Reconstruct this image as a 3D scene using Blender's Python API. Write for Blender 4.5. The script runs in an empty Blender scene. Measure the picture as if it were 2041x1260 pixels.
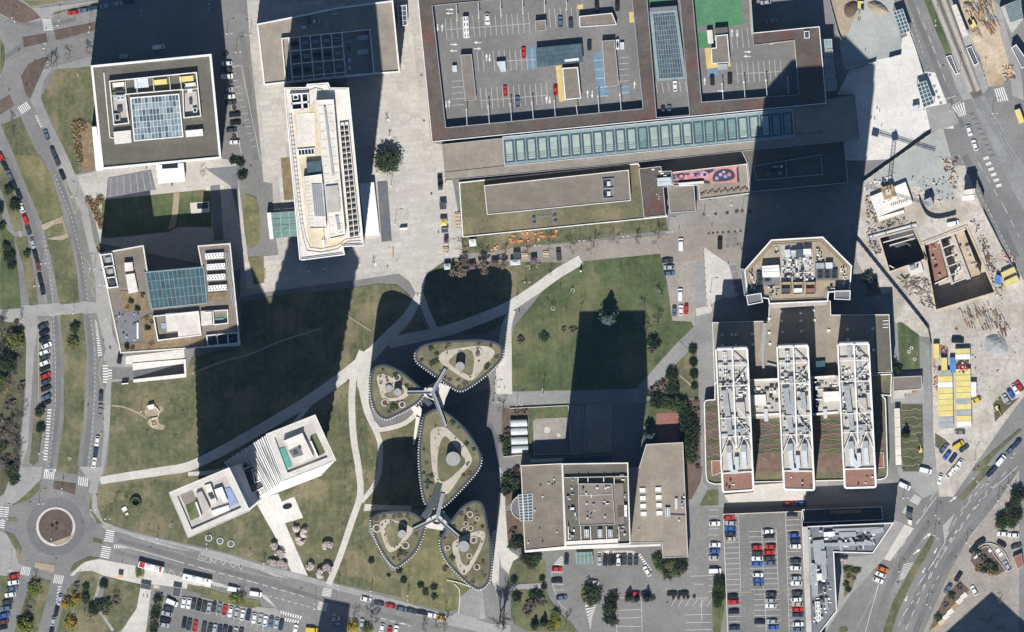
import bpy, bmesh, math, random
from mathutils import Vector, Matrix
from mathutils.geometry import tessellate_polygon
R = math.radians
rnd = random.Random(11)
sc = bpy.context.scene

# ---------------------------------------------------------------- camera, sky, sun, exposure
S = 0.2                                    # metres per cell of the survey grid (2041 x 1260 cells)
cam_d = bpy.data.cameras.new('survey_camera')
cam_d.type = 'ORTHO'
cam_d.ortho_scale = 2041 * S
cam_d.clip_start = 1.0
cam_d.clip_end = 3000.0
cam = bpy.data.objects.new('survey_camera', cam_d)
sc.collection.objects.link(cam)
cam.location = (0, 0, 420)
sc.camera = cam

SUN_EL, SHADOW_SLOPE = 52.6, 0.115         # shadows run up the plan and a little to the east
az = math.atan(SHADOW_SLOPE)               # shadow heading, clockwise from north
to_sun = Vector((-math.sin(az) * math.cos(R(SUN_EL)), -math.cos(az) * math.cos(R(SUN_EL)), math.sin(R(SUN_EL))))
world = bpy.data.worlds.new('World')
sc.world = world
world.use_nodes = True
nt = world.node_tree
sky = nt.nodes.new('ShaderNodeTexSky')
sky.sky_type = 'NISHITA'
sky.sun_disc = False
sky.sun_elevation = R(SUN_EL)
sky.sun_rotation = math.pi + az
sky.air_density = 1.0
sky.dust_density = 0.0
sky.ozone_density = 5.0
nt.links.new(sky.outputs['Color'], nt.nodes['Background'].inputs['Color'])
nt.nodes['Background'].inputs['Strength'].default_value = 0.068
sun_d = bpy.data.lights.new('sun', 'SUN')
sun_d.energy = 4.6
sun_d.angle = R(0.5)
sun_d.color = (1.0, 0.975, 0.935)
sun = bpy.data.objects.new('sun', sun_d)
sc.collection.objects.link(sun)
sun.rotation_euler = to_sun.to_track_quat('Z', 'Y').to_euler()
sc.view_settings.view_transform = 'Standard'
sc.view_settings.look = 'None'
sc.view_settings.exposure = 0.15
sc.view_settings.gamma = 1.0
sc.view_settings.use_curve_mapping = False

# ---------------------------------------------------------------- survey sheets and geometry helpers
def sheet(ox, oy, k):
    def rd(s):
        return [(ox + float(a) / k, oy + float(b) / k) for a, b in (t.split(',') for t in s.split())]
    rd.k = k
    rd.one = lambda x, y: (ox + x / k, oy + y / k)
    return rd
K = 3.938
A1, A2, A3, A4, A5 = [sheet(x, 0, K) for x in (0, 400, 800, 1200, 1620)]
B1, B2, B3, B4, B5 = [sheet(x, 310, K) for x in (0, 400, 800, 1200, 1620)]
C1, C2, C3, C4, C5 = [sheet(x, 620, K) for x in (0, 400, 800, 1200, 1620)]
D1, D2, D3, D4, D5 = [sheet(x, 930, 3.819) for x in (0, 400, 800, 1200, 1620)]
VT = sheet(330, 820, 4.846)
N2, N3, N4, G5 = sheet(1700, 340, 5.727), sheet(1700, 550, 5.479), sheet(1830, 0, 6.299), sheet(1470, 465, 8.4)
PX = sheet(0, 0, 1.0)

def W(p, z=0.0):
    return Vector(((p[0] - 1020.5) * S, (630 - p[1]) * S, z))

def area(poly):
    return sum(a[0] * b[1] - b[0] * a[1] for a, b in zip(poly, poly[1:] + poly[:1])) / 2

def orient(poly):                          # clockwise on the sheet = counter-clockwise in the world
    return poly if area(poly) < 0 else poly[::-1]

def inset(poly, d):
    """Move every edge of the outline inwards by d cells."""
    poly = orient(poly)
    n = len(poly)
    out = []
    for i in range(n):
        p0, p1, p2 = poly[i - 1], poly[i], poly[(i + 1) % n]
        a = Vector((p1[0] - p0[0], p1[1] - p0[1])); b = Vector((p2[0] - p1[0], p2[1] - p1[1]))
        if a.length < 1e-6 or b.length < 1e-6:
            out.append(p1); continue
        a.normalize(); b.normalize()
        na, nb = Vector((a.y, -a.x)), Vector((b.y, -b.x))
        m = na + nb
        if m.length < 1e-4:
            out.append(p1); continue
        m.normalize()
        c = max(0.35, m.dot(na))
        out.append((p1[0] + m.x * d / c, p1[1] + m.y * d / c))
    return out

def spline(pts, sub=6, closed=True):
    out = []
    n = len(pts)
    rng = range(n) if closed else range(n - 1)
    for i in rng:
        if closed:
            p = [pts[(i + k - 1) % n] for k in range(4)]
        else:
            p = [pts[max(0, min(n - 1, i + k - 1))] for k in range(4)]
        for s in range(sub):
            t = s / sub
            q = []
            for c in (0, 1):
                a, b, cc, d = (v[c] for v in p)
                q.append(0.5 * (2 * b + (cc - a) * t + (2 * a - 5 * b + 4 * cc - d) * t * t + (3 * b - a - 3 * cc + d) * t ** 3))
            out.append(tuple(q))
    if not closed:
        out.append(pts[-1])
    return out

def ribbon(pts, w0, w1=None, sub=6):
    """Outline of a path of width w0..w1 (cells) along a smooth centre line."""
    c = spline(pts, sub, False) if sub > 1 else pts
    w1 = w0 if w1 is None else w1
    l, r = [], []
    for i, p in enumerate(c):
        q0, q1 = c[max(0, i - 1)], c[min(len(c) - 1, i + 1)]
        d = Vector((q1[0] - q0[0], q1[1] - q0[1])).normalized()
        w = (w0 + (w1 - w0) * i / (len(c) - 1)) / 2
        l.append((p[0] + d.y * w, p[1] - d.x * w)); r.append((p[0] - d.y * w, p[1] + d.x * w))
    return l + r[::-1]

def circle(cx, cy, r, n=28, a0=0, a1=360):
    full = a1 - a0 >= 360
    m = n if full else n + 1
    return [(cx + r * math.cos(R(a0 + (a1 - a0) * i / n)), cy - r * math.sin(R(a0 + (a1 - a0) * i / n))) for i in range(m)]

def rect(cx, cy, lx, ly, ang=0.0):
    """lx along ang (degrees, counter-clockwise on the plan), ly across."""
    c, s = math.cos(R(ang)), math.sin(R(ang))
    return [(cx + u * c * lx / 2 + v * s * ly / 2, cy - u * s * lx / 2 + v * c * ly / 2) for u, v in ((-1, -1), (1, -1), (1, 1), (-1, 1))]

def centre(poly):
    return (sum(p[0] for p in poly) / len(poly), sum(p[1] for p in poly) / len(poly))

def inside(p, poly):
    x, y = p; r = False
    for a, b in zip(poly, poly[1:] + poly[:1]):
        if (a[1] > y) != (b[1] > y) and x < (b[0] - a[0]) * (y - a[1]) / (b[1] - a[1]) + a[0]:
            r = not r
    return r

def lerp(a, b, t):
    return (a[0] + (b[0] - a[0]) * t, a[1] + (b[1] - a[1]) * t)

def bil(q, u, v):
    """Point of a quad (corners tl, tr, br, bl) at u across, v down."""
    return lerp(lerp(q[0], q[1], u), lerp(q[3], q[2], u), v)

ORG = {}
COL = sc.collection
class MB:
    def __init__(s): s.v, s.f = [], []
    def face(s, pts):
        n = len(s.v); s.v += [tuple(p) for p in pts]; s.f.append(tuple(range(n, n + len(pts)))); return s
    def prism(s, poly, z0, z1, bottom=False, holes=()):
        poly = orient(poly); n0 = len(s.v); n = len(poly)
        s.v += [tuple(W(p, z0)) for p in poly] + [tuple(W(p, z1)) for p in poly]
        for i in range(n):
            j = (i + 1) % n
            s.f.append((n0 + i, n0 + j, n0 + n + j, n0 + n + i))
        if bottom: s.f.append(tuple(n0 + i for i in range(n))[::-1])
        if not holes:
            s.f.append(tuple(n0 + n + i for i in range(n)))
        else:
            loops = [[W(p, z1) for p in poly]]
            idx = [n0 + n + i for i in range(n)]
            for h in holes:
                h = orient(h); m = len(h); h0 = len(s.v)
                s.v += [tuple(W(p, z0)) for p in h] + [tuple(W(p, z1)) for p in h]
                for i in range(m):
                    j = (i + 1) % m
                    s.f.append((h0 + j, h0 + i, h0 + m + i, h0 + m + j))
                loops.append([W(p, z1) for p in h][::-1])
                idx += [h0 + m + i for i in range(m)][::-1]
            for t in tessellate_polygon(loops):
                q = [idx[k] for k in t]
                a, b, c = (Vector(s.v[k]) for k in q)
                if (b - a).cross(c - a).z < 0: q.reverse()
                s.f.append(tuple(q))
        return s
    def ring(s, poly, width, z0, z1):
        poly = orient(poly); inn = inset(poly, width); n0 = len(s.v); n = len(poly)
        for pl in (poly, inn):
            s.v += [tuple(W(p, z0)) for p in pl] + [tuple(W(p, z1)) for p in pl]
        for i in range(n):
            j = (i + 1) % n
            a, b, c = n0, n0 + n, n0 + 2 * n
            d = n0 + 3 * n
            s.f += [(a + i, a + j, b + j, b + i), (c + j, c + i, d + i, d + j), (b + i, b + j, d + j, d + i)]
        return s
    def loft(s, rings, cap0=True, cap1=True):
        n0 = len(s.v); n = len(rings[0])
        for r in rings: s.v += [tuple(p) for p in r]
        for k in range(len(rings) - 1):
            for i in range(n):
                j = (i + 1) % n
                s.f.append((n0 + k * n + i, n0 + k * n + j, n0 + (k + 1) * n + j, n0 + (k + 1) * n + i))
        if cap0: s.f.append(tuple(n0 + i for i in range(n))[::-1])
        if cap1: s.f.append(tuple(n0 + (len(rings) - 1) * n + i for i in range(n)))
        return s
    def box(s, c, size, rz=0.0):
        cx, cy, z0 = c; lx, ly, h = size
        co, si = math.cos(rz), math.sin(rz)
        def P(u, v, z): return (cx + u * lx / 2 * co - v * ly / 2 * si, cy + u * lx / 2 * si + v * ly / 2 * co, z)
        return s.loft([[P(-1, -1, z), P(1, -1, z), P(1, 1, z), P(-1, 1, z)] for z in (z0, z0 + h)])
    def tube(s, p, q, r0, r1=None, n=6, cap=True):
        p, q = Vector(p), Vector(q); r1 = r0 if r1 is None else r1
        d = (q - p).normalized()
        u = d.orthogonal().normalized(); v = d.cross(u)
        rings = [[tuple(c + (u * math.cos(2 * math.pi * i / n) + v * math.sin(2 * math.pi * i / n)) * r) for i in range(n)] for c, r in ((p, r0), (q, r1))]
        return s.loft(rings, cap, cap)
    def lathe(s, prof, n=16, c=(0, 0)):
        return s.loft([[(c[0] + r * math.cos(2 * math.pi * i / n), c[1] + r * math.sin(2 * math.pi * i / n), z) for i in range(n)] for r, z in prof])
    def mesh(s, name, mat, off=None, smooth=False):
        me = bpy.data.meshes.new(name)
        v = s.v if off is None else [(a - off[0], b - off[1], c - off[2]) for a, b, c in s.v]
        me.from_pydata(v, [], s.f)
        if mat is not None: me.materials.append(mat)
        if smooth: me.polygons.foreach_set('use_smooth', [True] * len(me.polygons))
        me.update()
        return me
    def build(s, name, mat, parent=None, smooth=False, kind=None):
        off = ORG.get(parent.name) if parent else None
        if parent is None and s.v:             # a thing of one mesh: origin under its middle
            n = len(s.v)
            off = Vector(((min(a[0] for a in s.v) + max(a[0] for a in s.v)) / 2, (min(a[1] for a in s.v) + max(a[1] for a in s.v)) / 2, min(a[2] for a in s.v)))
        o = bpy.data.objects.new(name, s.mesh(name, mat, off, smooth))
        COL.objects.link(o)
        if parent:
            o.parent = parent; ORG[o.name] = off
        elif off is not None:
            o.location = off; ORG[o.name] = off
        if kind: o['kind'] = kind
        return o

def tag(o, label=None, cat=None, group=None, kind=None):
    if label: o['label'] = label
    if cat: o['category'] = cat
    if group: o['group'] = group
    if kind: o['kind'] = kind
    return o

def thing(name, label, cat, x, y, z=0.0, ang=0.0, group=None):
    o = bpy.data.objects.new(name, None)
    o.empty_display_size = 0.5
    COL.objects.link(o)
    o.location = W((x, y), z); o.rotation_euler.z = R(ang)
    ORG[o.name] = W((x, y), z)
    return tag(o, label, cat, group)

def part(me, name, parent, loc=(0, 0, 0), rz=0.0, scale=None):
    o = bpy.data.objects.new(name, me)
    COL.objects.link(o); o.parent = parent
    o.location = loc; o.rotation_euler.z = rz
    if scale: o.scale = scale
    ORG[o.name] = ORG.get(parent.name)
    return o

def at(parent, p, z):                      # a plan point in the parent's own frame (parents of fixed buildings are unrotated)
    return W(p, z) - ORG[parent.name]

def solo(me, name, label, cat, x, y, z=0.0, ang=0.0, group=None):
    o = bpy.data.objects.new(name, me); COL.objects.link(o)
    o.location = W((x, y), z); o.rotation_euler.z = R(ang)
    ORG[o.name] = W((x, y), z)
    return tag(o, label, cat, group)

def copy_thing(src, x, y, z, ang, label, group=None, cat=None, scale=None):
    r = src.copy(); COL.objects.link(r)
    r.location = W((x, y), z); r.rotation_euler.z = R(ang)
    r['label'] = label
    if group: r['group'] = group
    if cat: r['category'] = cat
    if scale: r.scale = (scale,) * 3 if isinstance(scale, (int, float)) else scale
    for ch in src.children:
        c = ch.copy(); COL.objects.link(c); c.parent = r
        for g in ch.children:
            d = g.copy(); COL.objects.link(d); d.parent = c
    return r

NUM = 'first second third fourth fifth sixth seventh eighth ninth tenth eleventh twelfth thirteenth fourteenth fifteenth sixteenth seventeenth eighteenth nineteenth twentieth'.split()
def nth(i):                                # 0-based
    i += 1
    if i <= 20: return NUM[i - 1]
    t, u = divmod(i, 10)
    tens = {2: 'twenty', 3: 'thirty', 4: 'forty', 5: 'fifty', 6: 'sixty', 7: 'seventy', 8: 'eighty', 9: 'ninety'}[t]
    if u == 0: return {2: 'twentieth', 3: 'thirtieth', 4: 'fortieth', 5: 'fiftieth', 6: 'sixtieth', 7: 'seventieth'}[t]
    return tens + '-' + NUM[u - 1]

# ---------------------------------------------------------------- materials
def lin(h):
    if isinstance(h, tuple): return h + (1,)
    c = [int(h[i:i + 2], 16) / 255 for i in (0, 2, 4)]
    return tuple((x / 12.92 if x <= 0.04045 else ((x + 0.055) / 1.055) ** 2.4) * 0.93 for x in c) + (1,)

M = {}
def mat(name, c1, c2=None, scale=0.12, c3=None, scale3=1.2, fac3=0.5, rough=0.9, spec=0.25, bump=0.0, metal=0.0, c4=None, scale4=0.03, grain=0.13, streak=None):
    m = bpy.data.materials.new(name); m.use_nodes = True
    t = m.node_tree; N = t.nodes; L = t.links
    b = N['Principled BSDF']
    b.inputs['Roughness'].default_value = rough
    b.inputs['Specular IOR Level'].default_value = spec
    b.inputs['Metallic'].default_value = metal
    b.inputs['Base Color'].default_value = lin(c1)
    M[name] = m
    if c2 is None: return m
    geo = N.new('ShaderNodeNewGeometry')
    def noise(sc_, detail, lo, hi, seed):
        mp = N.new('ShaderNodeMapping'); mp.inputs['Location'].default_value = (seed * 37.1, seed * 11.7, 0)
        L.new(geo.outputs['Position'], mp.inputs['Vector'])
        n = N.new('ShaderNodeTexNoise'); n.inputs['Scale'].default_value = sc_; n.inputs['Detail'].default_value = detail
        n.inputs['Roughness'].default_value = 0.62
        L.new(mp.outputs['Vector'], n.inputs['Vector'])
        r = N.new('ShaderNodeMapRange'); r.inputs['From Min'].default_value = lo; r.inputs['From Max'].default_value = hi
        L.new(n.outputs['Fac'], r.inputs['Value'])
        return r.outputs['Result'], n
    seed = len(M)
    def mix(fac, a, bcol, amount=1.0):
        x = N.new('ShaderNodeMix'); x.data_type = 'RGBA'
        if amount != 1.0:
            mu = N.new('ShaderNodeMath'); mu.operation = 'MULTIPLY'; mu.inputs[1].default_value = amount
            L.new(fac, mu.inputs[0]); fac = mu.outputs[0]
        L.new(fac, x.inputs['Factor'])
        if isinstance(a, tuple): x.inputs[6].default_value = a
        else: L.new(a, x.inputs[6])
        x.inputs[7].default_value = bcol
        return x.outputs[2]
    f, n1 = noise(scale, 4, 0.36, 0.64, seed)
    col = mix(f, lin(c1), lin(c2))
    if c3:
        f, _ = noise(scale3, 3, 0.45, 0.72, seed + 3)
        col = mix(f, col, lin(c3), fac3)
    if c4:
        f, _ = noise(scale4, 3, 0.5, 0.62, seed + 7)
        col = mix(f, col, lin(c4), 0.75)
    def scaled(col, sc_, amp, detail, st=None):
        mp = N.new('ShaderNodeMapping'); mp.inputs['Location'].default_value = (seed * 5.3, seed * 3.1, 0)
        if st: mp.inputs['Rotation'].default_value = (0, 0, R(st)); mp.inputs['Scale'].default_value = (1, .06, 1)
        L.new(geo.outputs['Position'], mp.inputs['Vector'])
        n = N.new('ShaderNodeTexNoise'); n.inputs['Scale'].default_value = sc_; n.inputs['Detail'].default_value = detail; n.inputs['Roughness'].default_value = 0.75
        L.new(mp.outputs['Vector'], n.inputs['Vector'])
        r = N.new('ShaderNodeMapRange'); r.inputs['From Min'].default_value = .3; r.inputs['From Max'].default_value = .7; r.inputs['To Min'].default_value = 1 - amp; r.inputs['To Max'].default_value = 1 + amp
        L.new(n.outputs['Fac'], r.inputs['Value'])
        v = N.new('ShaderNodeVectorMath'); v.operation = 'SCALE'; L.new(col, v.inputs[0]); L.new(r.outputs['Result'], v.inputs['Scale'])
        return v.outputs['Vector']
    if grain:
        col = scaled(col, 0.8, grain, 8); col = scaled(col, 0.16, grain * .7, 5); col = scaled(col, 0.035, grain * .7, 4)
    if streak is not None: col = scaled(col, 0.55, .12, 3, streak)
    L.new(col, b.inputs['Base Color'])
    if bump:
        n = N.new('ShaderNodeTexNoise'); n.inputs['Scale'].default_value = 3.0; n.inputs['Detail'].default_value = 3
        L.new(geo.outputs['Position'], n.inputs['Vector'])
        bp = N.new('ShaderNodeBump'); bp.inputs['Strength'].default_value = bump; bp.inputs['Distance'].default_value = 0.15
        L.new(n.outputs['Fac'], bp.inputs['Height']); L.new(bp.outputs['Normal'], b.inputs['Normal'])
    return m

def grid_lines(m, size, ang, dark, width=0.04):
    """Add fine joint lines (slabs below 10 cells) to a material's colour."""
    t = m.node_tree; N = t.nodes; L = t.links; b = N['Principled BSDF']
    geo = N.new('ShaderNodeNewGeometry')
    mp = N.new('ShaderNodeMapping'); mp.inputs['Rotation'].default_value = (0, 0, R(ang))
    L.new(geo.outputs['Position'], mp.inputs['Vector'])
    br = N.new('ShaderNodeTexBrick')
    br.offset = 0.5; br.inputs['Scale'].default_value = 1.0
    br.inputs['Brick Width'].default_value = size[0]; br.inputs['Row Height'].default_value = size[1]
    br.inputs['Mortar Size'].default_value = width
    br.inputs['Color1'].default_value = (1, 1, 1, 1); br.inputs['Color2'].default_value = (0.9, 0.9, 0.9, 1)
    br.inputs['Mortar'].default_value = (dark, dark, dark, 1)
    L.new(mp.outputs['Vector'], br.inputs['Vector'])
    x = N.new('ShaderNodeMix'); x.data_type = 'RGBA'; x.blend_type = 'MULTIPLY'; x.inputs['Factor'].default_value = 1
    old = b.inputs['Base Color'].links[0].from_socket
    L.new(old, x.inputs[6]); L.new(br.outputs['Color'], x.inputs[7]); L.new(x.outputs[2], b.inputs['Base Color'])

mat('asphalt', '7e7c79', '8b8985', 0.05, '73716e', 0.9, 0.5, bump=0.15)
mat('deck_grey', '7a7874', '878480', .06, '6f6c69', .8, .5)
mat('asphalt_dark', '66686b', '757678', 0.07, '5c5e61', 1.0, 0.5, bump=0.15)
mat('asphalt_pale', '8f8f8d', '9d9b97', 0.07, '828180', 0.9, 0.5)
mat('pavement', '9a9894', 'a8a5a0', 0.1, '8c8a86', 1.4, 0.4)
mat('path_concrete', 'c8c3b9', 'd3cec5', 0.09, 'b6b1a7', 1.1, 0.45)
mat('plaza', 'b6b1a8', 'c7c1b8', 0.05, 'a29c92', 0.7, 0.55, c4='cdc6bb')
mat('slab', 'beb8af', 'cac4bb', 0.06, 'b0aaa1', 0.8, 0.5)
mat('slab_warm', 'c2bcb3', 'ccc7be', 0.06, 'b3ada3', 0.8, 0.5)
mat('slab_cool', 'b9b5ae', 'c5c1b9', 0.06, 'a9a69f', 0.8, 0.5)
mat('kerb_stone', 'a39b8e', 'b0a89b', .3)
mat('asphalt_worn', '72716f', '7d7b79', 0.06, '6a6967', .9, .5, grain=.15)
mat('plaza_white', 'd6d1c8', 'e2ddd5', 0.05, 'c6c1b8', 0.6, 0.4)
mat('white_concrete', 'e6e1d8', 'f0ece4', 0.1, 'd2ccc2', 0.8, 0.4)
mat('paving_grey', '928e88', 'a09b94', 0.06, '86827d', 0.8, 0.5)
mat('paving_patch', '7d7d7c', '8b8a87', 0.08, '747473', 0.8, 0.5)
mat('promenade', '928a80', 'a0978c', 0.07, '857d73', 1.0, 0.5)
mat('lawn', '565d42', '6c6c50', 0.09, '857c60', 0.5, 0.65, grain=.2, streak=32, rough=1.0, spec=0.05, bump=0.6, c4='8b8065', scale4=0.06)
mat('lawn_dry', '6b6c4c', '827c5a', 0.08, grain=.2, streak=75, c3= '938a68', scale3=0.4, fac3=0.6, rough=1.0, spec=0.05, bump=0.5, c4='5b6042', scale4=0.05)
mat('lawn_lush', '4b583b', '5c6546', 0.1, grain=.2, streak=-35, c3= '6f734f', scale3=0.5, fac3=0.6, rough=1.0, spec=0.05, bump=0.5, c4='757453', scale4=0.05)
mat('planting_red', '60524a', '706056', 0.3, '4d423b', 2.0, 0.6, rough=1.0, bump=0.8)
mat('planting_tan', '85745b', '9b8769', 0.4, '5f5140', 1.6, 0.6, rough=1.0, bump=0.8)
mat('planting_brick', '7b665a', '8b7466', .4, '655649', 1.8, .7, grain=.3, bump=.8)
mat('mulch', '6a5a50', '78675b', 0.25, '57493f', 1.8, 0.6, rough=1.0, bump=0.6)
mat('scrub', '565840', '68634d', 0.2, '474a34', 1.2, 0.6, rough=1.0, bump=1.0, c4='6f6653', grain=.25)
mat('dirt', 'a3937c', 'b3a48d', 0.12, '8d7d68', 0.9, 0.5)
mat('sand', 'bba98f', 'cbbaa2', 0.09, 'aa967c', 0.6, 0.6, bump=0.6, c4='a08a6c', scale4=0.06, grain=.18)
mat('site_ground', 'bdb5aa', 'cbc3b8', 0.06, 'a39b8f', 0.5, 0.7, bump=0.5, grain=.18, c4='a89d8d', scale4=.05)
mat('site_gravel', 'a5a7a3', 'b2b4af', 0.1, '959792', 0.7, 0.5, bump=0.4, c4='b4b3ac')
mat('gravel_park', '9b948a', 'aaa297', 0.15, '867f75', 0.8, 0.6)
mat('ballast', '6b6458', '7a7265', 0.4, '5b554b', 2.0, 0.5)
mat('roof_gravel', '847b6f', '90867a', 0.14, '776f64', 1.3, 0.45)
mat('roof_gravel_tan', '978d7f', 'a4998b', 0.14, '8a8073', 1.3, 0.45)
mat('roof_brown', '69655a', '757064', 0.1, '5c584e', 1.0, 0.5)
mat('roof_sedum', '5f5750', '6c635b', 0.12, '514a44', 1.2, 0.6, rough=1.0, c4='6f4f47', scale4=0.09, grain=.2)
mat('roof_green', '6b694f', '79745b', 0.14, '595a42', 0.9, 0.6, rough=1.0, c4='8a8062', scale4=0.06, grain=.22, bump=.6)
mat('roof_grey', '76767a', '828285', 0.12, '6a6a6d', 1.0, 0.4)
mat('roof_dark', '4b4f55', '565a5f', 0.12, '42464b', 1.0, 0.4)
mat('roof_tan', 'a3947c', 'b1a189', 0.2, '938570', 1.2, 0.4)
mat('roof_ochre', 'cfc1a2', 'd9ccaf', 0.2, 'bfb192', 1.2, 0.4)
mat('roof_cream', 'dbd3c6', 'e6dfd4', 0.2, 'cac2b4', 1.2, 0.35)
mat('roof_beige', 'b5afa6', 'c3bdb3', 0.15, 'a6a098', 1.0, 0.4)
mat('roof_terracotta', '8d6a5b', '9b7566', 0.2, '7d5c4e', 1.2, 0.4)
mat('drum_grey', '9d9c99', 'aaa9a5', .5, '8e8d8a', 1.5, .5)
mat('roof_path', 'b9af9d', 'c6bcab', .3, 'a79d8b', 1.5, .5)
mat('white', 'f4f2ee', 'e9e6e0', 0.4, rough=0.6)
mat('cream', 'ddd7cb', 'e6e0d5', 0.3, rough=0.7)
mat('wall_pale', 'cfc9be', 'd9d3c9', 0.2)
mat('wall_grey', '8f9092', '9a9b9d', 0.2)
mat('wall_tan', 'b5a48c', 'c0b098', 0.2)
mat('wall_dark', '55585c', '5f6266', 0.2)
mat('metal_grey', '9ca0a1', 'a9acac', 0.5, '8c9091', 2.0, 0.4, rough=0.5)
mat('metal_pale', 'c6cbcd', 'd2d6d8', 0.5, rough=0.5)
mat('metal_dark', '43484d', '4d5257', 0.5, rough=0.5)
mat('black', '1c1e21', rough=0.6)
mat('dark_void', '2c2f33', '35383c', 0.6)
mat('steel_rust', '7d5e47', '8f6d53', 0.6, '664a38', 2.0, 0.5)
mat('timber', 'a98c66', 'b99c75', 0.8, rough=0.8)
mat('timber_pale', 'c4b296', 'd1c0a5', 0.8, rough=0.8)
mat('timber_grey', '857b6e', '92877a', 0.8, rough=0.8)
mat('glass_dark', '26323a', rough=0.08, spec=0.6)
mat('glass_green', '76918a', '839d96', 0.3, '627b76', 1.2, 0.5, rough=0.12, spec=0.5)
mat('glass_teal', '486266', '557074', 0.25, '384f55', 1.0, 0.5, rough=0.1, spec=0.5)
mat('glass_blue', '4d6069', '5d7079', 0.3, '3c4c55', 1.2, 0.5, rough=0.1, spec=0.5)
mat('glass_mist', 'a3b1a6', 'b0bdb2', 0.3, '93a298', 1.5, 0.6, rough=0.2, spec=0.4)
mat('glass_slate', '47565d', '526168', 0.4, rough=0.2)
mat('glass_sky', '74868f', '8b9ca4', 0.5, '5f717a', 1.5, 0.7, rough=0.12, spec=0.5)
mat('glass_pale', '8d9f9f', '9aabaa', 0.3, '7d908f', 1.2, 0.4, rough=0.15, spec=0.5)
mat('pool_teal', '5fa092', '6aab9d', 0.6, rough=0.05, spec=0.5)
mat('pool_blue', '8f9fc4', '9babce', 0.6, rough=0.05, spec=0.5)
mat('paint_white', 'ebe9e4', 'd8d6d0', 1.2, rough=0.8)
mat('paint_yellow', 'c4ae6a', 'd0bb78', 1.2, rough=0.8)
mat('paint_ochre', 'cfb777', 'd9c283', 0.5, rough=0.8)
mat('paint_blue', '6c8799', '7a94a4', 0.5, '637c8d', 2, 0.5, rough=0.8)
mat('court_green', '558560', '5f8e69', 0.2, '4b7955', 1.0, 0.5, rough=0.9)
mat('court_red', '94665a', 'a07064', 0.3, rough=0.9)
mat('red_paint', 'c23a30', 'cc4539', 0.5, rough=0.5)
mat('orange', 'd0834f', rough=0.6)
mat('orange_pale', 'dca981', rough=0.6)
mat('yellow', 'd9c778', 'e2d187', 0.5, rough=0.6)
mat('blue_tarp', '4f7fc0', '5b8acb', 0.5, rough=0.6)
mat('purple', '6b5363', '775e6e', 0.5, rough=0.8)
mat('mural_pink', 'c5837c', 'd09088', 0.4, rough=0.8)
mat('mural_dark', '3b3d4f', '454658', 0.4, rough=0.8)
mat('mural_lilac', 'b99ab0', 'c4a7bb', 0.5, rough=0.8)
mat('mural_blue', '7d87a0', '8a93ab', 0.5, rough=0.8)
mat('tyre', '1a1a1b', rough=0.9)
mat('bark', '776a5d', '867869', 1.0, rough=1.0)
mat('twig', '85796d', '93877a', 1.0, rough=1.0)
mat('leaf_dark', '37432b', '455235', 0.8, '2c3722', 2.0, 0.5, rough=0.9)
mat('leaf_mid', '4c5938', '5d6945', 0.8, '3e4a2d', 2.0, 0.5, rough=0.9)
mat('leaf_light', '7d8440', '929650', 0.8, '66702f', 2.0, 0.5, rough=0.9)
mat('leaf_blue', '5c6f66', '6d8077', 0.8, '4a5b52', 2.0, 0.5, rough=0.9)
mat('leaf_yellow', 'a99334', 'bda545', 0.8, '8b7a2b', 2.0, 0.5, rough=0.9)
mat('leaf_brown', '82776a', '928677', 0.8, '6e6457', 2.0, 0.5, rough=1.0)
mat('leaf_red', '6c5350', '7b605b', 0.8, '594441', 2.0, 0.5, rough=0.9)
mat('blossom', 'dccfca', 'e6dad6', 0.8, 'c4b3ae', 2.0, 0.5, rough=0.9)
mat('straw', 'a98f68', 'baa079', 0.8, '8c744f', 2.0, 0.5, rough=1.0)
grid_lines(M['plaza'], (2.4, 1.2), 5, 0.9, 0.03)
grid_lines(M['paving_grey'], (2.0, 2.0), 6, 0.93, 0.04)
grid_lines(M['roof_gravel'], (14.0, 2.2), 5, .96, .05)
grid_lines(M['roof_brown'], (17.0, 2.6), 5, .955, .05)
grid_lines(M['asphalt_pale'], (12.0, 5.0), 4, .93, .06)
grid_lines(M['roof_gravel_tan'], (9.0, 60.0), 5, 0.95, 0.06)

# ---------------------------------------------------------------- ground, roads, lawns, paths
PIT_W = N2('308,772 690,672 832,1002 422,1150')
PIT_E = PX('1842,485 1925,453 1982,582 1866,617')
PIT_S = N2('150,560 275,545 600,450 690,400 720,600 270,700')
RAMP = C1('1045,468 1440,415 1446,490 1047,535')
HOLES = [PIT_W, PIT_E, RAMP]
g = MB()
FAR = [(-1800, -1750), (3840, -1750), (3840, 3000), (-1800, 3000)]
g.prism(FAR, -0.5, 0.0, holes=HOLES)
tag(g.build('ground', M['asphalt']), 'grey asphalt ground that carries the streets and car parks', 'ground', kind='structure')

NS = [0]
def surf(name, mt, poly, z, label, holes=(), cat=None):
    NS[0] += 1
    o = MB().prism(poly, -0.02, z + NS[0] * 0.0008, holes=holes).build(name, M[mt])
    return tag(o, label, cat or name.split('_')[-1], kind='structure')

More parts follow.
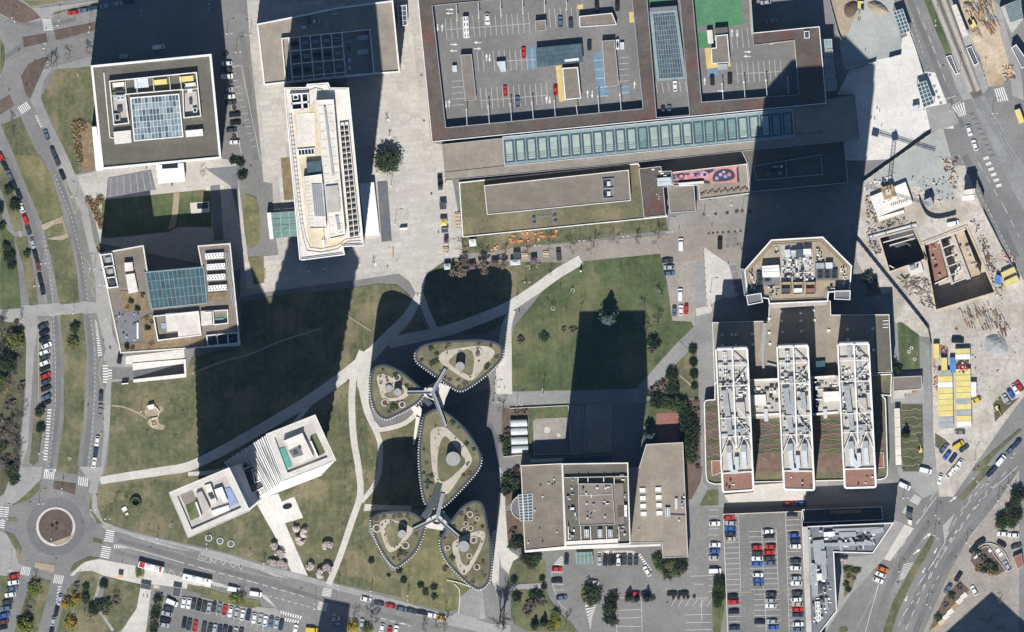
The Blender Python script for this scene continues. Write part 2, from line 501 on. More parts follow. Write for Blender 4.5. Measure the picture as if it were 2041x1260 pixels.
# raised pavements first, then lawns, then paths over lawns
surf('pavement', 'pavement', A1('0,0 240,60 330,155 180,182 90,160 0,112'), .12, 'pavement wedge beside the upper corner roundabout')
surf('pavement', 'pavement', A1('340,60 790,0 800,12 480,95 410,135 405,155 330,155 250,58'), .12, 'pavement along the top street beside the parked cars')
surf('pavement', 'asphalt_pale', A1('475,505 720,440 720,520 560,545 400,545 340,640 320,770 390,950 520,1200 660,1600 640,1620 480,1260 330,990 235,780 370,480'), .12, 'pale footway curving between boulevard and lawn')
surf('pavement', 'pavement', B1('420,0 540,0 600,150 680,360 740,680 790,760 860,1060 870,1260 760,1260 750,1000 700,720 640,450 510,190'), .12, 'pavement along the boulevard east kerb')
surf('pavement', 'pavement', C1('760,0 870,0 880,170 950,340 1040,420 1040,440 860,440 810,380 830,300 770,60'), .12, 'pavement beside the terraced office block')
surf('pavement', 'pavement', C1('850,530 1040,540 880,560 875,740 850,1000 810,1260 790,1260 815,960 818,640'), .12, 'footway strip beside the playground lawn')
surf('pavement', 'pavement', PX('0,345 12,375 32,440 44,500 60,610 75,612 62,560 50,500 36,430 14,362 0,325'), .12, 'footpath behind the western parked cars')
surf('pavement', 'pavement', PX('0,612 170,600 215,606 215,622 165,626 75,630 78,640 68,700 62,800 55,890 40,940 0,1000 0,985 28,940 42,880 50,800 52,700 46,650 0,640'), .12, 'footway through the wooded strip')
surf('pavement', 'pavement', D1('600,0 790,0 780,60 745,140 740,270 780,370 860,450 1000,500 1604,640 1604,665 1240,580 900,500 800,480 690,380 665,230 690,120'), .12, 'pavement bending round the roundabout')
surf('pavement', 'pavement', D2('0,620 200,665 420,735 680,800 930,868 1130,920 1604,1045 1604,1085 1300,1010 1000,930 700,850 340,760 0,668'), .12, 'pavement along the avenue below the park')
surf('pavement', 'pavement', D3('0,1030 280,1105 380,1140 420,1110 440,1105 440,1000 620,960 640,1160 560,1160 700,1200 830,1205 830,1260 600,1260 300,1195 0,1085'), .12, 'pavement beside the flower tower driveway')
surf('pavement', 'path_concrete', D1('530,830 640,720 760,705 1060,760 1380,840 1604,900 1604,975 1420,930 1200,900 1040,890 790,830 690,800 590,800 560,830'), .12, 'pale pavement with bus stop beside the avenue')
surf('pavement', 'pavement', D2('0,915 130,960 440,1070 580,1080 610,1110 600,1200 570,1150 440,1110 0,1005'), .12, 'pavement between avenue and car park')
surf('pavement', 'pavement', D1('0,490 60,520 130,640 140,740 165,740 150,790 60,810 0,900'), .12, 'pavement wedge below the roundabout west arm')
surf('pavement', 'pavement', D1('0,0 320,0 310,100 250,200 100,290 0,300'), .12, 'pavement above the roundabout west arm')

PLAZA = PX('492,0 500,110 510,200 520,300 525,362 543,366 547,460 556,508 480,515 478,592 545,580 700,560 795,545 815,560 838,600 852,545 885,520 1000,506 1000,470 922,474 890,290 859,284 833,-5')
surf('plaza', 'plaza', PLAZA, .10, 'pale slab plaza between the tall slab tower and the mall')
surf('promenade', 'promenade', PX('885,520 905,503 1335,468 1420,440 1480,470 1480,520 1400,520 1165,522 1000,526'), .115, 'tree lined promenade below the green roof')
surf('plaza', 'paving_grey', PX('1330,432 1390,420 1385,385 1690,360 1720,365 1708,470 1716,510 1765,560 1780,640 1425,650 1410,640 1405,500 1335,500'), .10, 'grey paved square around the octagonal tower')
surf('plaza', 'path_concrete', B4('800,720 990,850 1025,960 1080,1110 940,1120 870,1160 860,1230 740,1260 735,1200 820,1180'), .13, 'pale triangular paving beside the octagonal tower')
surf('plaza', 'plaza', PX('150,350 205,338 442,316 470,320 480,400 495,520 470,540 200,485 190,440'), .10, 'slab forecourt between the two square offices')
surf('plaza', 'plaza_white', A5('500,470 690,430 700,300 780,260 880,580 960,820 880,1030 600,1250 400,1260 410,1100 440,950 460,480 290,545 240,540'), .10, 'bright white square beside the tram road')
surf('plaza', 'plaza_white', A5('290,545 500,465 470,700 440,950 400,1260 240,1260 240,1105 368,1085 330,740 190,745'), .10, 'bright paving in the tower shade beside the mall')
surf('pavement', 'plaza_white', A5('730,250 770,245 800,330 870,560 960,570 1060,830 1110,1010 930,1010 880,1030 960,820 890,635 880,580 800,420'), .12, 'slab footway with dark squares along the tram road')
for i, y in enumerate(range(0, 9)):
    p = A5.one(868 + i * 17, 455 + i * 44)
    if i != 4: surf('paving_slab', 'paving_patch', rect(p[0], p[1], 5.5, 5, -70), .145, 'dark square inset in the tram road footway', cat='paving')
surf('ground_gravel', 'site_gravel', A5('150,0 360,0 640,0 640,130 690,300 700,420 600,445 290,545 240,520 200,300'), .06, 'grey gravel heap ground behind the mall', cat='gravel')
surf('ground_gravel', 'dirt', A5('130,0 370,0 340,110 300,200 250,330 200,250'), .075, 'tan sandy patch beside the gravel', cat='gravel')
surf('building_site', 'site_ground', PX('1720,362 1857,264 1880,256 1900,330 1922,330 1955,410 2041,560 2041,790 2000,845 1900,990 1872,990 1860,860 1857,690 1845,640 1712,515 1704,470'), .05, 'pale bare ground of the building site', holes=[PIT_W, PIT_E], cat='site')
surf('site_gravel', 'site_gravel', PX('1740,350 1857,268 1882,262 1895,340 1905,400 1850,390 1832,370 1800,375 1745,370'), .07, 'blue grey gravel yard of the building site', cat='gravel')
surf('pavement', 'site_ground', PX('1703,476 1708,520 1722,545 1745,550 1757,585 1776,584 1780,640 1830,670 1857,672 1848,652 1770,554'), .12, 'tan walkway along the site hoarding', cat='pavement')
surf('sand', 'sand', N4('520,0 940,0 1000,260 1050,500 1140,780 1060,1075 880,1085 770,700 640,520 660,380 560,180'), .07, 'tan sand yard beside the tram stop', cat='sand')
surf('pavement', 'pavement', N4('940,0 1020,60 1100,340 1175,600 1290,900 1329,1260 1180,1200 1140,780 1050,500 1000,260'), .09, 'pavement beyond the sand yard')
surf('tram_track', 'ballast', N4('165,0 385,0 815,1185 690,1240'), .05, 'ballast bed of the double tram track', cat='track')
surf('tram_track', 'asphalt_pale', PX('1935,198 1963,190 2041,330 2041,420 2020,380'), .05, 'paved tram track below the stop', cat='track')
surf('lawn', 'lawn_lush', N4('75,0 165,0 420,640 350,690 200,330'), .14, 'narrow grass verge beside the tram track')
surf('pavement', 'pavement', N4('350,700 430,650 690,1240 560,1260 480,1100 360,760'), .13, 'tram stop platform beside the road')
surf('pavement', 'pavement', N4('385,0 480,0 690,540 780,800 880,1100 815,1185 600,600'), .13, 'tram platform under the cream shelter')
surf('pavement', 'pavement', PX('1845,215 1895,205 1912,245 1880,258 1855,262'), .115, 'striped paving by the glass stair shelter')
surf('gravel_parking', 'gravel_park', PX('1316,512 1385,505 1388,560 1384,650 1340,642 1330,560'), .04, 'gravel car park beside the lawn', cat='parking')
surf('pavement', 'pavement', D5('640,0 960,0 950,190 840,240 660,80'), .03, 'pavement at the side street mouth')
surf('pavement', 'path_concrete', D5('700,440 770,470 590,720 540,705'), .13, 'pale traffic island beside the main road')
surf('pavement', 'pavement', D5('625,400 700,440 540,705 300,960 180,1130 100,1260 0,1260 50,1250 180,1110 170,690 460,670'), .12, 'brownish pavement beside the ducted roof building')
surf('pavement', 'gravel_park', D5('1572,20 1420,250 1200,520 1040,800 900,1120 840,1260 1572,1260'), .11, 'pale paved yard below the main road')
surf('road', 'asphalt_pale', PX('985,782 1265,775 1290,742 1385,645 1400,600 1425,650 1425,700 1380,697 1290,795 1285,802 985,808'), .02, 'pale service road below the east lawn')
surf('road', 'asphalt_pale', PX('1385,500 1408,500 1412,640 1425,660 1424,760 1403,800 1400,960 1440,1000 1440,1012 1360,1010 1385,960 1392,800 1385,690'), .025, 'service lane between hotel and terraced offices')
surf('road', 'asphalt_pale', PX('1778,640 1852,690 1860,860 1872,990 1800,960 1790,800 1778,742'), .02, 'lane beside the terraced offices')
surf('road', 'asphalt_pale', PX('1432,962 1780,955 1790,1000 1432,1012'), .02, 'concrete forecourt below the terraced offices')
surf('road', 'asphalt_dark', C3('345,770 480,690 690,600 660,860 720,900 760,1000 770,1260 430,1260 620,1180'), .015, 'paved lane between the flower towers, coloured dark for their shade', cat='road')  # tower shade put into the colour; the paving itself is lighter

# lawns
def lawn(poly, mt='lawn', label='', z=.15):
    o = surf('lawn', mt, poly, z, label)
    if len(poly) < 60: MB().ring(poly, .8, -.02, z + .05).build('kerb', M['kerb_stone'], o)
    return o
lawn(A1('0,300 35,360 47,430 40,500 0,610'), 'lawn_lush', 'grass island of the upper corner roundabout')
lawn(A1('170,0 560,0 520,10 245,58'), 'lawn', 'grass patch at the top edge above the crossing')
surf('planting', 'mulch', A1('0,0 130,0 245,70 320,140 180,185 90,155 0,105'), .15, 'brown planting bed above the roundabout')
lawn(A1('400,130 420,95 790,5 790,20 560,80 480,105'), 'lawn_dry', 'thin verge behind the kerbside cars at the top')
surf('planting', 'planting_red', A1('175,295 360,265 375,330 190,372'), .15, 'short red brown median bed by the crossing')
surf('planting', 'planting_red', A1('425,240 770,172 740,240 440,315'), .15, 'long red brown median bed')
surf('planting', 'planting_red', A1('165,600 220,510 330,455 380,450 235,775 200,740'), .15, 'red brown bed at the roundabout footway')
surf('planting', 'mulch', A1('0,790 75,745 110,830 0,905'), .15, 'brown median tip beside the zebra crossing')
lawn(A1('440,545 600,535 720,520 740,980 690,980 610,960 590,1000 620,1260 545,1260 320,775'), 'lawn', 'lawn beside the white rimmed office')
lawn(B1('530,0 630,0 650,130 590,150'), 'lawn', 'lawn tip beside the reed bed')
surf('planting', 'planting_tan', A1('580,980 690,960 740,1000 760,1260 620,1260') , .17, 'tan reed bed along the office wall')
surf('planting', 'planting_tan', B1('625,0 740,0 740,110 660,140'), .17, 'lower end of the tan reed bed')
lawn(A1('10,985 160,920 240,1110 320,1260 130,1260'), 'lawn', 'upper tip of the boulevard median lawn')
lawn(B1('110,0 315,0 400,160 495,470 330,540 250,350'), 'lawn_dry', 'boulevard median lawn above the worn crossing path')
lawn(B1('345,590 420,550 490,535 520,610 365,650'), 'lawn_dry', 'small median lawn between worn paths')
lawn(B1('365,660 490,665 545,640 600,900 625,1155 470,1170 420,900'), 'lawn', 'median lawn above the boulevard crossing')
surf('path', 'dirt', B1('325,545 490,475 525,610 545,640 480,668 360,655 420,640 510,620 490,530 420,545 345,590'), .145, 'worn earth tracks across the median')
lawn(C1('475,35 650,18 680,350 655,850 600,1260 440,1260 500,860 500,500'), 'lawn', 'long boulevard median lawn beside the diagonal parking')
lawn(D1('440,0 600,0 590,62 435,40'), 'lawn', 'lower end of the boulevard median')
surf('planting', 'planting_red', D1('410,110 580,130 570,215 480,185 405,170'), .15, 'red brown bed above the roundabout')
lawn(B1('0,30 60,160 120,330 160,470 180,590 110,600 60,430 20,300 0,260'), 'lawn', 'grass verge behind the western parked cars')
lawn(B1('110,640 210,640 260,900 300,1170 232,1180 180,860'), 'lawn', 'grass verge beside the lower western cars')
lawn(B1('0,380 30,560 110,640 150,1000 165,1200 0,1210'), 'lawn_lush', 'park lawn at the far edge')
surf('scrub', 'scrub', C1('0,80 180,100 205,240 200,560 170,900 110,1260 0,1260'), .14, 'scrubby ground of the wooded strip', cat='undergrowth')
surf('scrub', 'scrub', PX('0,940 25,935 8,985 0,990'), .145, 'scrubby tip of the wooded strip', cat='undergrowth')
lawn(C1('270,770 345,755 340,900 300,1190 262,1215 232,1190'), 'lawn', 'narrow verge below the diagonal parking')
lawn(D1('315,95 300,175 230,250 100,298 90,290 150,255 240,170'), 'lawn', 'curved verge above the roundabout')
lawn(D1('50,385 120,392 135,412 120,428 60,412'), 'lawn', 'small splitter island on the roundabout west arm')
lawn(D1('40,495 110,520 165,620 160,715 130,700 120,640'), 'lawn', 'verge below the roundabout west arm')
surf('planting', 'dirt', D1('270,725 415,750 410,810 255,770'), .15, 'bare splitter bed below the roundabout')
lawn(D1('530,800 560,740 680,685 755,695 640,730 560,790'), 'lawn_dry', 'curved verge at the roundabout exit')
lawn(D1('710,540 780,562 780,590 705,572'), 'lawn', 'grass splitter on the avenue arm')
lawn(D1('670,205 695,200 700,340 790,450 740,430 680,330'), 'lawn', 'sliver of grass between ring and footway')
lawn(D1('240,830 385,875 360,1000 285,1260 110,1260 180,1050'), 'lawn', 'lower median lawn with yellow shrubs')
lawn(D1('0,830 70,840 50,960 0,1100'), 'lawn', 'grass corner beside the red car')
lawn(D1('575,880 620,800 700,795 785,830 740,1020 780,1120 960,1200 900,1260 430,1260 470,1110 490,1000 545,900'), 'lawn', 'park corner below the bus stop')
lawn(D1('800,840 1050,895 1070,900 1040,1080 910,1250 860,1250 740,1110 790,960'), 'lawn', 'park lawn with dark evergreens')
lawn(D1('1190,980 1250,990 1230,1080 1190,1260 1110,1260'), 'lawn', 'hedge strip beside the car park')
surf('path', 'path_concrete', D1('1070,920 1150,935 1130,1100 1110,1260 920,1260 1040,1080'), .16, 'pale garden path beside the car park')
surf('path', 'pavement', ribbon(D1('770,830 740,960 725,1040 800,1160 860,1250'), 6), .165, 'thin path through the corner park')
lawn(D2('0,905 150,960 440,1020 465,1065 380,1080 0,995'), 'lawn_dry', 'verge island between the parked vans and car park')
lawn(D1('1430,895 1604,925 1604,990 1420,940'), 'lawn', 'verge beside the second bus')

# the big park lawns
PARK = PX('222,762 368,752 382,712 479,690 484,602 545,590 700,574 756,566 792,568 818,590 800,640 762,672 745,690 742,730 736,780 742,840 756,862 800,850 838,830 832,900 838,1000 848,1014 760,1020 738,1035 734,1060 780,1140 820,1135 860,1075 876,1090 905,1150 905,1215 840,1200 640,1156 560,1132 430,1096 300,1068 240,1052 205,1040 194,1010 192,985 205,960 210,940 218,880')
lawn(PARK, 'lawn', 'large park lawn crossed by pale paths around the split tower')
lawn(D3('0,760 180,440 290,470 290,620 380,780 540,920 440,1000 440,1090 340,1105 0,1025'), 'lawn_dry', 'dry lawn below the flower towers', z=.16)
lawn(PX('845,590 850,545 885,524 1000,522 1120,524 1100,548 1060,582 1000,614 900,648 858,660'), 'lawn', 'wedge lawn below the food stalls')
lawn(PX('822,614 856,662 800,678 776,680 800,652'), 'lawn', 'small triangle of lawn between paths')
lawn(C3('480,165 830,10 840,40 760,120 700,170 500,182'), 'lawn', 'thin lens of lawn between paths')
lawn(PX('1022,780 1016,690 1026,650 1085,578 1165,521 1316,506 1328,560 1340,640 1378,642 1382,652 1345,688 1292,748 1268,775'), 'lawn_lush', 'wide green lawn with the dark spruce')
lawn(B3('470,640 1654,525 1690,600 1654,640 1300,680 900,720 700,760 480,770'), 'lawn', 'grass strip with orange deck chairs')
lawn(B4('0,530 500,485 515,590 200,620 0,640'), 'lawn', 'grass strip below the green roof')
lawn(B1('800,350 1600,270 1660,290 1660,560 1400,560 1330,600 840,650 800,640'), 'lawn_lush', 'shaded lawn between the two square offices')
surf('path', 'dirt', B1('1365,290 1410,285 1400,430 1370,570 1320,580 1350,450'), .17, 'worn track across the shaded lawn')
lawn(spline(B2('340,320 390,315 440,340 460,480 465,640 430,710 370,715 340,560'), 4), 'lawn_dry', 'oval turning island lawn')
lawn(B2('370,800 495,795 500,1000 420,1010'), 'lawn_dry', 'patch of dry grass beside the slab plaza')
lawn(C3('1000,760 1310,745 1310,835 1060,845 1040,860 1040,1120 1000,1120'), 'lawn_lush', 'grass around the sunken garden court')
surf('planting', 'mulch', C3('790,770 1000,770 1000,850 850,850 850,1110 800,1130 790,1000'), .15, 'brown garden bed beside the white sheds')
lawn(C4('345,715 400,690 650,690 660,800 600,800 440,800 420,880 430,1010 330,1020'), 'lawn_lush', 'garden lawn beside the red court')
surf('planting', 'mulch', C4('660,700 770,700 775,1260 650,1260 740,1000 660,860'), .15, 'brown bed beside the service lane')
surf('planting', 'mulch', D4('640,0 765,0 750,120 680,250 655,250'), .15, 'lower brown bed beside the service lane')
lawn(C4('540,460 690,310 740,320 760,690 400,690 350,660 420,600'), 'lawn', 'shrub triangle beside the service road')
lawn(D4('800,180 885,180 885,295 740,300'), 'lawn', 'small grass wedge by the parking bay')
lawn(spline(D4('400,670 450,660 640,690 655,740 630,800 560,845 470,830 400,770 380,710'), 4), 'lawn_lush', 'rounded shrub island at the hotel forecourt')
lawn(D3('850,720 900,690 1060,680 1100,750 1090,880 830,895 820,800'), 'lawn', 'grass patch beside the hotel corner')
lawn(D3('830,940 1100,930 1130,1010 1200,1110 1300,1200 1340,1260 960,1255 860,1200 835,1150'), 'lawn_lush', 'shrubby lawn below the hotel drive')
surf('planting', 'mulch', D3('785,70 830,20 910,0 915,200 850,270 800,300'), .15, 'hotel bed above the round bay')
surf('planting', 'mulch', D3('800,345 840,340 920,420 935,620 860,630 810,580'), .15, 'hotel bed below the round bay')
lawn(circle(*D3.one(1440, 975), 19.5), 'lawn_lush', 'round planted island in the hotel drive')
lawn(D4('100,980 115,1000 105,1190 60,1200 10,1170 30,1080'), 'lawn_lush', 'shrub strip at the hotel car park corner')
lawn(D4('850,860 930,850 945,1000 900,1260 845,1260 835,960'), 'lawn_lush', 'hedge strip beside the parking deck')
lawn(C5('665,90 700,90 835,190 840,460 680,470'), 'lawn_lush', 'small green lawn with white rings')
lawn(C5('960,960 1040,1010 1080,1050 990,1085 960,1060'), 'lawn', 'grass wedge at the site entrance')
lawn(C5('1415,730 1470,665 1500,730 1620,680 1500,800 1430,870'), 'scrub', 'weedy wedge beside the yellow digger')
lawn(D5('230,740 380,770 330,840 300,930 240,1000'), 'lawn', 'stepped shrub bed beside the ducted roof')
lawn(C5('1250,1250 1400,1110 1620,925 1640,935 1430,1130 1330,1260'), 'lawn', 'long grass median of the main road')
lawn(D5('1325,0 1390,0 1240,150 1140,265 1110,240 1190,140'), 'lawn', 'grass tip of the main road median')
lawn(D5('890,540 920,525 925,560 860,690 720,950 640,1130 600,1260 535,1260 610,1030 720,830 830,640'), 'lawn', 'curved grass median of the main road')
lawn(D5('200,1230 250,1215 270,1240 240,1290 190,1290'), 'lawn', 'grass tip at the lower edge')
lawn(PX('1724,560 1748,553 1757,586 1735,590'), 'lawn', 'small grass patch with a sapling below the hoarding')
surf('planting', 'mulch', D5('1215,650 1300,590 1400,680 1470,790 1400,830 1260,800 1200,720'), .25, 'mixed planting bed in the paved yard')
surf('planting', 'mulch', D5('1120,870 1190,940 1090,1050 960,1190 880,1255 1000,1000'), .25, 'planted strip with timber terraces')

# paths over lawns
def path(pts, w0, w1, label, mt='path_concrete', sub=6):
    return surf('path', mt, ribbon(pts, w0, w1, sub), .18, label)
path(PX('200,958 250,950 330,938 375,930 440,900 560,832 640,782 700,738 740,704'), 15, 24, 'main pale path running up the park to the towers')
path(PX('375,945 440,938 520,905 580,850 640,782 680,752'), 8, 8, 'thin path behind the split tower')
path(PX('735,712 775,670 805,640 826,608 836,585'), 26, 14, 'pale path from the flower towers to the plaza')
path(PX('838,585 846,612 858,640 872,668'), 13, 15, 'short pale path from the plaza to the first flower tower')
path(PX('775,684 830,672 900,656 1000,618 1060,582 1112,545 1158,518'), 22, 20, 'pale path from the flower towers to the promenade')
path(PX('1022,618 1010,650 1006,700 1003,785'), 12, 36, 'pale path widening beside the green lawn')
path(PX('722,700 706,745 701,800 705,874 714,930 718,985 701,1040 676,1113 655,1165'), 14, 12, 'long pale path down to the avenue')
path(PX('720,770 731,820 750,861 758,889 756,937 745,969 720,1000'), 12, 9, 'pale side path round the lens of lawn')
surf('path', 'path_concrete', PX('746,686 742,720 735,760 735,805 745,836 760,855 752,868 735,835 722,790 712,770 712,735 722,712'), .185, 'pale paving widening beside the second flower tower')
surf('path', 'path_concrete', ribbon(PX('752,858 790,850 815,838 838,815'), 9, 10), .19, 'curved pale ramp under the second flower tower')
surf('path', 'path_concrete', D2('1250,285 1310,290 1604,300 1604,345 1380,330 1240,340'), .19, 'pale link path above the fourth flower tower')
surf('path', 'dirt', ribbon(PX('382,745 440,722 500,705 560,680 640,655'), 4, 3), .19, 'reddish worn track across the shaded lawn')
surf('path', 'dirt', ribbon(C1('875,742 960,752 1040,780 1110,815 1150,840'), 2.6, 4), .19, 'thin sandy track to the playground')
surf('path', 'dirt', spline(C1('1150,740 1205,730 1230,760 1270,745 1280,780 1240,820 1250,880 1290,900 1280,930 1240,930 1180,910 1160,860 1200,830 1140,820'), 4), .195, 'sandy play area in the lawn')
surf('path', 'dirt', ribbon(C4('600,500 650,540 700,585'), 3), .19, 'earth track through the shrub triangle')
surf('path', 'dirt', ribbon(C2('1145,30 1200,70 1340,160'), 2.2), .19, 'faint worn line across the lawn')
surf('forecourt', 'plaza_white', D2('385,262 590,205 618,268 712,230 780,390 642,432 815,832 690,800 560,520 430,290'), .21, 'bright white entrance walk of the split tower', cat='walk')
surf('path', 'path_concrete', D3('690,500 720,480 750,620 740,900 715,950 690,880'), .19, 'bright strip beside the fifth flower tower')
surf('path', 'path_concrete', D3('745,0 780,60 790,300 810,580 830,640 900,690 850,730 820,820 760,760 740,620 720,480 735,300'), .1, 'pale footway beside the hotel')
surf('road', 'asphalt_pale', D3('430,905 520,915 560,940 620,930 600,1100 590,1160 440,1120 445,1000'), .02, 'garage drive below the fifth flower tower')
surf('path', 'pavement', D3('825,900 1095,885 1100,925 825,940'), .155, 'short footway to the hotel')

# roundabout
RC = (111, 1050)
surf('roundabout_apron', 'path_concrete', circle(*RC, 39, 48), .06, 'pale kerb ring of the lower roundabout', cat='roundabout')
surf('roundabout_island', 'planting_red', circle(*RC, 34, 48), .25, 'reddish planted island of the lower roundabout', cat='roundabout')
surf('roundabout_island', 'dirt', D1('390,580 555,520 530,560 480,590 430,602'), .27, 'bare crescent on the roundabout island', cat='roundabout')

# ramp cut behind the terraced office, and its walls
rw = thing('garage_ramp', 'white walled garage ramp sinking beside the boulevard crossing', 'ramp', *centre(RAMP))
b = MB(); q = orient(RAMP)
r4 = C1('1045,468 1440,415 1446,490 1047,535')
b.face([W(r4[0], 0), W(r4[3], 0), W(r4[2], -5), W(r4[1], -5)]).build('ramp_floor', M['asphalt_dark'], rw)
b = MB()
for a_, b_, za, zb in ((r4[0], r4[1], 0, -5), (r4[3], r4[2], 0, -5)):
    b.face([W(a_, za - .2), W(b_, zb - .2), W(b_, 0), W(a_, 0)])
b.face([W(r4[1], -5.2), W(r4[2], -5.2), W(r4[2], 0), W(r4[1], 0)])
b.build('ramp_wall', M['wall_pale'], rw)
for pts in ('1040,412 1440,378 1442,412 1044,466', '1046,537 1448,492 1462,520 1045,562', '1442,378 1458,378 1464,520 1448,490'):
    MB().prism(C1(pts), 0, .9).build('parapet', M['white_concrete'], rw)
surf('forecourt', 'plaza_white', C1('985,355 1445,300 1450,372 985,420'), .16, 'white terrace strip between office and ramp', cat='terrace')

# ---------------------------------------------------------------- slabs of the main plaza, each raised a little from its joint
root = bpy.data.objects['plaza']
sm = {}
for nm in ('slab', 'slab_warm', 'slab_cool'):
    sm[nm] = MB().box((0, 0, 0), (1, 1, 1)).mesh('slab', M[nm])
cells = []
ca, sa = math.cos(R(5.5)), math.sin(R(5.5))
LOWER = PX('792,552 838,600 850,545 885,522 885,470')
for i in range(-22, 30):
    for j in range(-2, 62):
        u, v = i * 21.0, j * 11.0
        x, y = 700 + u * ca + v * sa, 0 - u * sa + v * ca
        if all(inside(p, PLAZA) for p in rect(x, y, 22, 12, 5.5)):
            cells.append((x, y))
hid = [PX('566,175 695,175 725,490 603,519'), PX('512,48 783,0 797,144 526,170'), PX('532,424 593,424 593,476 532,476')]
cells = [c for c in cells if not any(inside(c, h) for h in hid)]
rnd.shuffle(cells)
zt = .10 + .0008 * 40
rest = MB()
for k, (x, y) in enumerate(cells):
    nm = rnd.choice(('slab', 'slab', 'slab_warm', 'slab_cool'))
    if k < 300:
        part(sm[nm], 'slab', root, W((x, y), .10) - ORG[root.name], R(5.5), (20.6 * S, 10.6 * S, .06 + rnd.uniform(0, .006)))
    else:
        p = W((x, y)); rest.box((p.x, p.y, .10), (20.6 * S, 10.6 * S, .06 + rnd.uniform(0, .006)), R(5.5))
if rest.v: rest.build('slab_field', M['slab'], root, kind='stuff')

# ---------------------------------------------------------------- painted markings
def stripes(q, n, duty=.5, name='zebra_crossing', mt='paint_white', label='', z=.03, across=True):
    b = MB()
    for i in range(n):
        t0, t1 = (i + (1 - duty) / 2) / n, (i + (1 + duty) / 2) / n
        if across: p = [bil(q, t0, 0), bil(q, t1, 0), bil(q, t1, 1), bil(q, t0, 1)]
        else: p = [bil(q, 0, t0), bil(q, 1, t0), bil(q, 1, t1), bil(q, 0, t1)]
        b.face([W(v, z) for v in orient(p)])
    return tag(b.build(name, M[mt]), label, 'marking', kind='structure')

def lines(segs, w, name, label, mt='paint_white', z=.026, dash=None):
    b = MB()
    for pts in segs:
        for p, q in zip(pts, pts[1:]):
            d = Vector((q[0] - p[0], q[1] - p[1])); L_ = d.length
            if L_ < .01: continue
            d /= L_
            n = Vector((-d.y, d.x)) * w / 2
            runs = [(0, L_)]
            if dash:
                runs = []; t = 0
                while t < L_: runs.append((t, min(L_, t + dash[0]))); t += dash[0] + dash[1]
            for t0, t1 in runs:
                a = Vector(p) + d * t0; c = Vector(p) + d * t1
                b.face([W(v, z) for v in orient([tuple(a + n), tuple(c + n), tuple(c - n), tuple(a - n)])])
    return tag(b.build(name, M[mt]), label, 'marking', kind='structure')

Z = stripes
Z(A1('330,150 400,150 420,240 345,245'), 6, .5, label='zebra crossing on the top street beside the median beds', across=False)
Z(A1('135,845 210,795 245,850 170,900'), 6, .5, label='zebra crossing near the upper corner roundabout')
Z(B1('375,1185 455,1185 465,1258 382,1258'), 5, .55, label='zebra crossing on the west boulevard lane')
Z(B1('655,1160 730,1155 745,1225 662,1235'), 5, .55, label='zebra crossing on the east boulevard lane')
Z(C1('385,0 455,0 465,35 390,40'), 5, .55, label='lower edge of the west boulevard crossing')
Z(C1('805,418 850,420 850,570 808,568'), 7, .5, label='zebra crossing at the garage ramp mouth', across=False)
Z(C1('850,455 878,455 878,540 850,540'), 4, .5, label='short zebra bars beside the ramp mouth', across=False)
Z(C1('350,1240 445,1240 440,1262 345,1262'), 5, .55, label='upper edge of the roundabout north crossing')
Z(D1('335,20 420,28 410,100 328,90'), 6, .5, label='zebra crossing above the roundabout on the west lane')
Z(D1('595,75 675,85 670,155 590,140'), 5, .5, label='zebra crossing above the roundabout on the east lane')
Z(D1('810,478 875,490 860,580 790,570'), 6, .5, label='upper zebra crossing on the avenue arm', across=False)
Z(D1('780,600 848,612 828,705 760,690'), 6, .5, label='lower zebra crossing on the avenue arm', across=False)
Z(D1('0,300 70,305 60,390 0,385'), 5, .5, label='upper zebra crossing on the west arm', across=False)
Z(D1('0,405 42,408 30,475 0,470'), 4, .5, label='lower zebra crossing on the west arm', across=False)
Z(D1('165,755 238,770 222,835 150,820'), 6, .5, label='zebra crossing below the roundabout on the west lane')
Z(D1('415,820 490,832 475,900 400,885'), 6, .5, label='zebra crossing below the roundabout on the east lane')
Z(D2('935,920 1000,930 990,995 920,985'), 6, .5, label='upper zebra crossing of the avenue', across=False)
Z(D2('900,1025 970,1040 955,1105 885,1090'), 6, .5, label='lower zebra crossing of the avenue', across=False)
Z(D2('605,1095 775,1140 765,1165 600,1120'), 9, .5, label='zebra bars at the car park mouth')
Z(D2('640,1150 755,1175 745,1195 630,1175'), 6, .5, label='second row of zebra bars at the car park mouth')
Z(D3('435,1120 580,1155 575,1180 425,1145'), 9, .5, label='upper zebra bars at the flower tower drive')
Z(D3('380,1155 595,1205 585,1230 370,1180'), 12, .5, label='lower zebra bars at the flower tower drive')
Z(D5('775,210 830,240 800,295 735,262'), 6, .5, label='upper zebra crossing at the side street', across=False)
Z(D5('705,305 765,335 740,375 680,350'), 5, .5, label='lower zebra crossing at the side street', across=False)
Z(A5('1090,840 1190,800 1205,900 1150,920'), 5, .5, label='zebra crossing of the tram road')
Z(A5('1420,700 1500,680 1540,790 1450,800'), 5, .5, label='zebra crossing beyond the tram track')
Z(A1('270,905 300,900 345,990 320,1005'), 6, .5, name='hatched_marking', label='hatched paint on the boulevard kerb', across=False)
Z(C1('745,60 760,90 805,350 770,360'), 15, .5, name='hatched_marking', label='long hatched wedge beside the terraced office', across=False)
Z(C1('375,765 405,765 370,1180 340,1175'), 18, .45, name='hatched_marking', label='hatched strip on the west boulevard lane', across=False)
Z(D1('870,590 920,595 1000,622 860,622'), 7, .5, name='hatched_marking', label='hatched nose behind the avenue splitter')
Z(D1('960,520 1100,545 1500,655 1300,620'), 24, .45, name='hatched_marking', label='hatched taper on the avenue kerb')
Z(D2('420,775 450,780 690,858 560,835'), 12, .45, name='hatched_marking', label='second hatched taper on the avenue kerb')
Z(D2('75,870 210,910 220,930 90,905'), 9, .5, name='hatched_marking', label='hatched bay between bus and white van')
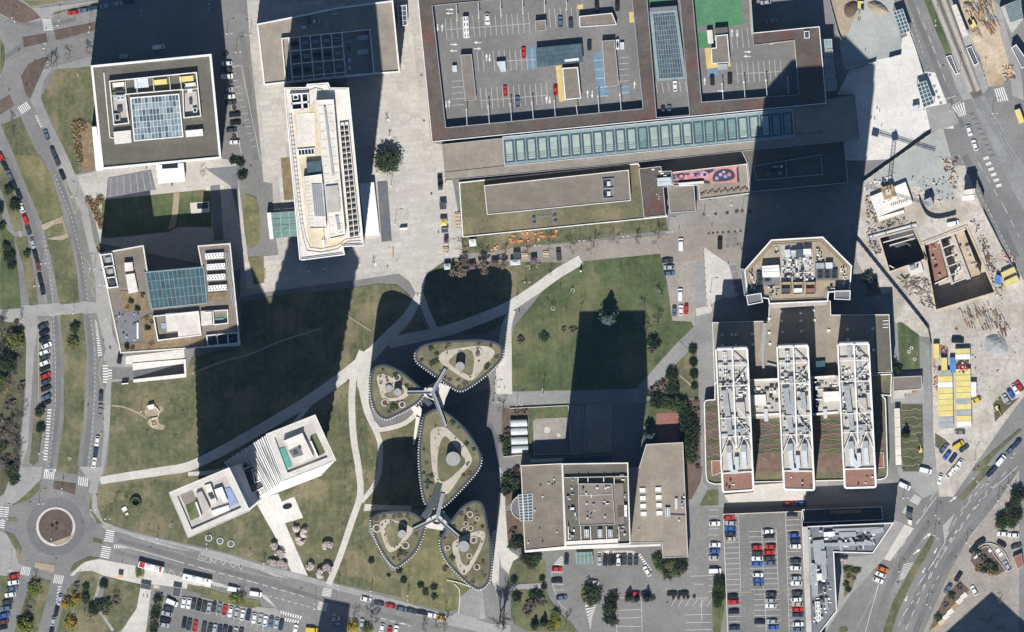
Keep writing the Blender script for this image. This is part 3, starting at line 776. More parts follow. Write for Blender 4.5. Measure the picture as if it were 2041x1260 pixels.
Z(D2('460,970 500,980 580,1080 480,1005'), 6, .5, name='hatched_marking', label='hatched corner at the car park mouth')
Z(D3('1155,750 1215,680 1232,690 1232,755'), 6, .5, name='hatched_marking', label='hatched corner beside the hotel canopy')
Z(D3('1395,1050 1485,1050 1450,1160 1440,1250'), 8, .45, name='hatched_marking', label='hatched tail behind the round island', across=False)
Z(D3('1490,650 1604,640 1604,668 1495,672'), 9, .5, name='hatched_marking', label='hatched strip along the hotel front')
Z(D4('0,640 240,640 270,672 0,668'), 16, .5, name='hatched_marking', label='hatched strip above the hotel row')
Z(D4('270,672 290,660 380,790 360,800'), 8, .5, name='hatched_marking', label='hatched strip curving beside the shrub island', across=False)
Z(D5('690,740 770,725 700,850 655,870'), 9, .35, name='hatched_marking', label='hatched wedge beside the curved grass median', across=False)
Z(D5('990,450 1085,350 1030,480 1005,600'), 10, .35, name='hatched_marking', label='hatched wedge between the main road lanes', across=False)
Z(D1('440,905 470,905 445,1010 425,1050'), 6, .4, name='hatched_marking', label='hatched kerb paint below the roundabout', across=False)
lines([D1('1000,622 1400,735')], .9, 'lane_marking', 'centre line of the avenue')
lines([D1('1435,745 1604,790'), D2('0,772 400,880 820,1000'), D2('1370,1155 1604,1215'), D3('0,1190 60,1210')], .9, 'lane_marking', 'dashed centre line of the avenue', dash=(11, 8))
lines([D2('520,985 870,1080')], .9, 'lane_marking', 'dashed turning lane line of the avenue', dash=(6, 7))
lines([D1('1290,635 1510,710'), D2('310,795 620,865'), D2('60,870 210,905'), D1('1380,1075 1604,1130'), D2('0,1090 520,1215')], .6, 'lane_marking', 'dotted edge lines of the avenue', dash=(1.5, 2))
lines([D2('0,690 30,712 60,670 100,735 140,690 170,752 205,710 245,770 280,735 310,790 315,755 0,668')], .6, 'lane_marking', 'white zigzag of the far bus bay')
lines([D1('1520,670 1510,710 1604,735 1604,680 1520,665'), D1('1240,770 1270,835 1300,785 1350,845 1390,800')], .6, 'lane_marking', 'white zigzag of the near bus bays')
lines([B1('505,200 560,380 590,460 610,400 560,330'), B1('660,800 715,880 690,940 745,1000 715,1060 745,1110'), B1('640,470 710,780')], .7, 'lane_marking', 'yellow kerb zigzag of the boulevard bus stop', mt='paint_yellow')
lines([C1('800,370 775,490 800,590 815,620'), C1('305,130 300,300 305,760'), C1('290,125 375,60')], .8, 'lane_marking', 'yellow no parking lines of the boulevard', mt='paint_yellow')
lines([C1('405,80 405,340 405,750'), B1('5,0 120,250 230,560 300,800 360,1150')], .5, 'lane_marking', 'dotted bay edge of the boulevard', dash=(2, 2))
lines([C1('420,40 435,400 435,700 410,1000 380,1240'), B1('150,0 270,300 330,560 390,900 420,1180'), B1('430,150 560,480 640,800 690,1140'), C1('700,0 745,300 745,620 720,1000 690,1260')], .7, 'lane_marking', 'dashed lane lines of the boulevard', dash=(4, 5))
lines([D5('920,210 760,480 620,700'), D5('1270,120 1090,400 1000,560'), D5('1470,40 1200,360 900,800 700,1260')], .8, 'lane_marking', 'dashed lane lines of the main road', dash=(14, 14))
lines([D5('1400,20 1180,280 1110,400'), D5('1330,180 1060,540 900,830 700,1110 640,1240'), D5('1100,480 800,900'), D5('960,830 840,1030')], .8, 'lane_marking', 'second set of dashed lane lines on the main road', dash=(9, 11))
lines([D5('940,230 790,440'), D5('1560,0 1370,170'), D5('1010,570 930,710 800,910'), D5('500,900 430,1150 400,1260')], .8, 'lane_marking', 'solid edge lines of the main road')
lines([D5('475,960 330,1240'), D5('1080,30 980,180')], .6, 'lane_marking', 'dotted edge line of the slip road', dash=(2, 2.5))
lines([A5('780,150 900,520 1020,800'), B5('1150,0 1400,470 1620,900')], .7, 'lane_marking', 'dashed lane line of the tram road', dash=(5, 6))
lines([A5('820,60 940,360 1060,690'), B5('1300,60 1500,400 1620,640')], .7, 'lane_marking', 'long dashed centre line of the tram road', dash=(16, 14))
lines([A5('1040,780 1140,745'), A5('1070,840 1160,800')], .9, 'lane_marking', 'stop lines of the tram road crossing')
ARROW = [(-4, -.5), (1, -.5), (1, -1.6), (5, 0), (1, 1.6), (1, .5), (-4, .5)]
def arrow(p, ang, k=1.0, label='', z=.028):
    c, s_ = math.cos(R(ang)), math.sin(R(ang))
    poly = [(p[0] + (u * c + v * s_) * k, p[1] + (-u * s_ + v * c) * k) for u, v in ARROW]
    tag(MB().face([W(v, z) for v in orient(poly)]).build('arrow_marking', M['paint_white']), label, 'marking', kind='structure')
for i, (p, a, k) in enumerate([((1066, 250), 38, 2.0), ((870, 530), 38, 2.0), ((790, 650), 38, 2.0), ((935, 640), -118, 1.5), ((845, 790), -118, 1.5), ((712, 1005), -115, 1.5)]):
    arrow(D5.one(*p), a, k, f'white lane arrow on the main road, {nth(i)} from the top')
# car park bays at ground level
def bays(q, n, label, w=.6, z=.026, ends=True):
    segs = [[bil(q, i / n, 0), bil(q, i / n, 1)] for i in range(n + 1)]
    if ends: segs.append([bil(q, 0, 0), bil(q, 1, 0)])
    return lines(segs, w, 'bay_marking', label, z=z)
bays(D4('885,330 885,1000 810,1000 810,330'), 14, 'white bay lines in the lane beside the parking deck', ends=False)
bays(D4('110,1000 300,1000 305,1260 110,1260'), 1, 'faint bay lines of the hotel car park')
lines([D4('110,1095 305,1088'), D4('110,1155 305,1148'), D4('110,1215 305,1218'), D4('630,1190 830,1185'), D4('640,1245 830,1240'), D4('755,1010 760,1180'), D4('520,1005 830,1000'), D4('690,895 770,897'), D4('670,835 840,830'), D4('630,1130 830,1125')], .6, 'bay_marking', 'scattered bay lines of the hotel car park')
lines([D4('%d,1065 %d,1010' % (525 + i * 55, 560 + i * 55)) for i in range(6)], .6, 'bay_marking', 'slanted bay lines below the hotel')
lines([D3('1145,800 1240,805 1145,808'), D3('1150,895 1235,900'), D3('1160,940 1240,938'), D3('1145,800 1150,900 1200,1040 1290,1120')], .6, 'bay_marking', 'bay lines at the hotel drive')
bays(A2('175,530 320,515 470,1260 330,1260'), 1, 'edge lines of the office kerbside bays')
lines([A2('%d,%d %d,%d' % (225 + i * 14, 530 + i * 52, 270 + i * 14, 524 + i * 52)) for i in range(13)], .5, 'bay_marking', 'short bay lines beside the white rimmed office')
lines([D2('%d,%d %d,%d' % (x, 1030 + (x - 0) * .33, x - 12, 1095 + x * .33)) for x in range(0, 540, 44)], .5, 'bay_marking', 'bay lines of the lower car park')

def wear(poly, z, label): return tag(MB().face([W(v, z) for v in orient(poly)]).build('worn_lane', M['asphalt_worn']), label, 'road', kind='structure')
# worn lanes, patches and manholes on the roads
for i, (pts, w) in enumerate(((B1('40,0 190,330 290,640 350,900 395,1180'), 9), (C1('430,40 455,400 455,720 425,1000 395,1240'), 10), (B1('360,0 480,250 580,560 640,900 670,1140'), 10), (C1('690,40 715,400 705,800 660,1240'), 10),
                              (D1('900,560 1300,670 1604,760'), 9), (D2('0,740 500,880 900,1000 1604,1180'), 9), (D1('880,650 1300,760 1604,850'), 8), (D5('1560,60 1250,420 980,800 780,1260'), 12), (D5('1450,60 1150,400 900,760 700,1200'), 10), (D5('1120,60 900,400 700,700 560,960 480,1260'), 13),
                              (A5('760,0 900,350 1040,700 1180,1000'), 10), (B5('1190,0 1420,440 1600,800'), 14), (A2('320,250 370,600 400,1000 430,1260'), 11), (A1('0,480 90,420 250,330 700,270'), 9), (A1('60,160 330,200 600,150'), 8))):
    wear(ribbon(pts, w, sub=5), .006 + i * .0008, f'darker worn wheel lane of the streets, strip {NUM[i]}')
wear(circle(111, 1050, 58, 48), .005, 'darker ring lane of the roundabout')
PD = [(B1, 845, 175, 1185, 112, 1222, 268, 832, 338), (B2, 40, 105, 290, 85, 300, 500, 235, 240), (B2, 75, 240, 150, 230, 180, 660, 105, 670)]
for i, (s, *c) in enumerate(PD):
    surf('paving_patch', 'roof_grey', [s.one(c[k], c[k + 1]) for k in range(0, 8, 2)], .12, ('dark tiled forecourt patch below the white canopy', 'dark tiled strip beside the street bend', 'dark tiled strip leading to the U shaped office')[i], cat='paving')
    q = [s.one(c[k], c[k + 1]) for k in range(0, 8, 2)]
    for j in range(4 if i else 7):
        n = 4 if i else 7
        if i == 0: surf('paving_band', 'pavement', [bil(q, (j + .5) / n, .05), bil(q, (j + .62) / n, .05), bil(q, (j + .62) / n, .95), bil(q, (j + .5) / n, .95)], .14, f'{nth(j)} pale band of the dark tiled forecourt', cat='paving')
sq = 0
for r_ in range(3):
    for k in range(7):
        p = B4.one(1000 + k * 47 - r_ * 6, 622 + r_ * 44 - k * 4.6)
        if p[0] < 1475: surf('paving_slab', 'paving_patch', rect(p[0], p[1], 9, 7.5, 5), .13, f'dark square of the grey plaza, row {NUM[r_]}, {nth(k)} along', cat='paving')
for k in range(5): p = B4.one(1030 + k * 12, 890 + k * 55); surf('paving_slab', 'paving_patch', rect(p[0], p[1], 12, 10, 8), .14, f'dark square beside the octagonal tower, {nth(k)} from the top', cat='paving')
mh = MB()
for x, y in ((115, 505), (170, 690), (98, 780), (300, 1090), (480, 1128), (600, 1172), (1850, 1040), (1790, 1160), (1905, 1110), (1880, 130), (1960, 380), (485, 250), (500, 330), (70, 120), (150, 70), (60, 1000), (165, 1040), (112, 1112), (1100, 1160), (1260, 1200), (1395, 560), (1405, 720), (1330, 1200), (860, 215), (840, 150), (845, 240), (860, 385), (1450, 1005)):
    p = W((x, y), .17); mh.face([(p.x + .45 * math.cos(a), p.y + .45 * math.sin(a), .17 if 830 < x < 880 else .028) for a in [math.pi * 2 * i / 10 for i in range(10)]])
tag(mh.build('manhole_cover', M['metal_dark']), 'dark manhole covers set in the streets', 'manhole', kind='stuff')

# ---------------------------------------------------------------- building kit
UB = {}
def ub(mt):
    if mt not in UB: UB[mt] = MB().box((0, 0, 0), (1, 1, 1)).mesh('block', M[mt])
    return UB[mt]

def pr(parent, name, mt, poly, z0, z1, **k):
    return MB().prism(poly, z0, z1, **k).build(name, M[mt], parent)

def rg(parent, name, mt, poly, width, z0, z1):
    return MB().ring(poly, width, z0, z1).build(name, M[mt], parent)

def bx(parent, name, mt, cx, cy, lx, ly, ang, z, h):
    base = parent
    while base.parent: base = base.parent
    return part(ub(mt), name, parent, W((cx, cy), z) - ORG[base.name], R(ang), (lx * S, ly * S, h))

def bar(parent, name, mt, p, q, w, z0, z1):
    """A straight beam or wall between two plan points, w cells wide."""
    d = Vector((q[0] - p[0], q[1] - p[1]))
    return bx(parent, name, mt, (p[0] + q[0]) / 2, (p[1] + q[1]) / 2, d.length, w, math.degrees(math.atan2(-d.y, d.x)), z0, z1 - z0)

def bands(parent, poly, h, mt='glass_dark', floor=3.6, z0=1.0, win=1.8, out=.35):
    """One glazed band per storey, standing 7 cm proud of the wall."""
    p = inset(poly, -out)
    me = MB().ring(p, out + .3, 0, win).mesh('window_band', M[mt], W(centre(poly), 0) * 0 + ORG[parent.name])
    n = max(1, int((h - z0 - .6) / floor))
    f = (h - z0 - .4) / n
    for i in range(n):
        part(me, 'window_band', parent, (0, 0, z0 + i * f))

def building(name, label, cat, poly, h, wall='wall_pale', roof='roof_gravel', par=(4, .9, 'white'), floor=3.6, win='glass_dark', z0=0.0, holes=()):
    t = thing(name, label, cat, *centre(poly))
    block(t, poly, h, wall, roof, par, floor, win, z0, holes)
    return t

def block(t, poly, h, wall='wall_pale', roof='roof_gravel', par=(4, .9, 'white'), floor=3.6, win='glass_dark', z0=0.0, holes=()):
    pr(t, 'wall', wall, poly, z0 - .05 if z0 == 0 else z0, h, holes=holes)
    pr(t, 'roof', roof, inset(poly, .6), h - .3, h + .05, holes=holes)
    if par: rg(t, 'parapet', par[2], inset(poly, -.4), par[0], h - .5, h + par[1])
    if floor: bands(t, poly, h - .6, win, floor, z0 + 1.0)

# roof equipment meshes (unit size about 2 x 1 x 1 m, scaled on placing)
def eq_ac():
    b = MB().box((0, 0, .12), (1, 1, .82))
    for sx in (-.38, .38):
        for sy in (-.38, .38): b.box((sx, sy, 0), (.1, .1, .14))
    return b
def eq_fans(n, m):
    b = MB()
    for i in range(n):
        for j in range(m):
            b.lathe([(.36 / max(n, m), 0), (.36 / max(n, m), .1), (.1 / max(n, m), .1)], 12, ((i + .5) / n - .5, (j + .5) / m - .5))
    return b
EQ = {}
FANS = {(n, m): eq_fans(n, m).mesh('fan', M['black']) for n, m in ((1, 1), (2, 1), (2, 2), (4, 2), (2, 4), (3, 2))}
def unit(parent, cx, cy, lx, ly, ang, z, h, mt='metal_grey', fans=None, name='roof_unit'):
    base = parent
    while base.parent: base = base.parent
    if mt not in EQ: EQ[mt] = eq_ac().mesh('roof_unit', M[mt])
    o = part(EQ[mt], name, parent, W((cx, cy), z) - ORG[base.name], R(ang), (lx * S, ly * S, h))
    if fans:
        f = part(FANS[fans], 'fan', o, (0, 0, .94), 0, (1, 1, .6))
    return o
def vent(parent, cx, cy, r, z, h, mt='metal_pale'):
    base = parent
    while base.parent: base = base.parent
    key = ('vent', mt)
    if key not in EQ: EQ[key] = MB().lathe([(.7, 0), (.7, .7), (1, .72), (1, .95), (.3, 1)], 12).mesh('vent', M[mt])
    return part(EQ[key], 'vent', parent, W((cx, cy), z) - ORG[base.name], 0, (r * S, r * S, h))
def clutter(t, poly, n, z, ang=0, mts=('metal_grey', 'metal_pale', 'white', 'metal_dark'), size=(4, 12), hh=(.7, 2.2), avoid=()):
    xs = [p[0] for p in poly]; ys = [p[1] for p in poly]
    done = []
    for _ in range(n * 12):
        if len(done) >= n: break
        x, y = rnd.uniform(min(xs), max(xs)), rnd.uniform(min(ys), max(ys))
        lx, ly = rnd.uniform(*size), rnd.uniform(size[0] * .6, size[1] * .6)
        rc = rect(x, y, lx, ly, ang)
        if not all(inside(p, poly) for p in rc) or any(inside((x, y), a) for a in avoid): continue
        if any(abs(x - a) < (lx + b) * .55 and abs(y - c) < (ly + d) * .55 for a, c, b, d in done): continue
        done.append((x, y, lx, ly))
        k = rnd.random()
        if k < .55: unit(t, x, y, lx, ly, ang, z, rnd.uniform(*hh), rnd.choice(mts), (2, 1) if lx > 7 and rnd.random() < .4 else None)
        elif k < .8: bx(t, 'duct', rnd.choice(mts), x, y, lx * 1.5, max(2, ly * .4), ang + rnd.choice((0, 90)), z, rnd.uniform(.4, 1.0))
        else: vent(t, x, y, rnd.uniform(1.2, 2.6), z, rnd.uniform(.6, 1.4), rnd.choice(mts))

def glazing(t, q, nu, nv, z, mt, fm='white', bw=.8, edge=1.6, name='skylight', slope=0.0, h=.35, drop=0):
    """A glass roof over a quad: panes one by one, glazing bars, and a rim."""
    sk = pr(t, name, 'dark_void', q, z - 1.2, z - .15)
    base = t
    while base.parent: base = base.parent
    for i in range(nu):
        for j in range(nv):
            u0, u1, v0, v1 = i / nu, (i + 1) / nu, j / nv, (j + 1) / nv
            zz = z + rnd.uniform(0, .03)
            p = [bil(q, u0, v0), bil(q, u1, v0), bil(q, u1, v1), bil(q, u0, v1)]
            MB().prism(inset(p, bw * .35), zz, zz + .06).build('pane', M[mt] if isinstance(mt, str) else M[rnd.choice(mt)], sk)
    for i in range(1, nu): bar(sk, 'glazing_bar', fm, bil(q, i / nu, 0), bil(q, i / nu, 1), bw, z + .02, z + .16)
    for j in range(1, nv): bar(sk, 'glazing_bar', fm, bil(q, 0, j / nv), bil(q, 1, j / nv), bw, z + .02, z + .13)
    rg(sk, 'frame', fm, inset(q, -edge * .5), edge, z - 1.0, z + h)
    return sk

# ---------------------------------------------------------------- office 1: square block with white rim
O1 = PX('181,131 421,108 441,316 203,338')
t = building('office_building', 'square brown roofed office with white rim and glass atrium roof', 'building', O1, 36, 'wall_pale', 'roof_brown', (4.5, 1.0, 'white'), 3.6)
a1 = 5.5
rg(t, 'plant_screen', 'white', A1('855,635 1545,565 1580,915 1440,930 1430,708 988,745 1015,970 890,985'), 2.2, 36, 39.2)
pr(t, 'plant_deck', 'roof_beige', A1('870,760 985,750 1005,960 900,972'), 36, 36.3)
pr(t, 'plant_deck', 'roof_beige', A1('1450,730 1540,715 1560,905 1455,915'), 36, 36.3)
for a, b in (('985,640', '990,745'), ('1070,632', '1078,735'), ('1200,620', '1210,728'), ('1330,605', '1338,715'), ('1415,600', '1425,705'), ('870,755', '990,745'), ('1430,708', '1550,697')):
    bar(t, 'screen_beam', 'white', A1(a)[0], A1(b)[0], 1.2, 38.4, 39.0)
for x, y, lx, ly, mt, fn in ((1110, 655, 110, 70, 'metal_pale', None), (1260, 645, 100, 40, 'yellow', None), (1463, 620, 110, 42, 'yellow', None), (930, 665, 90, 35, 'cream', None),
                             (935, 725, 60, 30, 'metal_dark', None), (945, 770, 60, 30, 'metal_pale', (2, 1)), (920, 920, 45, 60, 'metal_grey', (1, 1)), (940, 860, 40, 40, 'metal_dark', None),
                             (1490, 705, 40, 45, 'metal_pale', None), (1530, 865, 32, 36, 'metal_pale', (1, 1)), (1497, 800, 22, 40, 'metal_dark', None), (1495, 665, 80, 28, 'cream', None)):
    p = A1.one(x, y); unit(t, *p, lx / K, ly / K, a1, 36.1, 1.9, mt, fn)
glazing(t, A1('1025,770 1402,740 1436,1072 1055,1106'), 14, 7, 37.6, ('glass_sky', 'glass_sky', 'glass_blue', 'glass_pale'), 'white', .7, 2.4)
pr(t, 'roof_hatch', 'cream', A1('890,1036 1027,1022 1033,1120 900,1134'), 36, 38.6)
pr(t, 'roof_hatch', 'white', A1('1455,1026 1590,1013 1595,1066 1460,1078'), 36, 38.8)
bar(t, 'duct', 'cream', A1('815,570')[0], A1('862,1078')[0], 2.2, 36.1, 36.8)
bar(t, 'duct', 'cream', A1('862,1078')[0], A1('895,1085')[0], 2.2, 36.1, 36.8)
block(t, PX('183,253 192,252 205,340 191,341'), 14, 'white', 'white', None, 3.5)
pr(t, 'entrance_canopy', 'white', B1('1225,75 1440,60 1455,205 1240,222'), 5.2, 5.9)
pr(t, 'canopy_glass', 'glass_dark', B1('1270,68 1395,60 1397,98 1272,106'), 5.88, 6.0)
for p in B1('1240,90 1432,75 1448,195 1250,212'): bx(t, 'canopy_post', 'wall_pale', p[0], p[1], 2, 2, 5, 0, 5.2)

# ---------------------------------------------------------------- office 2: U shaped block with atrium
O2 = PX('198,505 286,489 294,541 402,531 394,490 459,485 479,688 240,704')
t = building('office_building', 'U shaped office with planted terraces and a green glass atrium', 'building', O2, 28, 'wall_pale', 'roof_gravel', (2.6, .9, 'cream'), 3.5)
glazing(t, B1('1140,918 1598,878 1626,1158 1190,1202'), 13, 4, 29.0, ('glass_teal', 'glass_teal', 'glass_blue', 'glass_slate'), 'glass_pale', .8, 2.2, name='atrium_roof')
rg(t, 'plant_screen', 'white', B1('785,778 880,765 930,1035 845,1045'), 2.2, 28, 30)
for j in range(1, 3):
    q = B1('785,778 880,765 930,1035 845,1045'); bar(t, 'screen_beam', 'white', bil(q, 0, .05 + j * .32), bil(q, 1, .05 + j * .32), 2, 28.5, 30)
for x, y in ((850, 820), (865, 910), (880, 1000)): unit(t, *B1.one(x, y), 11, 10, 10, 28.1, 1.3, 'metal_dark' if y > 950 else 'metal_grey')
pr(t, 'stair_head', 'roof_cream', B1('975,842 1040,838 1046,905 982,912'), 28, 31)
pr(t, 'roof_hatch', 'cream', B1('985,935 1055,925 1085,1070 1010,1085'), 28, 30.2)
pr(t, 'planting_bed', 'planting_tan', C1('950,265 1120,240 1100,60 1195,20 1240,235 1600,185 1605,265 950,320'), 28, 28.4)
pr(t, 'planting_bed', 'planting_tan', B1('945,1060 1140,1080 1165,1215 970,1235'), 28, 28.4)
pr(t, 'terrace', 'roof_grey', C1('893,0 1085,0 1135,245 960,262'), 28, 28.2)
pr(t, 'penthouse', 'roof_cream', C1('1300,20 1560,0 1580,190 1400,212 1395,155 1310,165'), 28, 30.6)
rg(t, 'terrace_wall', 'white', C1('1200,38 1560,0 1582,192 1236,236'), 2.2, 28, 30.9)
pr(t, 'plunge_pool', 'pool_blue', C1('1262,95 1300,92 1305,135 1270,140'), 28, 28.4)
rg(t, 'terrace_wall', 'white', C2('28,0 215,-12 218,100 100,112 92,5 30,10'), 2.0, 28, 30.6)
pr(t, 'plunge_pool', 'pool_teal', C2('105,60 180,52 185,70 108,80'), 28, 28.5)
pr(t, 'penthouse', 'roof_cream', C2('0,0 85,0 92,108 5,118'), 28, 30.2)
rg(t, 'plant_screen', 'white', C2('42,190 295,165 300,255 55,280'), 2.0, 28, 30)
for i in (1, 2): bar(t, 'screen_beam', 'white', C2.one(42 + 84 * i, 190 - 9 * i), C2.one(55 + 82 * i, 280 - 9 * i), 2, 28.6, 30)
for i in range(3): unit(t, *C2.one(85 + i * 82, 228 - i * 8), 17, 15, 5, 28.1, 1.2, 'metal_dark', (2, 2))
for i, (x, y) in enumerate(((108, 788), (120, 872), (122, 955), (132, 1040))):
    cx, cy = B2.one(x, y)
    s_ = bx(t, 'roof_screen', 'white', cx, cy, 37, 11.5, 4, 29.6, .5)
    for k in range(6):
        for m in range(2):
            q = rect(cx, cy, 37, 11.5, 4); c = bil(q, (k + .5 + (.25 if m else -.1)) / 6, .3 + .4 * m)
            bx(t, 'screen_hole', 'black', c[0], c[1], 2.0, 2.2, 4, 30.1, .03)
for k in range(3): bar(t, 'rail', 'metal_pale', B2.one(190 + k * 14, 760), B2.one(255 + k * 14, 1180), .8, 28.5, 29.0)
pr(t, 'planting_bed', 'planting_tan', B2('60,1080 200,1065 205,1130 65,1140'), 28, 28.4)
for k in range(16):
    x, y = C1.one(rnd.uniform(900, 1100), rnd.uniform(20, 230))
    bx(t, 'terrace_chair', rnd.choice(('white', 'metal_dark', 'metal_dark')), x, y, 2.2, 2.0, rnd.uniform(0, 90), 28.2, .8)
bx(t, 'bar_counter', 'white', *C1.one(1080, 155), 3.5, 32, 0, 28.2, 1.1)

# ---------------------------------------------------------------- slab tower
CT = PX('566,175 610,174 612,168 654,165 658,175 695,175 725,490 684,492 687,508 603,519 597,517')
t = building('office_tower', 'tall narrow slab tower with cream roof decks and a white frame', 'tower', CT, 109, 'wall_grey', 'roof_cream', (2.2, 1.2, 'white'), 3.7)
Zt = 109
pr(t, 'roof_deck', 'roof_ochre', PX('585,222 612,219 628,200 650,205 640,345 652,455 640,478 676,474 688,470 683,488 640,498 617,494'), Zt, Zt + .25)
pr(t, 'roof_pad', 'roof_cream', A2('750,892 892,885 905,1142 768,1155'), Zt + .2, Zt + .5)
pr(t, 'plant_block', 'roof_cream', PX('630,200 665,198 677,345 689,470 657,477'), Zt, Zt + 4.5)
rg(t, 'plant_parapet', 'white', PX('630,200 665,198 677,345 689,470 657,477'), 1.2, Zt + 4.0, Zt + 5.2)
pr(t, 'plant_block', 'roof_cream', PX('605,352 641,347 651,455 617,456'), Zt, Zt + 4.0)
rg(t, 'plant_parapet', 'white', PX('605,352 641,347 651,455 617,456'), 1.0, Zt + 3.8, Zt + 4.6)
pr(t, 'louvre_panel', 'metal_grey', B2('870,222 965,222 980,478 895,478'), Zt + 4.0, Zt + 4.4)
for i in range(6): bar(t, 'louvre', 'metal_dark', B2.one(880 + i * 16, 225), B2.one(898 + i * 15, 476), .5, Zt + 4.4, Zt + 4.5)
pr(t, 'plant_glass', 'glass_blue', B2('828,52 943,42 950,145 838,152'), Zt, Zt + 3.0)
for i in range(14):
    q = PX('605,352 641,347 651,455 617,456'); bar(t, 'panel_joint', 'metal_grey', bil(q, .02, (i + .5) / 14), bil(q, .3, (i + .5) / 14), .5, Zt + 4.02, Zt + 4.1)
for i in range(16):
    q = PX('631,202 664,200 688,470 658,476'); v = (i + .5) / 16
    bar(t, 'panel_joint', 'roof_grey', bil(q, .06, v), bil(q, .34, v), .5, Zt + 4.52, Zt + 4.6)
    bar(t, 'panel_joint', 'roof_grey', bil(q, .62, v), bil(q, .92, v), .5, Zt + 4.52, Zt + 4.6)
bar(t, 'duct', 'metal_grey', PX('647,212')[0], PX('664,350')[0], 4.5, Zt + 4.5, Zt + 5.4)
bar(t, 'duct', 'metal_grey', PX('671,430')[0], PX('676,458')[0], 6, Zt + 4.5, Zt + 5.2)
pr(t, 'roof_pad', 'roof_beige', B2('980,242 1078,232 1096,442 1000,450'), Zt + 4.5, Zt + 5.6)
glazing(t, A2('763,1175 890,1165 895,1210 768,1220'), 5, 1, Zt + .8, 'glass_dark', 'white', 1.2, 2.0)
rg(t, 'plant_screen', 'white', A2('700,738 845,728 852,858 715,868'), 2.4, Zt, Zt + 2.5)
for a, b in (('790,735', '800,860'), ('705,815', '850,800')): bar(t, 'screen_beam', 'white', A2(a)[0], A2(b)[0], 3.5, Zt + 1, Zt + 2.5)
pr(t, 'plant_well', 'dark_void', A2('712,745 838,738 842,850 722,858'), Zt + .05, Zt + .2)
unit(t, *A2.one(745, 765), 11, 10, 5, Zt + .2, 1.4, 'metal_pale', (1, 1))
# east frame of open cells
q = PX('677,250 694,248 716,470 697,474')
pr(t, 'cell_floor', 'roof_brown', q, Zt, Zt + .2)
for i in range(21):
    bar(t, 'frame_beam', 'white', bil(q, 0, i / 20), bil(q, 1, i / 20), 1.0, Zt + 1.5, Zt + 2.4)
for u in (0, .5, 1): bar(t, 'frame_beam', 'white', bil(q, u, 0), bil(q, u, 1), 1.2, Zt + 1.5, Zt + 2.5)
# maintenance rails round the edge
for pts in (PX('575,225 598,440 606,480 612,500 640,503 672,497 692,482 720,480'), PX('580,225 603,440 610,475 618,494 640,496 670,490 690,477 719,474'), A2('845,715 900,690 950,705 980,740')):
    for p, q2 in zip(pts, pts[1:]): bar(t, 'rail', 'metal_dark', p, q2, .5, Zt + .25, Zt + .5)
for i in range(26):
    u = i / 25
    bar(t, 'rail_sleeper', 'roof_grey', lerp((574, 228), (599, 446), u), lerp((582, 228), (605, 446), u), .5, Zt + .25, Zt + .4)
cr = bx(t, 'cleaning_crane', 'white', *B2.one(965, 690), 5, 14, 5, Zt + .3, 1.6)
bar(t, 'crane_arm', 'white', B2.one(962, 600), B2.one(968, 700), 1.2, Zt + 1.9, Zt + 2.4)
rg(t, 'edge_walk', 'white', inset(CT, 3.4), 1.0, Zt, Zt + .7)
# side glass canopy and white stair wing
cn = thing('glass_canopy', 'green glass entrance canopy beside the slab tower', 'canopy', *B2.one(640, 550))
pr(cn, 'end_wall', 'white', B2('520,450 550,448 572,655 542,658'), 0, 5.6)
for i in range(3):
    for j in range(4):
        q = B2('553,448 760,432 765,636 572,650'); p = [bil(q, i / 3, j / 4), bil(q, (i + 1) / 3, j / 4), bil(q, (i + 1) / 3, (j + 1) / 4), bil(q, i / 3, (j + 1) / 4)]
        pr(cn, 'pane', 'glass_green', inset(p, .4), 5.0, 5.12)
for i in range(4): bar(cn, 'canopy_beam', 'metal_pale', bil(q, i / 3, 0), bil(q, i / 3, 1), .7, 4.6, 5.2)
for p in (bil(q, .35, .05), bil(q, .35, .95)): bx(cn, 'canopy_post', 'metal_pale', p[0], p[1], 1.5, 1.5, 0, 0, 4.6)
wing = thing('stair_wing', 'white wedge shaped low wing beside the slab tower', 'building', *B2.one(1320, 420))
wq = B2('1240,215 1360,210 1405,620 1292,632')
MB().loft([[W(p, 0) for p in orient(wq)], [W(p, z) for p, z in zip(orient(wq), (2.2, 2.2, 4.2, 4.2))]]).build('wall', M['white'], wing)
surf('planting', 'planting_tan', B2('628,20 695,15 735,345 655,352'), .16, 'brown gravel bed along the slab tower')
surf('pond', 'asphalt_dark', B2('1385,205 1465,200 1500,670 1420,680'), .17, 'grey timber deck beside the white wing', cat='deck')
for i in range(4):
    q = B2('1395,215 1465,205 1500,660 1425,670'); 
lines([[bil(B2('1395,215 1465,205 1500,660 1425,670'), u, 0), bil(B2('1395,215 1465,205 1500,660 1425,670'), u, 1)] for u in (.1, .3, .5, .7, .9)], .5, 'deck_joint', 'joints of the grey timber deck', 'metal_dark', .19)

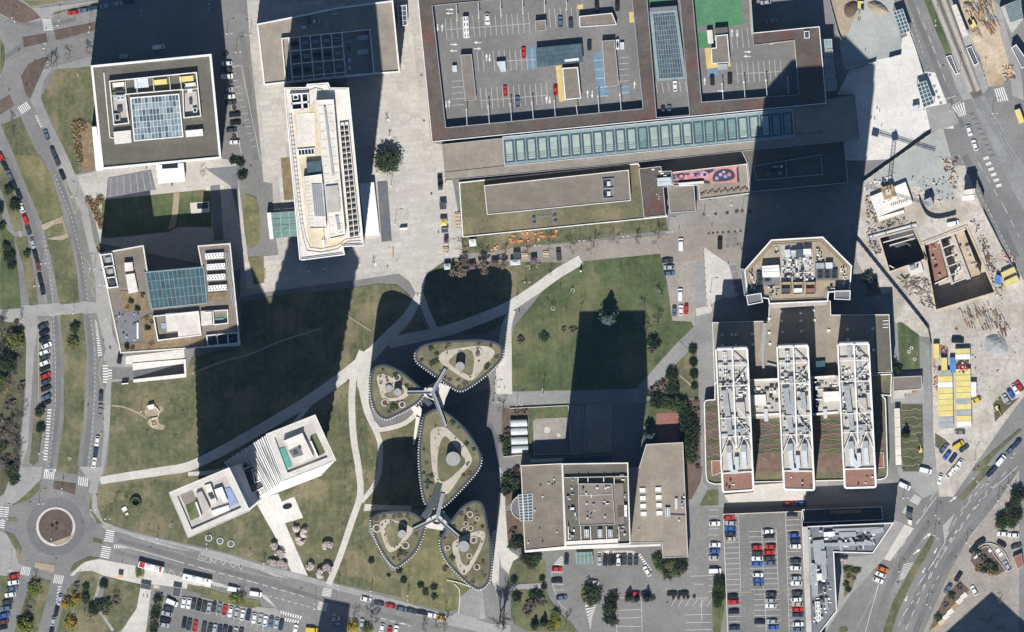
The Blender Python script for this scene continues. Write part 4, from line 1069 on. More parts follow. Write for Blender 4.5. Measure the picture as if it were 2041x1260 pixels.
# ---------------------------------------------------------------- podium office above the tower
PO = PX('512,48 588,33 669,16 783,1 797,144 671,153 526,170')
t = building('office_building', 'low office with tan roof shaded by the slab tower', 'building', PO, 22, 'wall_pale', 'roof_gravel_tan', (3.0, .9, 'white'), 3.6)
rg(t, 'plant_screen', 'white', A2('632,300 1330,228 1365,585 665,655'), 2.0, 22, 24.6)
q = A2('692,300 1108,258 1140,608 722,648')
for i in range(6): bar(t, 'screen_beam', 'white', bil(q, i / 5, 0), bil(q, i / 5, 1), 2.0, 23.6, 24.6)
for j in range(1, 4): bar(t, 'screen_beam', 'white', bil(q, 0, j / 3.4), bil(q, 1, j / 3.4), 2.0, 23.6, 24.5)
for i in range(5):
    for j in range(3): unit(t, *bil(q, (i + .5) / 5, (j + .45) / 3.3), 13, 8, 5, 22.05, 1.2, rnd.choice(('metal_dark', 'metal_grey')), (2, 1) if rnd.random() < .5 else None)
for y in (295, 408): unit(t, *A2.one(1270, y), 23, 10, 5, 22.05, 1.6, 'metal_pale', (4, 2))
clutter(t, A2('1140,300 1200,290 1210,560 1160,570'), 6, 22.05, 5)
clutter(t, A2('760,150 1100,80 1110,200 770,230'), 7, 22.05, 5)
k = thing('glass_kiosk', 'small white framed glass stair box beside the podium office', 'kiosk', *A2.one(1580, 120))
kq = A2('1546,48 1616,40 1622,198 1556,206')
pr(k, 'wall', 'glass_blue', kq, 0, 4.4); rg(k, 'frame', 'white', inset(kq, -.5), 1.6, 4.2, 5.0)
for i in range(1, 4): bar(k, 'glazing_bar', 'white', bil(kq, 0, i / 4), bil(kq, 1, i / 4), .8, 4.4, 4.8)
bar(k, 'glazing_bar', 'white', bil(kq, .5, 0), bil(kq, .5, 1), .8, 4.4, 4.82)

# ---------------------------------------------------------------- split tower
SL_T, SR_T = VT('45,790 610,555 800,955 225,1210'), VT('985,225 1440,45 1635,470 1150,660')
SL_B, SR_B = VT('330,690 830,480 930,850 540,1010'), VT('560,500 1150,262 1490,622 845,872')
t = thing('split_tower', 'white residential tower splitting into two leaning square tops with roof pools', 'tower', *VT.one(800, 680))
def leg_ring(T, B, z, H=104.0, grow=0):
    f = z / H
    P = [lerp(b, a, f) for a, b in zip(orient(T), orient(B))]
    return inset(P, -grow) if grow else P
for T, B in ((SL_T, SL_B), (SR_T, SR_B)):
    MB().loft([[W(p, z) for p in leg_ring(T, B, z)] for z in (0, 26, 52, 78, 102.9)]).build('leg', M['wall_grey'], t)
    for i in range(21):                      # white balcony bands between glazed storeys
        z = 2.4 + i * 4.9
        MB().ring(leg_ring(T, B, z + 1.2, grow=.9 if i % 2 else 1.5), 3.0, z, z + 2.4).build('balcony_slab', M['white'], t)
H = 104.05
for q in (SL_T, SR_T):
    rg(t, 'parapet', 'wall_pale', inset(q, -2), 12.5, H - 2.0, H + .9)
    rg(t, 'parapet_rim', 'cream', inset(q, -2.4), 1.2, H - 2.5, H + 1.15)
    pr(t, 'roof_terrace', 'roof_beige', inset(q, 9), H - 1, H - .5)
def vp(nm, mt, s, z0, z1): return pr(t, nm, mt, VT(s), H - .5 + z0, H - .5 + z1)
vp('roof_pool', 'pool_teal', '1100,362 1152,345 1222,528 1172,550', 0, .5)
vp('roof_lawn', 'lawn_lush', '1398,240 1452,217 1540,398 1476,436', 0, .4)
vp('roof_room', 'roof_cream', '1165,290 1325,220 1430,440 1310,500 1235,495 1200,400', 0, 2.8)
vp('timber_deck', 'roof_grey', '1190,380 1295,330 1330,420 1230,450', 2.8, 3.0)
vp('roof_lounger', 'metal_dark', '1230,385 1262,372 1278,410 1246,424', 3.0, 3.4)
vp('roof_lounger', 'metal_dark', '1280,340 1304,332 1312,356 1290,364', 3.0, 3.4)
vp('screen_wall', 'white', '1142,285 1320,208 1330,226 1150,302', 0, 4.2)
vp('screen_wall', 'white', '1395,290 1408,284 1478,440 1464,446', 0, 3.0)
vp('roof_pool', 'pool_blue', '552,752 622,735 702,888 634,920', 0, .5)
vp('timber_deck', 'timber_grey', '135,800 252,755 296,860 188,905', 0, .3)
vp('roof_lawn', 'lawn_lush', '192,912 296,868 340,1010 242,1058', 0, .4)
vp('roof_room', 'roof_cream', '378,715 432,695 500,880 440,905', 0, 2.6)
vp('roof_room', 'roof_beige', '300,790 350,770 432,940 385,962', 0, 2.2)
vp('screen_wall', 'white', '470,755 545,730 600,860 560,880 535,830 500,840', 0, 2.4)
vp('screen_wall', 'white', '285,880 300,872 350,1015 335,1022', 0, 2.4)
vp('roof_room', 'white', '440,960 610,905 620,950 470,1010', 0, 1.4)
for i in range(3): vp('roof_lounger', 'metal_dark', ' '.join(f'{480 + i * 9 + a},{755 + i * 25 + b}' for a, b in ((0, 0), (26, -8), (32, 8), (6, 16))), .1, .6)
for i in range(2): vp('roof_lounger', 'metal_dark', ' '.join(f'{410 + i * 16 + a},{800 + i * 26 + b}' for a, b in ((0, 0), (40, -14), (50, 12), (10, 26))), 2.6, 3.2)
LB = VT('650,600 935,478 1040,680 850,790 760,800')
pr(t, 'lobby_wall', 'wall_dark', LB, 0, 46); rg(t, 'lobby_parapet', 'white', LB, 1.6, 45, 46.8)
q = VT('690,620 800,580 850,700 740,750')
for i in range(6):
    for j in range(4): pr(t, 'lobby_pane', 'glass_dark', inset([bil(q, i / 6, j / 4), bil(q, (i + 1) / 6, j / 4), bil(q, (i + 1) / 6, (j + 1) / 4), bil(q, i / 6, (j + 1) / 4)], .5), 46, 46.15)
rg(t, 'court_frame', 'white', VT('830,560 945,515 1000,640 860,695'), 2, 46, 47.5)
unit(t, *VT.one(930, 590), 16, 14, 22, 46.1, 1.2, 'roof_grey'); unit(t, *VT.one(880, 620), 6, 18, 22, 46.1, 1.6, 'white')
ov = thing('light_well', 'dark oval light well in the white entrance walk', 'opening', *D2.one(660, 302))
c = D2.one(660, 302); el = [(c[0] + 10 * math.cos(a) * .94 + 5.5 * math.sin(a) * .3, c[1] + 5.5 * math.sin(a) - 10 * math.cos(a) * .25) for a in [2 * math.pi * i / 24 for i in range(24)]]
pr(ov, 'well_floor', 'black', el, .2, .42); rg(ov, 'well_rim', 'metal_grey', inset(el, -.6), .8, .2, .5)
for i, (x, y) in enumerate(((62, 544), (147, 567), (230, 588))):
    k = thing('air_shaft', f'round shaft ring in the lawn, {nth(i)} of three below the split tower', 'shaft', *D2.one(x, y), group='round shaft rings')
    cc = D2.one(x, y); rg(k, 'ring_wall', 'white', circle(*cc, 6.6, 24), 1.2, 0, 1.0); pr(k, 'grille', 'metal_dark', circle(*cc, 5.6, 24), 0, .7)
    for u in (-2, 0, 2): bar(k, 'grille_bar', 'metal_grey', (cc[0] - 5, cc[1] + u), (cc[0] + 5, cc[1] + u), .5, .7, .8)

# ---------------------------------------------------------------- octagonal tower
EM = PX('1537,478 1640,472 1698,530 1694,580 1652,583 1650,601 1533,606 1531,596 1490,590 1484,538')
t = building('octagonal_tower', 'tall dark octagonal tower with white rim and crowded roof plant', 'tower', EM, 104, 'wall_dark', 'roof_tan', (2.4, 1.4, 'white'), 3.6, 'glass_dark')
Z = 104
pr(t, 'roof_deck', 'roof_beige', G5('720,190 1240,190 1290,620 1290,800 720,800'), Z, Z + .2)
pr(t, 'plant_deck', 'roof_grey', G5('300,650 440,540 700,540 710,880 330,880'), Z, Z + .25)
pr(t, 'plant_deck', 'roof_grey', G5('1300,480 1590,480 1690,600 1690,790 1300,790'), Z, Z + .25)
def gu(s, mt, z0, z1, nm='roof_unit'): return pr(t, nm, mt, G5(s), Z + z0, Z + z1)
for s in ('405,550 690,530 700,575 412,592', '408,598 700,580 705,640 412,642', '412,648 705,645 710,735 420,738'): gu(s, 'white', .3, 4.2, 'cooler')
gu('790,280 880,270 890,400 800,410', 'metal_pale', .2, 2.6); gu('890,290 975,285 980,330 895,335', 'metal_pale', .2, 3.0)
gu('975,270 1090,265 1095,405 980,410', 'glass_blue', .2, 3.4); gu('1100,265 1232,262 1235,345 1105,348', 'white', .2, 3.6)
gu('1310,500 1450,495 1460,590 1320,595', 'metal_grey', .2, 2.2); gu('1470,490 1590,490 1595,590 1480,595', 'metal_pale', .2, 2.8)
for i in range(3):
    for j in range(2):
        unit(t, *G5.one(1385 + i * 118, 640 + j * 82), 12.5, 8.5, 0, Z + .2, 1.4, 'metal_dark', (1, 1))
for x, y in ((375, 685), (375, 775), (500, 775), (360, 860)): unit(t, *G5.one(x, y), 13, 9, 0, Z + .2, 1.4, 'metal_dark', (1, 1))
for x, mt in ((808, 'roof_dark'), (1010, 'white'), (1218, 'roof_terracotta')):
    rg(t, 'plant_bay', 'roof_tan', G5(f'{x-85},820 {x+85},815 {x+88},1020 {x-82},1030'), 1.5, Z - .1, Z + 2.6)
    gu(f'{x-68},925 {x+70},920 {x+70},1000 {x-66},1008', mt, .1, 2.0)
for s in ('165,0', ): pass
for p in ('145,1040 395,1000 425,1155 175,1205', '1625,965 1890,960 1885,1115 1620,1105'):
    q = G5(p); pr(t, 'corner_tower', 'wall_dark', q, 0, Z + 5); pr(t, 'corner_roof', 'roof_grey', inset(q, .8), Z + 4.8, Z + 5.1); rg(t, 'corner_rim', 'white', inset(q, -.3), 1.6, Z + 4.6, Z + 5.8)
pr(t, 'side_wing', 'roof_grey', G5('45,590 110,600 165,1040 115,1050'), 0, 88)
rg(t, 'side_rim', 'metal_pale', G5('45,590 110,600 165,1040 115,1050'), .8, 87.5, 88.8)
clutter(t, G5('740,420 1290,420 1280,800 740,800'), 60, Z + .2, 0, size=(2.5, 9), hh=(.6, 2.2))
clutter(t, G5('1490,900 1640,860 1640,940 1500,960'), 5, Z + .2, 0, size=(2, 5))
clutter(t, G5('440,900 700,860 700,1080 460,1090'), 9, Z + .2, 0, size=(2, 6))
clutter(t, G5('160,640 290,640 300,960 200,980'), 14, Z + .2, 80, size=(1.5, 5))
clutter(t, G5('1720,560 1850,560 1850,900 1740,900'), 14, Z + .2, 80, size=(1.5, 5))
clutter(t, G5('1300,230 1420,300 1430,470 1310,480'), 14, Z + .2, 0, size=(2, 5))
clutter(t, G5('600,200 720,190 720,400 620,380'), 4, Z + .2, 0, size=(4, 9))
for cxy in ((888, 450), (1110, 432)):
    vent(t, *G5.one(*cxy), 2.6, Z + .2, 1.6, 'white')
for off in (4.6, 8.2):
    rg(t, 'rail', 'metal_dark', inset(EM, off), .5, Z + .05, Z + .3)
pr(t, 'pale_ledge', 'roof_beige', G5('525,1190 1500,1140 1505,1200 530,1262'), 0, 22)

# ---------------------------------------------------------------- off-frame towers whose shadows reach the avenue and the yard
building('apartment_tower', 'tower block beyond the lower edge that shades the avenue', 'tower', PX('619,1432 670,1442 660,1500 606,1490'), 62, 'wall_grey', 'roof_grey', (2, 1, 'white'), 3.2)
building('apartment_tower', 'tower block beyond the lower corner that shades the yard', 'tower', PX('1949,1418 2060,1520 1980,1600 1845,1510'), 62, 'wall_grey', 'roof_grey', (2, 1, 'white'), 3.2)

# ---------------------------------------------------------------- shopping mall with sunken rooftop parking
DK, RF = 11.0, 15.0
REC1 = PX('862,12 1257,-26 1281,216 889,254')
REC2 = PX('1288,-30 1351,-36 1374,229 1309,234')
REC3 = PX('1378,-38 1493,-42 1501,91 1583,81 1592,188 1399,203')
MALL = PX('827,-60 861,283 1512,219 1647,206 1633,53 1501,66 1493,-60')
mall = thing('shopping_mall', 'wide mall with reddish sedum roof and sunken rooftop parking', 'building', 1240, 110)
pr(mall, 'wall', 'wall_tan', MALL, -.05, DK)
pr(mall, 'parking_deck', 'deck_grey', inset(MALL, 4), DK - .2, DK + .02)
pr(mall, 'roof', 'roof_sedum', MALL, DK - .1, RF, holes=[REC1, REC2, REC3])
for q in (REC1, REC2, REC3): rg(mall, 'parapet', 'metal_grey', inset(q, -1.4), 1.3, RF - .2, RF + .5)
rg(mall, 'parapet', 'white', inset(MALL, -.5), 1.6, RF - .6, RF + .45)
rg(mall, 'roof_light', 'white', A4('1585,245 1627,242 1630,300 1588,303'), 1.4, RF, RF + 1.2)
unit(mall, *A4.one(1607, 272), 7, 9, 5, RF, .8, 'metal_dark')
# parking deck furniture, rec 1
def mb(nm, mt, q, z0, z1, rim='white', rimw=1.0):
    o = pr(mall, nm, mt, q, DK, DK + z1)
    if rim: rg(mall, nm + '_rim', rim, inset(q, -.2), rimw, DK + z1 - .4, DK + z1 + .3)
    return o
mb('stair_house', 'roof_gravel', A3('465,432 550,428 588,782 500,792'), 0, 3.0, 'metal_pale', .8)
mb('stair_house', 'roof_gravel', A3('1262,535 1385,527 1410,772 1285,785'), 0, 3.6, 'white', 2.0)
mb('stair_house', 'roof_gravel', A3('1052,165 1133,158 1137,235 1055,245'), 0, 3.0, 'metal_pale', .8)
mb('stair_house', 'roof_gravel', A3('1395,128 1654,102 1690,195 1400,215'), 0, 3.2, 'white', 1.6)
mb('stair_house', 'roof_gravel', A4('0,322 98,315 132,665 25,680'), 0, 3.0, 'metal_pale', .8)
mb('stair_house', 'roof_gravel', A4('890,280 985,270 1003,490 862,500 855,378 895,375'), 0, 3.6, 'white', 1.6)
mb('stair_house', 'roof_brown', A4('885,220 985,212 988,262 890,268'), 0, 3.0, None)
cq = A3('1055,375 1415,340 1428,488 1065,526')
cn = pr(mall, 'solar_canopy', 'metal_dark', cq, DK + 3.2, DK + 3.4)
for i in range(12):
    for j in range(4):
        p = [bil(cq, i / 12, j / 4), bil(cq, (i + 1) / 12, j / 4), bil(cq, (i + 1) / 12, (j + 1) / 4), bil(cq, i / 12, (j + 1) / 4)]
        MB().prism(inset(p, .35), DK + 3.4, DK + 3.47).build('panel', M['glass_blue'], cn)
for u in (.05, .5, .95):
    for v in (.08, .92):
        p = bil(cq, u, v); bx(mall, 'canopy_post', 'metal_grey', p[0], p[1], 1.5, 1.5, 5, DK, 3.2)
pr(mall, 'canopy_sign', 'paint_white', A3('1280,468 1392,455 1395,475 1283,487'), DK + 3.48, DK + 3.55)
unit(mall, *A3.one(508, 215), 11, 43, 3, DK, 2.6, 'white', (2, 4), name='chiller')
unit(mall, *A3.one(418, 540), 9, 13, 3, DK, 2.0, 'metal_pale')
pr(mall, 'lift_box', 'metal_pale', A3('745,485 815,480 822,560 785,565'), DK, DK + 2.6)
unit(mall, *A3.one(1555, 0), 1, 1, 0, DK, .1, 'metal_pale')
unit(mall, *A4.one(122, 350), 6, 20, 3, DK, 1.8, 'white', (1, 1), name='chiller'); unit(mall, *A4.one(158, 360), 8, 14, 3, DK, 1.6, 'metal_pale')
unit(mall, *A4.one(1215, 300), 8, 16, 5, RF - 3.5, 2.4, 'metal_pale'); unit(mall, *A4.one(1265, 290), 18, 6, 5, DK, 2.0, 'metal_grey')
pr(mall, 'site_cabin', 'roof_cream', A4('822,238 865,235 875,340 832,345'), DK, DK + 2.8)
pr(mall, 'cart_shelter', 'metal_grey', A4('905,505 985,500 985,545 910,552'), DK, DK + 2.2)
# lamp rails over the deck edge
LPX = [((515, 985), (510, 860)), ((690, 970), (680, 830)), ((865, 950), (855, 815)), ((1035, 935), (1025, 805)), ((1208, 915), (1198, 790)), ((1382, 900), (1372, 830)), ((1552, 882), (1542, 755))]
for a, b_ in LPX + [((430, 38), (438, 160)), ((603, 22), (608, 140)), ((777, 5), (782, 125)), ((950, -10), (953, 105)), ((1122, -25), (1125, 92)), ((1295, -40), (1297, 75))]:
    p, q = A3.one(*a), A3.one(*b_); bar(mall, 'lamp_arm', 'metal_pale', p, q, 1.2, RF + .3, RF + .7); vent(mall, q[0], q[1], 1.6, RF + .1, .7, 'yellow')
for a, b_ in (((150, 865), (140, 745)), ((950, 780), (940, 660)), ((1122, 765), (1112, 645)), ((1295, 750), (1285, 630)), ((1465, 735), (1455, 610))):
    p, q = A4.one(*a), A4.one(*b_); bar(mall, 'lamp_arm', 'metal_pale', p, q, 1.2, RF + .3, RF + .7); vent(mall, q[0], q[1], 1.6, RF + .1, .7, 'white')
def deck_mark(b, name, mt, label=None): return b.build(name, M[mt], mall)
def deck_lines(segs, name='bay_line', w=.55, mt='paint_white'):
    for pts in segs:
        b = MB()
        for p, q in zip(pts, pts[1:]):
            d = Vector((q[0] - p[0], q[1] - p[1])).normalized(); n = Vector((-d.y, d.x)) * w / 2
            P, Q = Vector(p), Vector(q)
            b.face([W(v, DK + .035) for v in orient([tuple(P + n), tuple(Q + n), tuple(Q - n), tuple(P - n)])])
        b.build(name, M[mt], mall)
def deck_bays(s, x0, x1, dx, y0, y1, slope, mid=None):
    n = int((x1 - x0) / dx)
    deck_lines([[s.one(x0 + i * dx - 2, y0 - (i * dx) * slope), s.one(x0 + i * dx + 12, y1 - (i * dx) * slope)] for i in range(n + 1)])
    if mid: deck_lines([[s.one(x0, mid), s.one(x1, mid - (x1 - x0) * slope)]])
deck_bays(A3, 345, 1010, 43.5, 145, 310, .075, 235)
deck_bays(A3, 1160, 1390, 43.5, 70, 220, .075)
deck_bays(A3, 595, 660, 43, 405, 560, .0, None)
deck_bays(A3, 722, 1050, 43, 400, 560, .04, 482)
deck_bays(A3, 620, 1140, 43.3, 690, 860, .08, 790)
deck_lines([A3('%d,%d %d,%d' % (395, 640 + i * 47, 480 + i * 2, 632 + i * 47)) for i in range(5)])
deck_lines([A4('%d,%d %d,%d' % (135, 455 + i * 46, 212, 450 + i * 46)) for i in range(7)])
deck_bays(A4, 1010, 1180, 44, 230, 380, .03, None)
deck_bays(A4, 1055, 1440, 43, 490, 650, .05, 580)
deck_bays(A4, 425, 660, 46, 650, 730, .03, None)
deck_lines([A4('1345,340 1508,322 1540,735')], w=.8, mt='paint_yellow')
for nm, mt, s in (('disabled_bay', 'paint_blue', A3('1505,408 1588,402 1630,752 1540,760')), ('disabled_bay', 'paint_blue', A3('985,365 1055,360 1068,530 1000,540')),
                  ('disabled_bay', 'paint_blue', A4('145,685 215,680 222,732 150,738')),
                  ('disabled_bay', 'paint_blue', A4('822,545 915,535 920,592 828,600')),
                  ('walk_strip', 'paint_ochre', A3('1210,518 1255,512 1285,795 1240,800')), ('walk_strip', 'paint_ochre', A3('1380,40 1425,35 1428,70 1385,75')),
                  ('walk_strip', 'paint_ochre', A4('805,380 848,375 865,500 1010,495 1012,520 905,530 822,542')), ('walk_strip', 'paint_ochre', A4('212,95 248,92 252,175 216,180')), ('walk_strip', 'paint_ochre', A4('1308,265 1342,262 1348,345 1312,350')),
                  ('sports_court', 'court_green', A4('715,-60 1090,-80 1100,150 1170,170 985,215 845,190 735,215')), ('sports_court', 'court_green', A4('738,260 825,250 850,370 750,378')),
                  ('sports_court', 'court_green', A4('345,-60 600,-80 600,0 345,60'))):
    MB().prism(s, DK, DK + .03).build(nm, M[mt], mall)
deck_lines([A3('%d,%d %d,%d' % (1508 + i * 8, 478 + i * 70, 1592 + i * 8, 472 + i * 70)) for i in range(5)], w=.7)
for pos, ang in (((320, 220), 90), ((285, 215), -90), ((410, 350), 0), ((600, 335), 180), ((595, 383), 0), ((410, 400), 180), ((668, 455), 90), ((693, 455), -90), ((375, 815), 90), ((350, 820), -90), ((1138, 785), 90), ((1165, 785), -90), ((1462, 740), 90), ((1498, 740), -90), ((660, 908), 0), ((380, 75), 0), ((380, 105), 180)):
    p = A3.one(*pos); c, s_ = math.cos(R(ang)), math.sin(R(ang))
    MB().face([W(v, DK + .04) for v in orient([(p[0] + (u * c + v * s_) * 1.7, p[1] + (-u * s_ + v * c) * 1.7) for u, v in ARROW])]).build('arrow', M['paint_white'], mall)
for pos, ang in (((1020, 260), 90), ((1062, 260), -90), ((1140, 408), 0), ((1140, 443), 180), ((255, 670), 90), ((805, 640), 90), ((930, 715), 0)):
    p = A4.one(*pos); c, s_ = math.cos(R(ang)), math.sin(R(ang))
    MB().face([W(v, DK + .04) for v in orient([(p[0] + (u * c + v * s_) * 1.7, p[1] + (-u * s_ + v * c) * 1.7) for u, v in ARROW])]).build('arrow', M['paint_white'], mall)
# court skylight
glazing(mall, A4('398,95 575,80 645,605 440,618'), 10, 14, DK + 3.0, ('glass_blue', 'glass_slate'), 'metal_grey', .6, 1.0, name='court_skylight')
rg(mall, 'skylight_gutter', 'glass_pale', A4('372,90 588,72 662,618 430,640'), 5.5, DK + .2, DK + 3.1)
pr(mall, 'skylight_gable', 'roof_grey', A4('372,62 585,45 592,78 378,92'), DK, DK + 3.2)
# glass arcade along the lower side
ARC = PX('881,288 1512,221 1704,190 1713,276 1640,284 1220,329 888,360')
pr(mall, 'arcade_wall', 'wall_tan', ARC, -.05, 13); pr(mall, 'arcade_roof', 'roof_gravel_tan', inset(ARC, .5), 12.8, 13.05)
rg(mall, 'arcade_rim', 'metal_grey', inset(ARC, -.3), 1.0, 12.6, 13.4)
bar(mall, 'roof_step', 'roof_brown', (883, 344), (1640, 262), .7, 13.05, 13.3)
AQ = PX('1002,273 1579,216 1583,273 1006,331')
gl = pr(mall, 'arcade_skylight', 'glass_pale', AQ, 13, 13.6)
NB = 26
for i in range(NB):
    u0, u1 = (i + .05) / NB, (i + .95) / NB
    q = [bil(AQ, u0, .12), bil(AQ, u1, .12), bil(AQ, u1, .9), bil(AQ, u0, .9)]
    MB().ring(q, 3.4, 13.6, 13.72).build('bay_frame', M['glass_slate'], gl)
    MB().prism(inset(q, 3.4), 13.6, 13.68).build('bay_pane', M[rnd.choice(('glass_mist', 'glass_mist', 'glass_green'))], gl)
    for v in (.14, .24, .34): bar(gl, 'glazing_bar', 'glass_slate', bil(inset(q, 2.3), .04, v), bil(inset(q, 2.3), .96, v), .8, 13.68, 13.74)
    bar(gl, 'rib', 'glass_pale', bil(AQ, i / NB, .02), bil(AQ, i / NB, .98), 1.4, 13.6, 13.85)
rg(gl, 'frame', 'metal_pale', inset(AQ, -.5), 1.2, 13.0, 13.9)
bands(mall, ARC, 12.4, 'glass_dark', 4.2, 1.0, 2.6)
for i, s in enumerate(('65,312 148,308 152,378 72,382', '85,392 156,388 158,438 90,442', '90,456 160,452 163,518 95,522', '95,536 170,532 172,612 100,618', '100,630 184,626 187,706 106,712')):
    pr(mall, 'side_canopy', 'glass_pale', A5(s), 7.6, 7.8); rg(mall, 'canopy_frame', 'metal_pale', inset(A5(s), -.4), 1.0, 7.4, 7.95)
    for u in (.33, .66): bar(mall, 'canopy_bar', 'metal_pale', bil(A5(s), u, 0), bil(A5(s), u, 1), .6, 7.8, 7.9)

# ---------------------------------------------------------------- low wing with green roof
LG = PX('915,364 1218,331 1272,326 1330,432 922,473')
t = building('low_wing', 'low mall wing with grass roof and grey raised block', 'building', LG, 4.6, 'wall_pale', 'roof_green', (2.0, .7, 'white'), 4.2)
BQ = PX('965,370 1253,339 1257,400 971,428')
pr(t, 'raised_wall', 'wall_grey', BQ, 4.5, 9); pr(t, 'raised_roof', 'roof_gravel', inset(BQ, .5), 8.9, 9.05); rg(t, 'raised_rim', 'white', inset(BQ, -.3), 1.3, 8.6, 9.5)
for y in (222, 300):
    rg(t, 'roof_unit_frame', 'metal_grey', PX(f'{B3.one(1575,y)[0]},{B3.one(1575,y-38)[1]} {B3.one(1668,y)[0]},{B3.one(1575,y-44)[1]} {B3.one(1672,y)[0]},{B3.one(1575,y+34)[1]} {B3.one(1580,y)[0]},{B3.one(1575,y+40)[1]}'), 1.2, 9, 10)
    unit(t, *B3.one(1600, y), 10, 16, 5, 9.05, .8, 'metal_dark', (1, 1)); unit(t, *B3.one(1628, y), 7, 9, 5, 9.05, 1.2, 'metal_pale')
for s in ('1022,490 1052,487 1055,560 1027,563', '1050,478 1190,465 1192,480 1052,494', '1182,420 1210,417 1218,545 1192,548'):
    pr(t, 'roof_path', 'roof_grey', B3(s), 4.6, 4.8)
for x, y in ((1040, 487), (1042, 525), (1205, 468), (1208, 512)): bx(t, 'roof_seat', 'metal_dark', *B3.one(x, y), 6, 4, 5, 4.8, .6)
W2 = B4('290,105 460,86 470,125 545,122 552,238 480,250 500,470 330,487')
t = building('low_wing', 'brown roofed pavilion at the end of the green roof', 'building', W2, 9, 'wall_pale', 'roof_sedum', (1.0, .5, 'metal_pale'), 4.2)
for s, mt in (('430,178 540,170 545,200 435,208', 'metal_pale'), ('432,210 545,202 548,235 436,242', 'metal_pale')): pr(t, 'roof_unit', mt, B4(s), 9.05, 10.6)
for x, y in ((400, 110), (455, 125), (470, 140), (495, 160)): unit(t, *B4.one(x, y), 6, 3, 5, 9.05, .7, 'white')
for x, y in ((432, 305), (450, 322), (445, 340)): vent(t, *B4.one(x, y), 1.2, 9.05, .6)
t = building('low_wing', 'square grey gravel roof beside the mural terrace', 'building', B4('515,252 720,235 735,435 535,450'), 6.5, 'wall_pale', 'roof_gravel', (.9, .4, 'metal_pale'), 3.2)
TER = B4('752,250 755,128 1062,76 1130,66 1160,296 770,346')
t = building('mural_pavilion', 'roof terrace with a pink and dark swirling mural', 'building', B4('550,132 1065,75 1135,66 1160,297 768,347 755,232 558,240'), 6.5, 'wall_pale', 'roof_gravel_tan', (1.2, .8, 'white'), 3.2)
MU = B4('556,136 1062,82 1078,208 850,222 842,190 560,208')
pr(t, 'mural_floor', 'mural_pink', MU, 6.5, 6.62)
def mu(mt, pts, dz): MB().prism(pts, 6.62, 6.62 + dz).build('mural_shape', M[mt], t)
mu('mural_dark', B4('558,150 620,136 700,130 820,112 880,104 895,116 840,140 780,146 740,170 700,165 660,150 600,170 560,190'), .01)
mu('mural_dark', spline(B4('868,170 890,130 940,108 1000,108 1040,140 1035,180 980,200 900,205 875,200'), 4), .012)
mu('mural_dark', B4('1068,82 1080,208 1062,210 1055,100'), .011)
mu('mural_dark', B4('560,200 640,190 790,180 800,196 840,200 850,220 560,212'), .01)
for x, y, r, mt in ((622, 165, 24, 'mural_dark'), (622, 165, 15, 'mural_pink'), (702, 155, 22, 'mural_pink'), (702, 155, 12, 'mural_lilac'), (803, 152, 28, 'mural_lilac'), (806, 150, 14, 'mural_dark'), (1040, 102, 9, 'mural_lilac'),
                    (900, 180, 16, 'mural_blue'), (930, 150, 14, 'mural_lilac'), (968, 165, 16, 'mural_blue'), (998, 150, 15, 'mural_pink'), (955, 130, 11, 'mural_lilac'), (900, 180, 7, 'mural_lilac'), (968, 165, 7, 'mural_lilac'), (880, 120, 10, 'mural_blue'), (660, 180, 10, 'mural_lilac'), (735, 180, 12, 'mural_blue'), (580, 165, 10, 'mural_blue')):
    mu(mt, circle(*B4.one(x, y), r / K, 18), .014 + .002 * (40 - r) / 10)
for pts in ('640,140 690,132 760,130 800,120', '720,175 760,150 780,130', '820,190 860,150 880,120'): mu('mural_lilac', ribbon(B4(pts), 1.2), .02)
for k in range(22):
    x = 780 + k * 17; p = B4.one(x, 304 - (x - 780) * .10 - (k % 3) * 9); bx(t, 'planter', rnd.choice(('scrub', 'mulch', 'planting_tan')), p[0], p[1], 4, 3.4, 8, 6.5, rnd.uniform(.4, .9))
pr(t, 'terrace_bar', 'cream', B4('600,216 795,200 802,218 605,236'), 6.5, 8.2)
SH = PX('1478,301 1682,281 1690,364 1497,383 1490,326')
t = building('low_wing', 'dark low pavilion lying in the octagonal tower shade', 'building', SH, 8, 'wall_grey', 'roof_brown', (1.2, .6, 'metal_pale'), 3.6)
rg(t, 'roof_rail', 'metal_pale', PX('1502,331 1636,308 1640,348 1508,360'), 1.0, 8, 9)
bar(t, 'roof_rail', 'metal_pale', (1566, 320), (1568, 354), .8, 8, 8.8)
clutter(t, PX('1510,333 1560,325 1562,350 1514,356'), 5, 8.05, 6)

# ---------------------------------------------------------------- terraced offices with three white framed bars
REAR = PX('1533,606 1640,600 1655,600 1656,628 1772,627 1778,742 1424,760 1420,643 1532,640')
t = thing('terraced_office', 'office complex with three long white framed roof bars and terrace gardens', 'building', 1590, 810)
block(t, REAR, 14, 'wall_tan', 'roof_gravel_tan', (1.2, .6, 'white'), 3.6)
pr(t, 'rear_roof', 'roof_brown', PX('1742,632 1771,630 1776,738 1746,741'), 14.05, 14.15)
for x, y in ((1020, 185), (1050, 187), (1180, 180), (1184, 262), (1050, 268), (942, 188), (945, 268), (1312, 172), (1318, 258), (1312, 60), (1410, 80), (1416, 165), (1560, 78), (1565, 160), (1560, 18), (1660, 72), (1408, 5), (1660, -5)):
    unit(t, *C4.one(x, y), 5.5, 4.5, 4, 14.1, .8, 'white', name='roof_light')
for x, y in ((125, 153), (272, 145), (275, 225), (472, 138), (478, 305), (10, 72)): unit(t, *C5.one(x, y), 6, 5, 4, 14.1, .8, 'white', name='roof_light')
for y in (75, 103, 128): bx(t, 'roof_step', 'white', *C5.one(572, y), 11, 1.5, 3, 14.1, .5)
